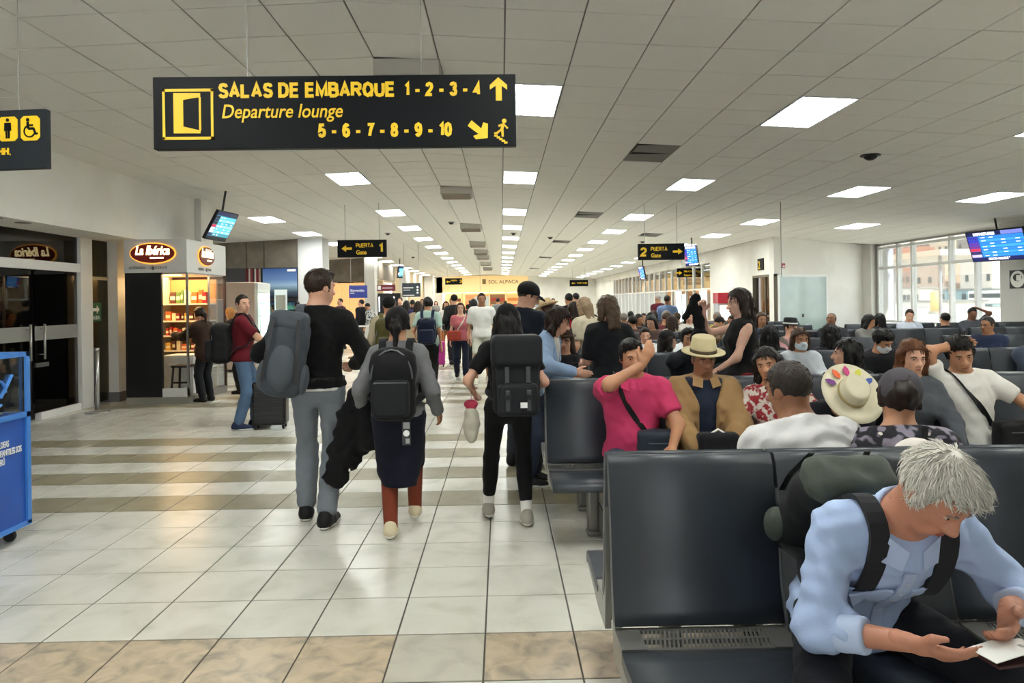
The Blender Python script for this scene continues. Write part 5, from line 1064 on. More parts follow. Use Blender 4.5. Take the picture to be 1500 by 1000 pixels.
        def c_(X, D):
            h1 = hem*s-(X-pel) @ up1
            near = np.full(X.shape[:-1], 9.)
            for a_, b_ in armpts: 
                dd = b_-a_; tt = np.clip(((X-a_) @ dd)/(dd @ dd), 0, 1); near = np.minimum(near, np.linalg.norm(X-a_-tt[..., None]*dd, axis=-1))
            D = np.where(near > .105*s, np.maximum(D, h1), D)
            D = np.maximum(D, np.where(near > .1*s, (X-neck) @ up2-neckz*s-.25*((X-neck) @ -fw2), -1))
            for E_, W_, S_, q in ((ER, WR, SR, slv if sleeves is None else sleeves[0]), (EL, WL, SL, slv if sleeves is None else sleeves[1])):
                if 0 < q <= 1: e = S_+(E_-S_)*q; dn = nrm(E_-S_); pl = (X-e) @ dn; rel = X-e; ad_ = np.linalg.norm(rel-pl[..., None]*dn, axis=-1); D = np.where((ad_ < .085*s) & (pl < .13*s) & (pl > -.05*s) & (np.abs((X-chest) @ sd2) > shw*.8), np.maximum(D, pl-.02*s), D)
            if openf is not None:
                q = (X-chest) @ R2; wdg = np.maximum(np.abs(q[..., 0])-(openf+.05*np.maximum(q[..., 2]-0.02, 0)/.1*s)*s, .02-q[..., 1]); D = np.where(near > .075*s, np.maximum(D, -wdg), D)
            return D
        J['wrap'] = pr; o = gar(nm, pr, col, c_, amp, .045, 1, rs, None, mat); return o
    if top:
        for g in top if isinstance(top, list) else [top]:
            g = dict(g); upper(g.pop('name', 'shirt'), g.pop('col'), g.pop('slv', .6), g.pop('t', .012), g.pop('hem', -.06), **g)
    if legs and shoes is not None:
        sh_c, so_c = shoes if isinstance(shoes, tuple) else (shoes, None)
        for nm, A_, K_, yw, fp in (('shoe', AR, KR, footyaw[0], foot_pitch[0]), ('shoe', AL, KL, footyaw[1], foot_pitch[1])):
            Rf = rotm(yw, fp); q = lambda x, y, z: A_+Rf @ V3(x, y, z)*s
            pr = [C(q(0, -.04, -.03), q(0, .05, -.036), .046*s, .046*s), C(q(0, .05, -.04), q(0, .16, -.05), .046*s, .038*s), C(q(0, -.02, .01), q(0, -.02, -.02), .046*s, .046*s)]
            if ex_.get('boots'): pr.append(C(q(0, -.01, .0), A_+(K_-A_)*.35, .05*s, .052*s))
            V, Q = surf(pr, min(res, .011), .03*s, lambda X, D: np.maximum(D, ((A_-X) @ (Rf @ V3(0, 0, 1)))-.072*s)); o = skin_mesh(nm, [(smooth_v(V, Q, 1), Q, 0)], [cloth_m(sh_c, .6)], root)
            if so_c:
                V, Q = surf([grow(p, .004) for p in pr[:2]], min(res, .011), .03*s, lambda X, D: np.maximum(np.maximum(D, ((A_-X) @ (Rf @ V3(0, 0, 1)))-.076*s), ((X-A_) @ (Rf @ V3(0, 0, 1)))+.05*s)); skin_mesh('sole', [(V, Q, 0)], [cloth_m(so_c, .6)], o)
            if socks: V, Q = surf([C(A_-nrm(A_-K_)*.02, A_+(K_-A_)*.26, .046*s, .047*s)], min(res, .011), .01); skin_mesh('sock', [(V, Q, 0)], [cloth_m(socks)], root)
    return J
# ------------------------------------------------------------------ airport benches
seat_m = M('charcoal moulded seat', '#343940', .4, noise=(2, .6), col2='#30353c', bump=(300, .04)); alu_g = M('cast aluminium', '#9a9a96', .35, .85); leg_m = M('leg grey', '#77756f', .45, .6)
SP = .6
def extr(prof, x0, x1, mb_=None):
    mb_ = mb_ or MB(); n = len(prof); V = [(x0, y, z) for y, z in prof]+[(x1, y, z) for y, z in prof]
    return mb_.add(V, [tuple(range(n))[::-1], tuple(range(n, 2*n))]+[(i, (i+1) % n, n+(i+1) % n, n+i) for i in range(n)])
bk = [(-.115, .455), (-.1, .50), (-.082, .56), (-.072, .62), (-.066, .70), (-.055, .80), (-.038, .90), (-.02, .985), (-.004, 1.012), (.012, 1.02), (.026, 1.012), (.028, .99), (.012, .9), (-.008, .8), (-.02, .7), (-.03, .6), (-.052, .5), (-.07, .455)]
st_ = [(-.245, .434), (-.32, .43), (-.42, .436), (-.52, .446), (-.585, .444), (-.62, .425), (-.63, .395), (-.615, .38), (-.59, .395), (-.5, .402), (-.4, .394), (-.3, .39), (-.245, .396)]
def bench_meshes():
    o = {}
    o['backrest'] = extr(bk, .006, SP-.006); o['seat'] = extr(st_, .006, SP-.006)
    p = MB(); p.box(.006, SP-.006, -.25, -.235, .425, .44); p.box(.006, SP-.006, -.12, -.105, .432, .447); p.box(.006, .09, -.25, -.105, .425, .443); p.box(SP-.09, SP-.006, -.25, -.105, .425, .443); p.box(.09, SP-.09, -.186, -.172, .427, .442)
    for k in range(29):
        x = .09+k*.0147
        for y0, y1 in ((-.238, -.184), (-.175, -.118)): p.add([(x, y0, .428), (x+.0065, y0, .428), (x+.0165, y1, .43), (x+.01, y1, .43), (x, y0, .44), (x+.0065, y0, .44), (x+.0165, y1, .443), (x+.01, y1, .443)], [(0, 1, 2, 3), (4, 5, 6, 7), (0, 1, 5, 4), (1, 2, 6, 5), (2, 3, 7, 6), (3, 0, 4, 7)])
    o['perforated_strip'] = p
    br = MB(); br.add([(0, -.6, .385), (0, -.25, .33), (0, -.06, .33), (0, -.02, .6), (0, .0, .9), (0, -.03, .9), (0, -.06, .6), (0, -.11, .42), (0, -.25, .415), (0, -.6, .4)], [], 0); v = br.v; n = len(v); br.v = []; br.add([(-.012, y, z) for _, y, z in v]+[(.012, y, z) for _, y, z in v], [tuple(range(n))[::-1], tuple(range(n, 2*n))]+[(i, (i+1) % n, n+(i+1) % n, n+i) for i in range(n)])
    o['bracket'] = br
    lg = MB(); lg.cbox(-.04, .04, -.29, -.2, .03, .34, .02); lg.cbox(-.045, .045, -.3, -.19, 0, .035, .012); o['leg'] = lg
    return o
BM = {}
for nm, mb_ in bench_meshes().items():
    ob = mb_.build(nm, {'backrest': seat_m, 'seat': seat_m, 'perforated_strip': alu_g, 'bracket': alu_g, 'leg': leg_m}[nm], None, nm in ('backrest', 'seat')); BM[nm] = ob.data; bpy.data.objects.remove(ob)
for nm in ('backrest', 'seat'):
    BM[nm].polygons.foreach_set('use_smooth', [len(p.vertices) == 4 for p in BM[nm].polygons])
def bench(x0, y, n, away, label):
    r = empty('airport_bench', (x0+(n*SP if away else 0), y, 0), math.pi if away else 0, label, 'bench', 'charcoal benches in rows')
    for k in range(n):
        for nm in ('backrest', 'seat', 'perforated_strip'): link(nm, BM[nm], r, (k*SP, 0, 0))
    for k in range(n+1): link('bracket', BM['bracket'], r, (min(max(k*SP, .02), n*SP-.02), 0, 0))
    MB().box(.05, n*SP-.05, -.29, -.2, .3, .36).build('beam', leg_m, r)
    for x in ((.3, n*SP-.3) if n > 1 else (.3,)): link('leg', BM['leg'], r, (x, 0, 0))
ROWS = [2.55, 5.03, 7.37, 9.68, 12.0, 14.3, 16.6]
ordr = ['first', 'second', 'third', 'fourth', 'fifth', 'sixth', 'seventh']; segn = ['leftmost', 'second', 'third', 'fourth', 'fifth', 'sixth']
SEG = [[(.37, 3)], [(.3, 3), (2.1, 3)], [(.3, 3), (2.1, 3), (3.9, 3)], [(.6, 3), (2.4, 3), (4.2, 2), (6.1, 3)], [(.6, 4), (3.0, 4), (5.4, 4), (8.0, 3)], [(1.5, 4), (3.9, 4), (7.0, 3), (8.9, 3)], [(2, 4), (4.6, 4)]]
for i, y in enumerate(ROWS):
    for j, (x, n) in enumerate(SEG[i]):
        sn = segn[j] if len(SEG[i]) > 1 else 'only'
        bench(x, y, n, False, f'charcoal bench facing the camera, {ordr[i]} row from the camera, {sn} segment' if i else 'nearest charcoal bench facing the camera with perforated metal strips')
        bench(x, y+.085, n, True, f'charcoal bench facing away, back to back in the {ordr[i]} row, {sn} segment' if i else 'charcoal bench facing away, back to back with the nearest bench')
# ------------------------------------------------------------------ bags
def rt(J, p):      # person-local point to world
    r = J['root']; a = r.rotation_euler.z; c_, s_ = math.cos(a), math.sin(a); return Vector((r.location.x+p[0]*c_-p[1]*s_, r.location.y+p[0]*s_+p[1]*c_, r.location.z+p[2]))
def sm(name, prims, res, mat, parent, k=.03, cut=None, disp=None):
    V, Q = surf(prims, res, k, cut, disp); return skin_mesh(name, [(smooth_v(V, Q, 1), Q, 0)], [mat], parent)
def backpack(J, label, size, col, col2=None, off=(0, 0, 0), style='zip', straps=(1, 1), tilt=0, patch=None, res=.012, name='backpack'):
    """worn backpack in a frame on the wearer's back: x right, y forward, z up the spine"""
    W_, D_, H_ = size; s = J['s']; R_ = J['R2'] @ rotm(0, 0, tilt); o = J['chest']+R_ @ (V3(0, -.135*s-D_/2, -.1*s)+V3(*off)); P = rt(J, o)
    r = empty(name, P, 0, label, 'backpack'); a = math.radians(J['face']); Mz = Matrix.Rotation(a, 3, 'Z') @ Matrix(R_.tolist()); r.matrix_basis = Matrix.Translation(P) @ Mz.to_4x4()
    m1 = cloth_m(col, .7); m2 = cloth_m(col2 or col, .7); rr = min(.075, D_*.42)
    sm('main_body', [B((0, 0, 0), (W_/2-rr, D_/2-rr, H_/2-rr), rr), E((0, -.01, H_*.25), (W_*.5, D_*.5, H_*.27))], res, m1, r, .04, None, wrinkle(.003, .8))
    if style == 'zip':
        fp = sm('front_pocket', [B((0, -D_/2-.01, -H_*.16), (W_*.38-.02, .03, H_*.24-.02), .025)], res, m2, r); mb_ = MB(); mb_.tube([(-W_*.36, -D_/2-.058, H_*.06), (W_*.36, -D_/2-.058, H_*.06)], .005, 6); mb_.build('zip', M('zip', '#55585c', .4), fp)
        mb_ = MB(); mb_.tube([(W_*.46*math.cos(t), -D_*.32-.02, H_*.1+H_*.4*math.sin(t)) for t in [math.pi*k/10 for k in range(11)]], .006, 6); mb_.build('zip', M('zip', '#55585c', .4), r)
    elif style == 'flap':
        sm('top_flap', [B((0, -.02, H_*.4), (W_/2-.03, D_/2-.0, H_*.13), .04), B((0, -D_/2-.0, H_*.18), (W_/2-.03, .012, H_*.26), .012)], res, m2, r)
        sm('front_pocket', [B((0, -D_/2-.02, -H_*.24), (W_*.4-.02, .03, H_*.2-.02), .025)], res, m2, r)
        for x in (-.22, .22):
            mb_ = MB(); mb_.strip([(x*W_, -D_/2+.02, H_*.53), (x*W_, -D_/2-.03, H_*.46), (x*W_, -D_/2-.04, 0), (x*W_, -D_/2-.075, -H_*.12), (x*W_, -D_/2-.075, -H_*.38)], (1, 0, 0), .028, .006); o_ = mb_.build('buckle_strap', M('strap grey', '#3b3d40', .6), r)
            for z in (-.02, -H_*.2): MB().box(x*W_-.02, x*W_+.02, -D_/2-.09 if z < -.05 else -D_/2-.055, -D_/2-.075 if z < -.05 else -D_/2-.04, z-.015, z+.015).build('buckle', black_m, o_)
        sm('handle', [C((-.06, D_*.3, H_*.52), (.06, D_*.3, H_*.55), .012)], .01, m1, r)
    elif style == 'hike':
        sm('top_lid', [B((0, -.01, H_*.46), (W_/2-.06, D_/2-.05, .02), .05)], res, m2, r, .03, None, wrinkle(.004))
        sm('front_pocket', [E((0, -D_/2, -H_*.12), (W_*.36, .05, H_*.3))], res, m2, r); 
        for x in (-1, 1): sm('side_pocket', [E((x*W_/2, -.01, -H_*.25), (.04, D_*.35, H_*.2))], res, m2, r); MB().strip([(x*W_*.3, -D_/2-.03, H_*.5), (x*W_*.36, -D_/2-.045, H_*.1), (x*W_*.42, -D_/2-.02, -H_*.3)], (1, 0, 0), .02, .004).build('compression_strap', black_m, r)
    if patch: MB().box(-.02+.1*W_, .025+.1*W_, -D_/2-.088, -D_/2-.078, -H_*.34, -H_*.27).build('white_patch', white_p, r)
    Ri = Mz.inverted()
    for x, on in zip((1, -1), straps):
        if not on: continue
        sh = J['chest']+J['up2']*.17*s+J['sd2']*x*.1*s; ch = J['chest']+J['sd2']*x*.11*s; fw, up = J['fw2']*s, J['up2']*s
        path = wrap(J, [sh-fw*.12-up*.06, sh-fw*.05+up*.03, sh+fw*.05+up*.03, ch+fw*.14+up*.1, ch+fw*.17, ch+J['sd2']*x*.03+fw*.15-up*.1, ch+J['sd2']*x*.06+fw*.07-up*.19, ch+J['sd2']*x*.07-fw*.06-up*.21], .01)
        pts = [Ri @ (rt(J, q)-P) for q in path]
        mb_ = MB(); mb_.strip([(x*W_*.26, D_/2-.03, H_*.34)]+pts+[(x*W_*.4, D_/2-.02, -H_*.3)], Ri @ (Matrix.Rotation(a, 3, 'Z') @ Vector(J['sd2'])), .055*s, .014); mb_.build('shoulder_strap', cloth_m(ex_strap.get(label, col2 or col), .7), r)
    return r
ex_strap = {}
def suitcase(label, loc, rz, W_, D_, H_, col, handle=.35):
    r = empty('suitcase', loc, rz, label, 'suitcase'); m = M('shell '+col, col, .35); MB().cbox(-W_/2, W_/2, -D_/2, D_/2, .05, H_, .035).build('shell', m, r)
    for k in range(6): MB().cbox(-W_/2+.03, W_/2-.03, -D_/2-.008, D_/2+.008, .12+k*(H_-.2)/6, .12+k*(H_-.2)/6+.025, .006).build('rib', m, r)
    mb_ = MB(); mb_.tube([(-.1, D_*.3, H_-.02), (-.1, D_*.3, H_+handle)], .009, 8); mb_.tube([(.1, D_*.3, H_-.02), (.1, D_*.3, H_+handle)], .009, 8); mb_.tube([(-.11, D_*.3, H_+handle), (.11, D_*.3, H_+handle)], .014, 8); mb_.build('telescopic_handle', M('handle grey', '#6a6b6d', .35, .7), r)
    for x in (-1, 1):
        for y in (-1, 1): o = MB().lathe([(.022, -.012), (.026, 0), (.022, .012)], 14).build('wheel', M('rubber', '#1c1c1d'), r); o.matrix_basis = Matrix.Translation((x*(W_/2-.04), y*(D_/2-.04), .026)) @ Matrix.Rotation(math.pi/2, 4, 'Y')
    for x in (-1, 1):
        for y in (-1, 1): MB().box(x*(W_/2-.04)-.016, x*(W_/2-.04)+.016, y*(D_/2-.04)-.016, y*(D_/2-.04)+.016, .03, .06).build('wheel_housing', black_m, r)
    MB().box(W_/2-.13, W_/2-.05, -D_/2-.012, -D_/2-.004, H_-.16, H_-.14).build('badge', chrome, r)
    return r
def PXY(u, Y, v=560): p = atY(u, v, Y); return (p.x, Y)
# ------------------------------------------------------------------ people walking in the aisle
J = person('person', 'tall man in black sweater and grey jeans walking away, grey pack on one shoulder', PXY(466, 5.12), 0, 1.85, 'm', twist=4, head=(-40, -6, 0), hr=(.2, .3, 1.12), hl=(-.2, .14, 1.27), el=(-1, -.6, -.5), er=(.8, -.6, -.4), fl=(-.13, .12, .08), fr=(.07, -.1, .085), footyaw=(-8, 12), curl=(.9, 1.1),
    skin='fair', hair=('top', '#35251a'), top=[dict(name='undershirt', col='#e4e2dd', slv=.5, t=.004, hem=-.015, neckz=.03), dict(name='sweater', col='#0c0c0e', slv=1.95, t=.017, hem=.0)], bottom=('pants', '#777d84', .014), shoes=('#101012', '#e8e6e0'), build=.98)
mb_ = MB(); pl, s_ = J['pel'], J['s']; mb_.strip([pl+J['R1'] @ V3(.178*math.cos(t), .138*math.sin(t), .055)*s_ for t in [2*math.pi*k/24 for k in range(25)]], (0, 0, 1), .04, .006); mb_.build('belt', M('belt', '#15110f', .5), J['root'])
backpack(J, 'grey hiking backpack hanging from the left shoulder of the tall man', (.27, .2, .54), '#444a51', '#4c5259', (-.15, .0, -.04), 'hike', (0, 1), 8)
J = person('person', 'woman in grey sweater and long navy skirt walking away with black backpack', PXY(583, 4.86), 0, 1.56, 'f', head=(0, -4, 0), hl=(-.27, .12, .86), hr=(.26, .1, .82), fl=(-.05, -.08, .08), fr=(.07, .28, .1), foot_pitch=(0, 0), skin='tan', hair=('tied', '#120d0d'), top=dict(name='sweater', col='#77787a', slv=1.95, t=.016, hem=-.02),
    bottom=('skirt', '#0d1020', .01, .33), shoes=('#dccfae', '#efe9da'), extra={'cap': ('#141014', 'beanie')}, build=1.02)
for A_, K_ in ((J['AR'], J['KR']), (J['AL'], J['KL'])): sm('legging', [C(A_-nrm(A_-K_)*.0, K_, .047, .062)], .012, cloth_m('#7d3a26'), J['root'])
bp = backpack(J, 'black rounded backpack worn by the woman in the navy skirt', (.29, .17, .47), '#101114', '#191b1f', (0, 0, .0), 'zip'); 
ch = empty('photo_charm', rt(J, J['pel']+V3(.09, -.27, -.09)), 0, 'clear charm with a small camera print hanging below the black backpack', 'charm'); MB().cbox(-.03, .03, -.006, .006, -.08, .08, .005).build('case', M('charm dark', '#1a1a1c', .2), ch); MB().lathe([(.02, -.002), (.02, .002)], 16).build('ring', white_p, ch).matrix_basis = Matrix.Translation((0, -.008, .0)) @ Matrix.Rotation(math.pi/2, 4, 'X'); MB().box(-.02, .02, -.009, -.006, .03, .07).build('print', M('charm grey', '#9a9a98'), ch); MB().box(-.005, .02, -.009, -.006, -.065, -.035).build('print', M('charm grey'), ch)
MB().strip([(0, 0, .08), (0, .02, .15)], (1, 0, 0), .01, .004).build('loop', black_m, ch)
W1 = rt(J, J['WL']); co = empty('black_coat', W1, 0, 'black coat carried over the arm between the tall man and the woman', 'coat')
sm('drape', [Fc((.0, 0, .1), (-.1, .02, -.3), .08, .09, rotm(0), 1.2, .55), Fc((-.06, .02, -.1), (-.2, .03, -.5), .075, .07, rotm(0), 1.35, .5), C((.04, .0, .1), (.07, -.03, -.25), .07, .06)], .013, cloth_m('#0a0a0c'), co, .05, None, wrinkle(.008, .8))
J = person('person', 'woman in black cap, tee and leggings seen from behind with a big black backpack', PXY(744, 5.02), 4, 1.57, 'f', head=(-8, -6, 0), hl=(-.24, .12, .93), el=(-.6, -1, -.2), hr=(.24, .16, .95), fl=(-.14, .2, .075), fr=(.12, -.02, .075), skin='fair', hair=('long', '#151010'), top=dict(col='#0e0e10', slv=.62, t=.012, hem=-.03), bottom=('leggings', '#08080a'), socks='#e6e4de', shoes=('#a19c90', '#d6d0c2'), extra={'cap': ('#0f0f11', 'front')}, build=.97)
bp = backpack(J, 'big black two-strap backpack with a small white patch worn by the woman in leggings', (.32, .17, .5), '#16181b', '#1c1e22', (.04, 0, .0), 'flap', patch=1)
W1 = rt(J, J['WL']+V3(-.02, .0, -.12)); bt = empty('bottle_pouch', W1, 0, 'cream bottle pouch with a pink top held by the woman in leggings', 'bottle pouch')
sm('pouch', [E((0, 0, -.13), (.058, .05, .12)), C((0, 0, -.02), (.01, 0, -.1), .042, .05)], .009, cloth_m('#d8d3c0'), bt, .03, None, wrinkle(.004)); sm('pink_top', [E((.0, 0, .035), (.052, .045, .03)), C((0, 0, .02), (0, 0, -.0), .03)], .008, cloth_m('#d84a66'), bt); MB().tube([(0, 0, .06), (.01, 0, .12)], .006, 6).build('cord', white_p, bt)
J = person('person', 'tall man in black cap and navy tee looking down beside the benches', PXY(764, 6.8), -28, 1.79, 'm', head=(-52, -24, 0), hunch=8, hr=(.2, .3, 1.0), hl=(-.15, .32, 1.02), skin='fair', hair=('short', '#3a2c24'), top=dict(col='#1d222c', slv=.65, t=.014), bottom=('pants', '#2b3038'), shoes='#0c0c0d', extra={'cap': ('#131316', 'front'), 'boots': 1}, glasses='#222222')
J = person('person', 'woman in light denim jacket with long brown hair reaching over the second bench', PXY(776, 6.15), -108, 1.6, 'f', lean=20, hunch=8, head=(6, -28, 0), hr=(.3, .46, 1.0), er=(.8, -.2, -.6), hl=(-.1, .35, .9), skin='fair', hair=('long', '#2e1c14'), top=[dict(col='#d8d2c8', slv=.5, t=.008), dict(name='denim_jacket', col='#8ea6c6', slv=1.9, t=.022, hem=-.05, openf=.04)], bottom=('pants', '#2a3244'), shoes=('#26262a', '#e8e6e0'), extra={'hairfront': 1})
yb = empty('yellow_bag', (.52, 6.02, 0), 0, 'yellow bag standing on the floor by the second bench', 'bag'); sm('body', [B((0, 0, .23), (.03, .1, .17), .04)], .015, cloth_m('#b9a32c'), yb, .02, None, wrinkle(.006)); MB().tube([(0, -.06, .42), (0, -.05, .52), (0, .05, .52), (0, .06, .42)], .01, 6).build('handle', cloth_m('#b9a32c'), yb)
J = person('person', 'woman with brown bob in black tee standing with her back turned behind the second bench', PXY(893, 6.35), 14, 1.64, 'f', head=(12, -14, 4), hl=(-.16, .27, .98), hr=(.22, .2, .92), er=(1, -.4, -.4), skin='fair', hair=('bob', '#5b4634'), top=dict(col='#15171b', slv=.85, t=.018), bottom=('pants', '#12151f'), shoes='#222222', build=1.05)
hb_ = empty('handbag', rt(J, J['WL']+V3(-.02, .1, -.05)), 0, 'dark handbag opened by the woman with the brown bob', 'handbag'); sm('body', [B((0, 0, -.08), (.1, .03, .05), .03)], .012, cloth_m('#1a1714'), hb_); MB().tube([(-.08, 0, -.02), (-.04, 0, .06), (.04, 0, .06), (.08, 0, -.02)], .008, 6).build('strap', black_m, hb_)
J = person('person', 'dark haired woman in black sleeveless top holding up a black garment', PXY(1088, 6.2), 88, 1.68, 'f', head=(4, -10, 0), hl=(-.14, .3, .94), el=(-.5, -1, -.4), hr=(.06, .32, 1.47), er=(.5, -.2, -1), curl=(1.2, 1.2), skin='pale', hair=('long', '#2b1c15'), top=dict(col='#0d0d0f', slv=0, t=.01, hem=-.0), bottom=('pants', '#6d1a20', .02), shoes='#222222', palm=(None, (0, 1, 0)), extra={'hairfront': 1})
G0 = rt(J, J['WR']+V3(0, .06, .05)); G1 = rt(J, J['WL']+V3(0, .07, -.02)); g = empty('black_garment', G0, 0, 'long black garment held up by the woman in the sleeveless top', 'garment'); d_ = G1-G0
sm('cloth', [Fc((0, 0, .06), tuple(d_*.5), .035, .06, rotm(0), 1.1, .5), Fc(tuple(d_*.5), tuple(d_+Vector((.0, 0, -.1))), .06, .08, rotm(0), 1.15, .5), C((-.01, 0, .06), (-.1, .0, -.1), .032, .03)], .014, cloth_m('#08080a'), g, .04, None, wrinkle(.006, .8))
MB().tube([(J['WL']+V3(.0, -.04, 0))+V3(.034*math.cos(t), .0, .034*math.sin(t)) for t in [k*.5236 for k in range(13)]], .006, 6).build('bracelet', black_m, J['root'])
# ------------------------------------------------------------------ seated people
SEATED = dict(fl=(-.11, .45, .075), fr=(.11, .45, .075))
def sit(label, u, row, away, H=1.68, sex='m', **k):
    Y = ROWS[row]+(.085+.24 if away else -.24); b_ = PXY(u, Y) if not isinstance(u, tuple) else u
    a = dict(SEATED); a.update(hip=.545, hr=(.12, .36, .62), hl=(-.12, .36, .62), palm=((0, 0, -1), (0, 0, -1)), er=(.8, -.6, -.3), el=(-.8, -.6, -.3)); fc = k.pop('face', 0)
    a.update(k); return person('person', label, b_, (0 if away else 180)+fc, H, sex, **a)
J = sit('seated man in pink polo shirt covering his face with his hand', 925, 1, False, 1.7, face=-4, lean=6, hr=(-.035, .31, 1.17), er=(1, .25, -.55), hl=(-.2, .4, .66), palm=((0, -1, .2, -.5, .1, 1), (0, 0, -1)), curl=(.55, .3), skin='tan', hair=('top', '#15100e'), head=(8, -8, 6), top=dict(name='polo_shirt', col='#c93d68', slv=.62, t=.016, hem=-.03, neckz=.03), bottom=('pants', '#4e5b70'), build=1.1, belly=.02)
def collar(J, col, n=.066, op=.6, h=.045):
    s = J['s']; mb_ = MB(); V = []; N_ = 17
    for k in range(N_):
        t = op*.6+(2*math.pi-1.2*op)*k/(N_-1); c_, s_ = math.cos(t), math.sin(t)
        for rr, zz in ((n*.86, .03), (n*.95, .042), (n*1.12, .012+(.0 if c_ < .3 else -.02)), (n*1.02, .0)): V.append(J['neck']+J['R2'] @ (V3(s_*rr*1.05, c_*rr-.005, zz-.02*c_-.02)*s))
    mb_.add(V, [(4*k+a, 4*k+(a+1) % 4, 4*k+4+(a+1) % 4, 4*k+4+a) for k in range(N_-1) for a in range(4)]+[(0, 1, 2, 3), tuple(range(4*N_-4, 4*N_))[::-1]]); mb_.build('collar', cloth_m(col), J['root'], True)
    for x in (-1, 1):
        a, b, c, d = [np.array(q) for q in wrap(J, [J['neck']+J['R2'] @ (V3(x*.018, .085, -.03)*s), J['neck']+J['R2'] @ (V3(x*.07, .06, .0)*s), J['neck']+J['R2'] @ (V3(x*.085, .1, -.06)*s), J['neck']+J['R2'] @ (V3(x*.03, .12, -.075)*s)], .009, 1)]
        nn = nrm(np.cross(b-a, d-a))*.004; MB().add([a, b, c, d, a+nn, b+nn, c+nn, d+nn], [(0, 1, 2, 3), (7, 6, 5, 4), (0, 4, 5, 1), (1, 5, 6, 2), (2, 6, 7, 3), (3, 7, 4, 0)]).build('collar_point', cloth_m(col), J['root'])
collar(J, '#c93d68', .078)
def crossbody(J, label, col, start, end, bag=(.13, .05, .1), strap='#111113', side=1):
    """strap from one shoulder across the chest to a bag at the other hip"""
    r = empty('crossbody_bag', rt(J, end), math.radians(J['face']), label, 'bag'); E_ = np.array(end); iv = lambda p: np.array(p)-E_
    sm('body', [B((0, 0, -.02), (bag[0]-.03, bag[1]-.02, bag[2]-.03), .03)], .012, cloth_m(col, .6), r, .02, None, wrinkle(.003)); MB().box(-bag[0]*.5, bag[0]*.5, bag[1]+.008, bag[1]+.012, bag[2]*.1, bag[2]*.16).build('zip', M('zip', '#55585c'), r)
    c_, s = J['chest'], J['s']; S_ = c_+J['up2']*.16*s+J['sd2']*start*.1*s
    fw, up, sd = J['fw2']*s, J['up2']*s, J['sd2']*s
    pts = wrap(J, [S_-fw*.1-up*.05, S_-fw*.03+up*.02, S_+fw*.06+up*.01, c_+sd*start*.06+fw*.15+up*.05, c_-sd*start*.02+fw*.16-up*.08, c_-sd*start*.1+fw*.14-up*.2], .007)+[E_+V3(-.0*start, 0, bag[2]*.6)]
    MB().strip([iv(p) for p in pts], tuple(J['sd2']+J['up2']*start), .035, .006).build('strap', cloth_m(strap), r); return r
crossbody(J, 'dark blue sling bag across the man in the pink polo', '#27303c', 1, J['pel']+V3(-.14, .2, .1), (.13, .06, .11))
J = sit('seated old man in straw hat and tan jacket holding a dark bag', 1030, 1, False, 1.62, lean=-2, head=(4, -10, 0), hl=(-.1, .33, .66), hr=(.12, .33, .63), skin='brown', hair=('crop', '#6a6560'), top=[dict(col='#20283a', slv=1.2, t=.01), dict(name='jacket', col='#9b7b53', slv=1.93, t=.034, hem=-.04, openf=.06, amp=.007)], bottom=('pants', '#4a4238'), extra={'hat': ('#cfc29a', .155, .125), 'band': '#4d4030'}, build=1.08, face=-2)
collar(J, '#9b7b53', .092, .75, .07)
lp = empty('lap_bag', rt(J, V3(0, .36, .66)), math.radians(178), 'small dark bag on the lap of the old man in the straw hat', 'bag'); sm('body', [B((0, 0, 0), (.1, .03, .05), .03)], .012, cloth_m('#15151a'), lp); MB().tube([(-.05, .0, .07), (0, 0, .1), (.05, 0, .07)], .007, 6).build('handle', white_p, lp)
J = sit('man in white shirt seated with his back to the camera leaning left', 1196, 0, True, 1.7, lean=6, side=-4, hunch=6, head=(22, -12, -6), face=4, skin='brown', hair=('short', '#3a322d'), top=dict(name='shirt', col='#d3d2d2', slv=1.3, t=.02, hem=-.04, amp=.007), bottom=('pants', '#33363c'), build=1.12)
collar(J, '#dddcdc', .07, .9, .05)
sit('woman in red and white patterned sweater facing the man in the white shirt', 1142, 1, False, 1.58, 'f', face=-12, lean=14, side=8, head=(-20, -6, 12), skin='tan', hair=('long', '#1a1210'), top=dict(name='sweater', col='#b5a59a', slv=.9, t=.018, mat=M('knit stripe', '#c7bdb4', .9, noise=(30, .86, 1), col2='#8d2229')), bottom=('pants', '#cfcdc8'), hl=(-.15, .4, .7), hr=(.2, .4, .72))
J = sit('person in dark clothes bent forward in a cream hat with painted feathers', 1196, 1, False, 1.6, lean=34, hunch=20, head=(0, -55, 0), hl=(.1, .5, .66), hr=(-.1, .5, .68), skin='tan', hair=('short', '#16110f'), top=dict(name='jacket', col='#181a22', slv=1.95, t=.03), bottom=('pants', '#26344e'), extra={'hat': ('#d6ceb4', .2, .11), 'band': '#b8a878'})
for k, c in enumerate(['#2f4a9a', '#b8b82e', '#b0246a', '#d85a22', '#6a2878']):
    a = math.radians(150-k*30); q = J['hp']; p0 = q(.11*math.cos(a), -.012-.11*math.sin(a)*1.1, .073); p1 = q(.185*math.cos(a), -.012-.185*math.sin(a)*1.1, .071)
    d_ = nrm(p1-p0); sd_ = nrm(np.cross(d_, J['Rh'] @ V3(0, 0, 1))); up_ = J['Rh'] @ V3(0, 0, 1); L = np.linalg.norm(p1-p0)
    MB().prism([(0, 0), (L*.3, .018), (L*.7, .016), (L, 0), (L*.7, -.016), (L*.3, -.018)], p0, d_, sd_, up_, .004).build('painted_feather', M('feather'+c, c, .6), J['root'])
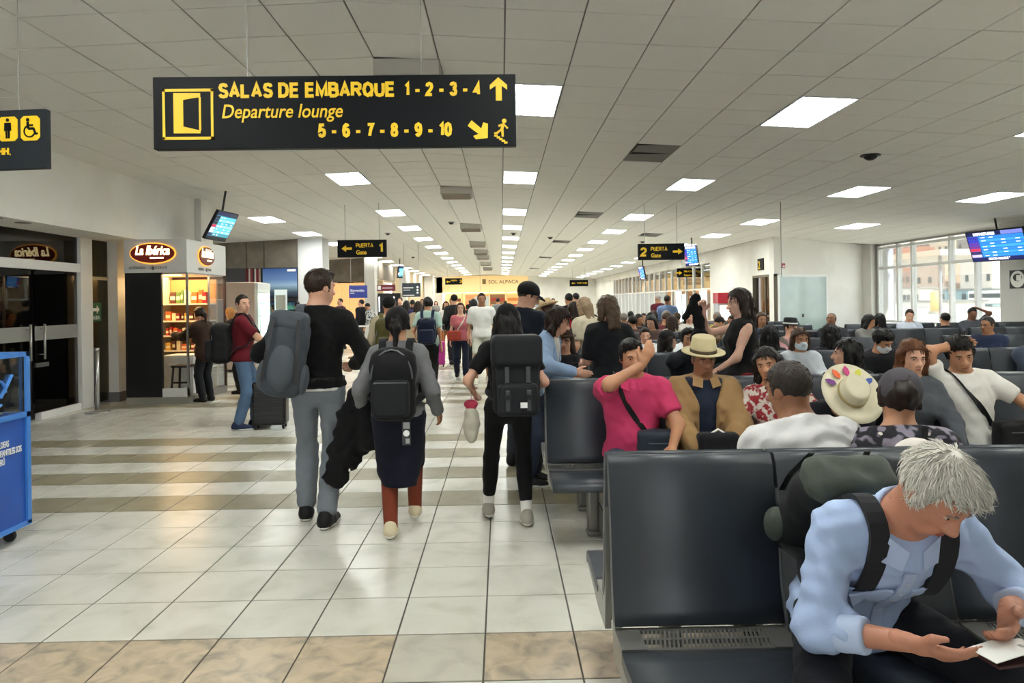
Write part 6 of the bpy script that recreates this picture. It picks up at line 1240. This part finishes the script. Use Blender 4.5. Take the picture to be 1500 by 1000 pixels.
J = sit('woman in grey cap and patterned fleece with white hood seen from behind', 1322, 0, True, 1.58, 'f', face=-3, lean=4, head=(-14, -8, 5), skin='tan', hair=('bun', '#2a1f18'), top=dict(name='fleece', col='#55525c', slv=1.9, t=.03, mat=M('fleece pattern', '#8b8494', .95, noise=(22, .88, 1), col2='#26252c')), bottom=('pants', '#333333'), extra={'cap': ('#4c494f', 'front')}, build=1.16)
sm('hood', [E(J['chest']+J['up2']*.09-J['fw2']*.13, (.1, .045, .07)), C(J['chest']+J['up2']*.15-J['fw2']*.05-J['sd2']*.09, J['chest']+J['up2']*.15-J['fw2']*.05+J['sd2']*.09, .042)], .012, cloth_m('#dcd5cf'), J['root'], .04, None, wrinkle(.004))
MB().strip([J['chest']+J['up2']*.2-J['fw2']*.11+J['sd2']*.05, J['chest']-J['fw2']*.168+J['sd2']*.0, J['chest']-J['up2']*.25-J['fw2']*.16-J['sd2']*.08], J['sd2'], .02, .006).build('strap', black_m, J['root'])
sit('auburn haired woman facing the camera behind the woman in the grey cap', 1330, 1, False, 1.62, 'f', lean=4, head=(-4, -12, 0), skin='fair', hair=('mid', '#6b4023'), top=dict(name='jacket', col='#4d5157', slv=1.9, t=.02), bottom=('pants', '#3a4252'))
J = sit('young man in white tee with one arm behind his head looking at a phone', 1422, 1, False, 1.68, face=4, lean=-2, side=6, head=(-18, -20, 10), hr=(.1, -.02, 1.24), er=(1, .3, 1.0), hl=(-.24, .36, .82), palm=((0, 1, 0), (.4, -.5, .4)), curl=(.8, .6), skin='tan', hair=('curly', '#17110f'), top=dict(name='tee', col='#d9d6cf', slv=.62, t=.018, hem=-.04), bottom=('pants', '#8ea0bb'))
crossbody(J, 'black sling bag across the young man in the white tee', '#131315', 1, J['pel']+V3(-.12, .22, .13), (.12, .05, .1))
def phone(J, w, label, nrmv=(0, -.6, .8)):
    P = rt(J, w); r = empty('phone', P, math.radians(J['face']), label, 'phone'); r.rotation_euler = (math.radians(-40), 0, math.radians(J['face'])); MB().cbox(-.036, .036, -.005, .005, -.075, .075, .004).build('body', black_m, r); MB().box(-.033, .033, -.0062, -.005, -.07, .07).build('screen', M('phone screen', '#1b2026', .15), r)
phone(J, J['WL']+V3(0, .06, .06), 'black phone in the hand of the young man in the white tee')
sit('dark haired man in profile cut by the right edge', (2.58, ROWS[0]+.45), 0, True, 1.72, face=30, head=(62, -4, 0), skin='tan', hair=('short', '#14100e'), top=dict(name='jacket', col='#2c3036', slv=1.9, t=.02), bottom=('pants', '#30343c'))
# third row and beyond
sit('boy in navy jacket drinking from a small bottle in the third row', 1010, 2, False, 1.6, head=(0, 2, 0), hr=(.03, .2, 1.08), er=(1, 0, -.6), hl=(-.06, .22, 1.05), palm=((-1, 0, 0, 0, .2, 1), (1, 0, 0, 0, .2, 1)), skin='tan', hair=('curly', '#15100e'), top=dict(name='jacket', col='#20242c', slv=1.92, t=.028), bottom=('pants', '#2a2e36'))
bt = empty('water_bottle', atY(1017, 505, 6.82), 0, 'small clear water bottle with blue label held by the drinking boy', 'bottle'); MB().lathe([(.03, -.09), (.032, -.07), (.032, .04), (.014, .08), (.012, .1)], 16).build('bottle', M('clear plastic', '#cfdde6', .15), bt, True); MB().lathe([(.0335, -.04), (.0335, .015)], 16).build('label', M('bottle blue', '#2a55a8', .4), bt, True)
sit('child in white face mask and pale jacket in the third row', 1172, 2, False, 1.58, 'f', head=(0, -8, 0), skin='tan', hair=('bob', '#4a3222'), mask='#c9d6de', top=dict(name='jacket', col='#b9bfc6', slv=1.92, t=.03), bottom=('pants', '#3a3f4a'), legs=False)
sit('person in black hood and white mask bending left in the third row', 1298, 2, False, 1.64, side=12, lean=10, head=(20, -34, 10), skin='tan', hair=('curly', '#0f0c0b'), mask='#d6dadd', top=dict(name='hoodie', col='#141519', slv=1.92, t=.035), bottom=('pants', '#22252b'), legs=False)
sit('black haired person facing away behind the second bench, profile to the left', 1237, 1, True, 1.56, face=10, lean=-6, head=(58, 0, 0), skin='fair', hair=('bob', '#0f0c0b'), top=dict(col='#22262c', slv=1.2, t=.02), bottom=('pants', '#33363c'), legs=False)
sit('girl with dark hair in plaid shirt in profile behind the third bench', 978, 2, True, 1.5, 'f', face=-70, head=(-10, 0, 0), skin='fair', hair=('mid', '#17100e'), extra={'cap': ('#161417', 'front')}, top=dict(col='#5a5f5c', slv=1.5, t=.02, mat=M('plaid grey', '#8a8d88', .9, noise=(30, .88, 1), col2='#2b2e2e')), bottom=('pants', '#33363c'), legs=False)
for u, lab, hh_ in ((1217, 'long black haired person facing away behind the third bench, right of the masked child', 1.6), (1128, 'long black haired person facing away behind the third bench, beside the masked child', 1.6)):
    sit(lab, u, 2, True, hh_, 'f', hair=('long', '#0e0b0b'), skin='tan', top=dict(col='#22222a', slv=1.2, t=.02), bottom=('pants', '#33363c'), legs=False, head=(10, 0, 0))
sit('boy with short dark hair and white tee in the fourth row', 946, 3, False, 1.45, head=(-6, -12, 0), skin='fair', hair=('top', '#241a15'), top=dict(col='#d5d8dc', slv=.7, t=.02), bottom=('pants', '#33363c'), legs=False)
sit('person in black bucket hat and pink top in the fourth row', 1158, 3, False, 1.62, 'f', face=14, head=(10, -4, 0), skin='fair', hair=('short', '#1a1310'), extra={'hat': ('#26292b', .125, .1), 'band': '#d9d9d6'}, glasses='#7a1a22', top=[dict(col='#b98a8e', slv=1.2, t=.015), dict(name='vest', col='#6d655c', slv=0, t=.03, openf=.04)], bottom=('pants', '#33363c'), legs=False)
person('person', 'woman in white top bent over to the right beyond the third bench', PXY(990, 8.85), -80, 1.62, 'f', lean=62, hunch=12, head=(30, -50, 0), hr=(.1, .75, .72), hl=(-.1, .72, .7), skin='fair', hair=('mid', '#6a4d33'), top=dict(col='#c9cbce', slv=1.3, t=.02, hem=-.08), bottom=('pants', '#3a3f4a'), shoes='#222222')
person('person', 'person in yellow and black jacket bent over beyond the fourth bench', PXY(1012, 11.2), -75, 1.6, 'm', lean=55, hunch=10, head=(0, -40, 0), hr=(.1, .6, .6), hl=(-.1, .6, .6), skin='tan', hair=('short', '#1a1310'), top=dict(name='jacket', col='#9a8420', slv=1.9, t=.03, mat=M('yellow black', '#b09a24', .8, noise=(12, .88, 1), col2='#26240f')), bottom=('pants', '#2a2d33'), shoes='#222222')
sit('bald man leaning back with closed eyes in the fifth row', 1224, 4, False, 1.7, lean=-12, head=(-40, 14, 0), skin='brown', hair=('crop', '#4d453f'), top=dict(name='jacket', col='#30323a', slv=1.9, t=.03), bottom=('pants', '#33363c'), legs=False)
sit('long black haired woman looking down to the right in the fifth row', 1270, 4, False, 1.62, 'f', face=20, head=(40, -25, 0), skin='tan', hair=('long', '#0d0b0b'), top=dict(col='#8d8a86', slv=1.5, t=.02), bottom=('pants', '#33363c'), legs=False)
sit('black haired head turned away beside the long haired woman of the fifth row', 1290, 4, True, 1.6, 'f', hair=('bob', '#0d0b0b'), skin='tan', top=dict(col='#22252b', slv=1.2, t=.02), legs=False)
sit('dark haired head seen from behind before the window, left of the man in navy', 1386, 4, True, 1.6, 'm', hair=('short', '#0f0c0b'), skin='tan', top=dict(col='#22252b', slv=1.2, t=.02), legs=False)
sit('man in navy jacket in profile facing left in the fourth row gap', (6.55, 9.45), 3, False, 1.62, face=-60, head=(-10, -6, 0), skin='brown', hair=('short', '#1d1714'), glasses='#333333', top=dict(name='jacket', col='#1d2740', slv=1.9, t=.03), bottom=('pants', '#33363c'), legs=False)
sit('man in pale blue shirt looking down before the window, left', 1331, 5, False, 1.72, head=(-20, -24, 0), lean=6, skin='fair', hair=('short', '#2c1e16'), top=dict(name='shirt', col='#c3ccda', slv=1.5, t=.02), legs=False)
sit('man with raised elbow before the window, right', 1424, 5, False, 1.72, head=(0, -20, 0), hl=(-.12, .05, 1.3), el=(-1, 0, -.3), skin='deep', hair=('short', '#0d0b0a'), top=dict(name='shirt', col='#4a4d55', slv=.7, t=.02), legs=False)
sit('person in navy cap cut by the right edge in the third row', (5.42, ROWS[2]-.25), 2, False, 1.64, head=(40, -20, 0), skin='tan', hair=('short', '#1a1310'), extra={'cap': ('#2e3c58', 'front')}, top=dict(col='#3a4252', slv=1.9, t=.02), legs=False)
# ------------------------------------------------------------------ left side
J = person('person', 'man in maroon polo and jeans facing right with a roller suitcase', PXY(357, 9.1), -78, 1.73, 'm', head=(-48, -2, 0), hl=(-.08, .36, .98), hr=(.1, .42, 1.02), er=(.4, -1, -.5), skin='fair', hair=('short', '#2b221d'), top=dict(name='polo_shirt', col='#64121f', slv=.7, t=.016), bottom=('pants', '#56708f'), shoes=('#1f2a4a', '#e6e4e0'), fl=(-.1, .12, .075), fr=(.1, -.06, .075), build=1.03)
collar(J, '#64121f', .072)
backpack(J, 'black backpack worn by the man in the maroon polo', (.33, .24, .5), '#141416', '#1a1b1e', (0, 0, -.06), 'zip')
p = atZ(393, 629, 0); suitcase('black ribbed roller suitcase beside the man in the maroon polo', (p.x, p.y+.1, 0), .12, .42, .25, .6, '#121315', .42)
p = atZ(645, 537, 0); suitcase('bright pink roller suitcase pulled by the woman in mint', (p.x, p.y+.1, 0), .1, .22, .34, .62, '#b8318f', .4)
person('person', 'customer in dark brown jacket reaching into the chocolate kiosk', (-4.86, 11.75), 72, 1.58, 'f', lean=12, head=(0, -10, 0), hl=(-.15, .5, 1.1), hr=(.12, .35, 1.0), skin='tan', hair=('tied', '#2a1c16'), top=dict(name='jacket', col='#33231b', slv=1.9, t=.035, hem=-.2), bottom=('pants', '#181a20'), shoes='#101012')
J = person('person', 'blonde customer in black bending toward the kiosk', (-4.62, 12.75), 75, 1.6, 'f', lean=22, head=(0, -30, 0), hl=(-.15, .4, .9), skin='pale', hair=('bob', '#9a7040'), top=dict(name='jacket', col='#0e0f12', slv=1.9, t=.03, hem=-.1), bottom=('pants', '#101116'), shoes='#0c0c0d')
fb_ = empty('floor_bag', (-4.25, 12.3, 0), 0, 'black bag on the floor beside the kiosk customers', 'bag'); sm('body', [B((0, 0, .13), (.1, .08, .08), .05), E((0, 0, .25), (.1, .08, .06))], .016, cloth_m('#0e0e10'), fb_, .03, None, wrinkle(.006)); MB().tube([(-.05, 0, .28), (0, 0, .36), (.05, 0, .28)], .01, 6).build('handle', black_m, fb_)
person('person', 'man in black jacket with backpack standing in the gate one queue', PXY(531, 23.4), 60, 1.73, 'm', head=(10, 0, 0), skin='fair', hair=('short', '#1a1310'), top=dict(name='jacket', col='#17191c', slv=1.9, t=.03), bottom=('pants', '#4a4a4c'), shoes='#141414')
person('person', 'man in plaid shirt leaning over in the gate one queue', PXY(552, 23.2), 70, 1.68, 'm', lean=28, head=(0, -30, 0), skin='tan', hair=('short', '#15100e'), top=dict(col='#8f8f90', slv=1.5, t=.02, mat=M('plaid pale', '#b5b5b2', .9, noise=(22, .88, 1), col2='#3f4348')), bottom=('pants', '#2a2d33'), shoes='#222222')
person('person', 'woman in pink sweater before the lower screen on the left', PXY(404, 20.8), 90, 1.6, 'f', head=(0, -10, 0), hl=(-.12, .35, 1.05), hr=(.12, .35, 1.05), skin='tan', hair=('tied', '#1a1310'), top=dict(name='sweater', col='#d49aa2', slv=1.9, t=.02), bottom=('pants', '#2a2d33'), shoes='#222222')
person('person', 'person in dark coat behind the tall man, left of the white column', PXY(437, 21), 30, 1.68, 'm', head=(0, 0, 0), skin='tan', hair=('short', '#15100e'), top=dict(name='coat', col='#101114', slv=1.9, t=.03), bottom=('pants', '#1a1c20'), shoes='#141414')
J = person('person', 'person in beige top and dark knit cap with an olive backpack walking away', PXY(571, 9.4), 8, 1.68, 'm', head=(-10, 0, 0), skin='tan', hair=('short', '#15100e'), extra={'cap': ('#0e0e10', 'beanie')}, top=dict(col='#a59880', slv=1.2, t=.02), bottom=('pants', '#3a3a38'), shoes='#222222', fl=(-.1, .2, .08), fr=(.1, -.15, .08))
backpack(J, 'olive green backpack in the aisle behind the woman in the navy skirt', (.34, .24, .56), '#4a451f', '#57511f', (0, 0, -.02), 'zip', res=.018)
J = person('person', 'woman in mint tee and black patterned trousers walking away with navy backpack', PXY(628, 12.7), 0, 1.69, 'f', head=(-6, -4, 0), hr=(.24, -.05, .8), hl=(-.24, .12, .95), skin='tan', hair=('bun', '#0f0c0c'), top=dict(col='#a9c4ba', slv=.7, t=.02), bottom=('pants', '#121214', .02), shoes=('#8f8a80', '#c9c4b8'), fl=(-.1, .2, .08), fr=(.09, -.16, .1))
backpack(J, 'navy backpack worn by the woman in the mint tee', (.33, .2, .46), '#141d36', '#18223e', (0, 0, -.06), 'zip', res=.02)
J = person('person', 'woman with glasses in rose pink top and dark jeans walking toward the camera', PXY(676, 14.6), 182, 1.58, 'f', hl=(-.2, .1, .78), skin='pale', hair=('mid', '#3c2a20'), glasses='#2a2020', top=dict(col='#b5646c', slv=.5, t=.014, neckz=-.02), bottom=('pants', '#1d2338'), shoes='#15151a', fl=(-.09, .2, .08), fr=(.09, -.15, .1))
crossbody(J, 'rust red shoulder bag on the woman in the rose top', '#9c3a2c', -1, J['pel']+V3(.13, .17, .08), (.14, .05, .1), '#d8cfc0')
person('person', 'smiling man in white polo and pale shorts walking toward the camera', PXY(707, 13.9), 176, 1.77, 'm', head=(8, -2, 0), skin='brown', hair=('short', '#120e0c'), top=dict(name='polo_shirt', col='#d9dad6', slv=.8, t=.02), bottom=('shorts', '#c3c6ba'), shoes=('#cfcabb', '#efefe8'), fl=(-.1, -.15, .1), fr=(.1, .2, .08), build=1.05)
# far aisle walkers and queue
FAR = [('woman in white top and orange trousers far down the aisle', 655, 19.5, 180, 'f', 'long', '#3a2618', '#d6d0cc', '#b0622e'), ('person in black jacket with cap far down the aisle', 667, 18, 10, 'm', 'short', '#141110', '#101114', '#15171c'), ('man in dark tee at the far warm shop', 663, 27, 180, 'm', 'short', '#15100e', '#22252c', '#2a2d33'),
  ('man in striped shirt near the far warm shop', 731, 28, 0, 'm', 'short', '#15100e', '#7d8080', '#2a2d33'), ('dark haired person behind the man in the white polo', 695, 17.2, 0, 'f', 'long', '#120e0c', '#1d1f24', '#24262c'), ('woman in red tee beyond the benches', 842, 10.4, 12, 'f', 'mid', '#2c1a14', '#b01c30', '#1d2028'), ('black haired woman in black beyond the benches', 858, 11.2, 0, 'f', 'long', '#0c0a0a', '#0f0f12', '#15171c'),
  ('tall man with short dark hair beyond the crowd', 845, 17.5, 40, 'm', 'short', '#15100e', '#cfcfcb', '#2a2d33'), ('woman in beige hat and cream coat in the crowd by the benches', 806, 10.2, 40, 'f', 'mid', '#6a4a30', '#b9a486', '#3a3530'), ('woman in brown beside the woman in the beige hat', 822, 9.5, 60, 'f', 'mid', '#3a2418', '#5d4436', '#2a2622'), ('person in cream fleece behind the woman with the bob', 872, 8.6, 30, 'f', 'bob', '#8a735a', '#b8ae98', '#2a2622'), 
  ('man in plaid blue shirt standing by the glass partition', 979, 17.0, -20, 'm', 'short', '#2a1c14', '#6f84a8', '#2a2d38'), ('person in maroon by the glass partition', 966, 19, 30, 'm', 'short', '#b8b2aa', '#571a24', '#2a2d33'), ('dark haired person in violet among the far queue', 597, 20, 10, 'f', 'long', '#15100e', '#2f2a5a', '#1d1f28'), ('dark haired person in black among the far queue', 606, 22.5, 0, 'm', 'short', '#15100e', '#1a1c22', '#1d1f28'), 
  ('brown haired woman among the far queue, beside the woman in mint', 614, 15.6, 10, 'f', 'long', '#33231a', '#b9a58c', '#2a2622'), ('dark haired man among the far queue near the slate board', 588, 25, 160, 'm', 'short', '#15100e', '#30343c', '#22252b'), ('person with brown jacket far behind the queue', 579, 28, 160, 'm', 'short', '#2a1c14', '#4d3a2c', '#22252b'), ('man in dark suit near the far left shops', 620, 30, 180, 'm', 'short', '#15100e', '#1a1c22', '#1a1c22'), ('woman in grey near the end shop', 640, 40, 180, 'f', 'mid', '#2a1c14', '#8d8a86', '#3a3f4a'), 
  ('person in black beside the end shop', 690, 45, 0, 'm', 'short', '#15100e', '#15161a', '#1a1c22'), ('person in orange near the end shop', 742, 42, 0, 'f', 'mid', '#2a1c14', '#c9702e', '#2a2d33'), ('person in pale blue before the white end wall', 795, 33, 180, 'm', 'short', '#15100e', '#a9b5c2', '#2a2d33'), ('person in dark coat before the white end wall', 812, 28, 180, 'm', 'short', '#15100e', '#22252b', '#1a1c22'), ('dark haired person in black among the standing crowd', 835, 14.5, 20, 'm', 'short', '#100c0b', '#15161a', '#1a1c22'), ('seated man hidden at the queue edge', 500, 24.6, 140, 'm', 'short', '#100c0b', '#4a2030', '#1a1c22')]
FAR[-1] = ('person with maroon sleeve at the gate one rail',)+FAR[-1][1:]
for i, (lb, u, Y, fc, sx, hs_, hc_, tc_, bc_) in enumerate(FAR):
    ex = {'hat': ('#c9b088', .17, .11)} if 'beige hat' in lb else {'cap': ('#111114', 'front')} if 'with cap' in lb else None
    k = dict(lean=18, head=(0, -20, 0)) if 'cream fleece' in lb or 'brown beside' in lb else {}
    person('person', lb, PXY(u, Y), fc, (1.74 if sx == 'm' else 1.62)+.05*math.sin(i*2.1), sx, skin=['tan', 'fair', 'brown'][i % 3], hair=(hs_, hc_), top=dict(col=tc_, slv=[.7, 1.9][i % 2], t=.022), bottom=('pants', bc_), shoes='#1a1a1c', extra=ex, fl=(-.1, .08*(-1)**i, .08), fr=(.1, -.08*(-1)**i, .08), **k)
J = sit('woman with glasses and brown hat seated facing the camera beside the denim jacket', 828, 2, False, 1.62, 'f', head=(-6, -6, 0), face=-6, skin='fair', hair=('mid', '#3a2418'), glasses='#15110f', extra={'hat': ('#3d2a22', .13, .1)}, top=dict(name='jacket', col='#1b1c20', slv=1.9, t=.025), bottom=('pants', '#5f7fae'))
rng = random.Random(5); n = 0
pal = ['#2a2d33', '#5d4a44', '#8d8a86', '#3a4a5c', '#b5a999', '#22252b', '#6b2f35', '#c9c6c0', '#4d5a48', '#15171c']
hcs = ['#15100e', '#2a1c14', '#0e0b0a', '#4a3424', '#8a8078']
for row, us in ((4, (902, 955, 1072, 1118)), (5, (895, 934, 973, 1012, 1052)), (6, (908, 942, 976, 1010))):
    for u in us:
        c = pal[n % len(pal)]; h_ = hcs[(n*3+row) % 5]; cn = {'#2a2d33': 'charcoal', '#5d4a44': 'brown', '#8d8a86': 'grey', '#3a4a5c': 'slate blue', '#b5a999': 'beige', '#22252b': 'dark', '#6b2f35': 'wine red', '#c9c6c0': 'off-white', '#4d5a48': 'olive', '#15171c': 'black'}[c]
        sit(f'seated traveller in {cn} top in the {ordr[row]} row, {["first", "second", "third", "fourth", "fifth", "sixth", "seventh"][us.index(u)]} from the left', u+rng.uniform(-3, 3), row, False, rng.uniform(1.58, 1.74), 'mf'[n % 2], face=rng.uniform(-30, 30), head=(rng.uniform(-25, 25), rng.uniform(-25, 0), 0), skin=['tan', 'fair', 'brown'][n % 3], hair=('short' if n % 2 == 0 else rng.choice(['mid', 'bob', 'long']), h_), top=dict(col=c, slv=rng.choice([.7, 1.9]), t=.025), bottom=('pants', pal[(n+3) % 10]), legs=False, group='travellers in the back rows'); n += 1
for k, (row, u, hn, hcol, st) in enumerate([(4, 928, 'black', '#0e0b0a', 'short'), (4, 985, 'brown', '#3a261a', 'mid'), (5, 915, 'grey', '#8a8078', 'short'), (5, 954, 'black', '#0e0b0a', 'bob'), (5, 993, 'brown', '#4a3424', 'short'), (6, 925, 'black', '#0e0b0a', 'short'), (6, 959, 'brown', '#3a261a', 'long')]):
    sit(f'{hn} haired traveller facing away behind the {ordr[row]} row, number {["one", "two", "three", "four", "five", "six", "seven"][k]} from the front', u, row, True, 1.66, 'mf'[k % 2], head=(20*(-1)**k, 0, 0), skin='tan', hair=(st, hcol), top=dict(col=pal[(k*3+1) % 10], slv=1.2, t=.02), legs=False, group='travellers in the back rows')
# ------------------------------------------------------------------ foreground man
J = person('person', 'white haired man in light blue shirt bent over a passport on the nearest bench', (1.16, 2.37), 180, 1.7, 'm', hip=.55, lean=27, hunch=20, twist=0, head=(22, -48, -4), hr=(.09, .5, .66), hl=(-.2, .47, .72), er=(.75, -.8, -.2), el=(-.75, -.8, -.2), extra={'tuft': (2600, .034, .0026, .24)}, palm=((-.35, -.3, .6, -.72, .55, -.1), (.3, -.5, .5, .55, .7, -.25)), curl=(.62, .75),
    fl=(-.24, .5, .08), fr=(.22, .5, .08), kl=(-.6, 1, .3), kr=(.6, 1, .3), skin='ruddy', hair=('top', '#d9d5cb'), res=.0085, top=dict(name='shirt', col='#a9bde2', slv=1.38, t=.017, hem=-.06, amp=.007, neckz=.015), bottom=('pants', '#16181f', .016), shoes='#15110f', build=1.03)
for E_, W_ in ((J['ER'], J['WR']), (J['EL'], J['WL'])): c_ = E_+(W_-E_)*.38; d_ = nrm(W_-E_); sm('rolled_cuff', [C(c_-d_*.02, c_+d_*.03, .056, .052)], .007, cloth_m('#b9c9e8'), J['root'], .01, lambda X, D: np.maximum(D, np.abs((X-c_) @ d_)-.045), wrinkle(.003))
ns = 0
collar(J, '#b1c3e5', .076, .42, .06)
cf = lambda x, z, off=.006: wrap(J, [J['chest']+J['R2'] @ V3(x, .2, z)]*2, off, 1)[0]
mb_ = MB(); mb_.strip(wrap(J, [J['chest']+J['R2'] @ V3(0, .2, z) for z in (.13, .05, -.04, -.13, -.22, -.3)], .003), J['sd2'], .034, .007); mb_.build('button_placket', cloth_m('#b3c5e6'), J['root'])
for z in (.08, .01, -.06, -.13, -.2): MB().lathe([(.0055, 0), (.0055, .003)], 10).build('button', M('button', '#cfd6e4', .4), J['root']).matrix_basis = Matrix.Translation(cf(0, z, .008)) @ Matrix(J['R2'].tolist()).to_4x4() @ Matrix.Rotation(-math.pi/2, 4, 'X')
for x in (-1, 1):
    mb_ = MB(); rows = [wrap(J, [J['chest']+J['R2'] @ V3(x*.085+dx, .2, z) for dx in (-.052, -.026, 0, .026, .052)], .004, 1) for z in (.03, .0, -.09)]
    for nm, r0, r1, th in (('pocket', 1, 2, .003), ('pocket_flap', 0, 1, .007)):
        A_, B_ = rows[r0], [np.array(p)-(J['up2']*.016*(2-abs(i-2))/2 if nm == 'pocket_flap' else 0) for i, p in enumerate(rows[r1])]; nn = J['fw2']*th; N = len(A_)
        MB().add(list(A_)+list(B_)+[p+nn for p in A_]+[p+nn for p in B_], [(i+2*N, i+1+2*N, N+i+1+2*N, N+i+2*N) for i in range(N-1)]+[(N+i, N+i+1, 3*N+i+1, 3*N+i) for i in range(N-1)]+[(i, i+1, 2*N+i+1, 2*N+i) for i in range(N-1)]+[(0, N, 3*N, 2*N), (N-1, 2*N-1, 4*N-1, 3*N-1)]).build(nm, cloth_m('#b3c5e6'), J['root'])
bp = backpack(J, 'dark hiking backpack with grey green lid worn by the white haired man', (.31, .15, .42), '#1b1d1f', '#4b5149', (.05, .02, -.05), 'hike', res=.009)
for o in bp.children:
    if o.name.startswith('shoulder_strap'): o.data.materials[0] = cloth_m('#26272b')
hR = J['WR']+nrm(V3(-.72, .55, -.1))*.12; hL = J['WL']+nrm(V3(.55, .7, -.25))*.12; pc_ = (hR+hL)/2+V3(-.035, .03, .01)
pp_ = empty('passport', rt(J, pc_-V3(0, 0, .012)), math.radians(190), 'dark red passport in the hands of the white haired man', 'passport'); MB().cbox(-.065, .065, -.045, .045, -.004, .004, .002).build('cover', M('passport cover', '#3c1418', .5), pp_)
tk = empty('boarding_pass', rt(J, pc_), math.radians(196), 'folded white boarding pass on the passport of the white haired man', 'paper'); MB().add([(-.1, -.04, .002), (.0, -.04, .012), (.075, -.042, .004), (.08, .04, .004), (.0, .042, .012), (-.1, .04, .002), (-.1, -.04, 0), (.0, -.04, .010), (.075, -.042, .002), (.08, .04, .002), (.0, .042, .010), (-.1, .04, 0)], [(0, 1, 4, 5), (1, 2, 3, 4), (11, 10, 7, 6), (10, 9, 8, 7), (0, 6, 7, 1), (1, 7, 8, 2), (2, 8, 9, 3), (3, 9, 10, 4), (4, 10, 11, 5), (5, 11, 6, 0)]).build('sheet', M('paper white', '#e9e9e6', .7), tk); MB().box(-.06, .0, -.008, .006, .0065, .0075).build('print_line', M('print grey', '#9a9a98'), tk)
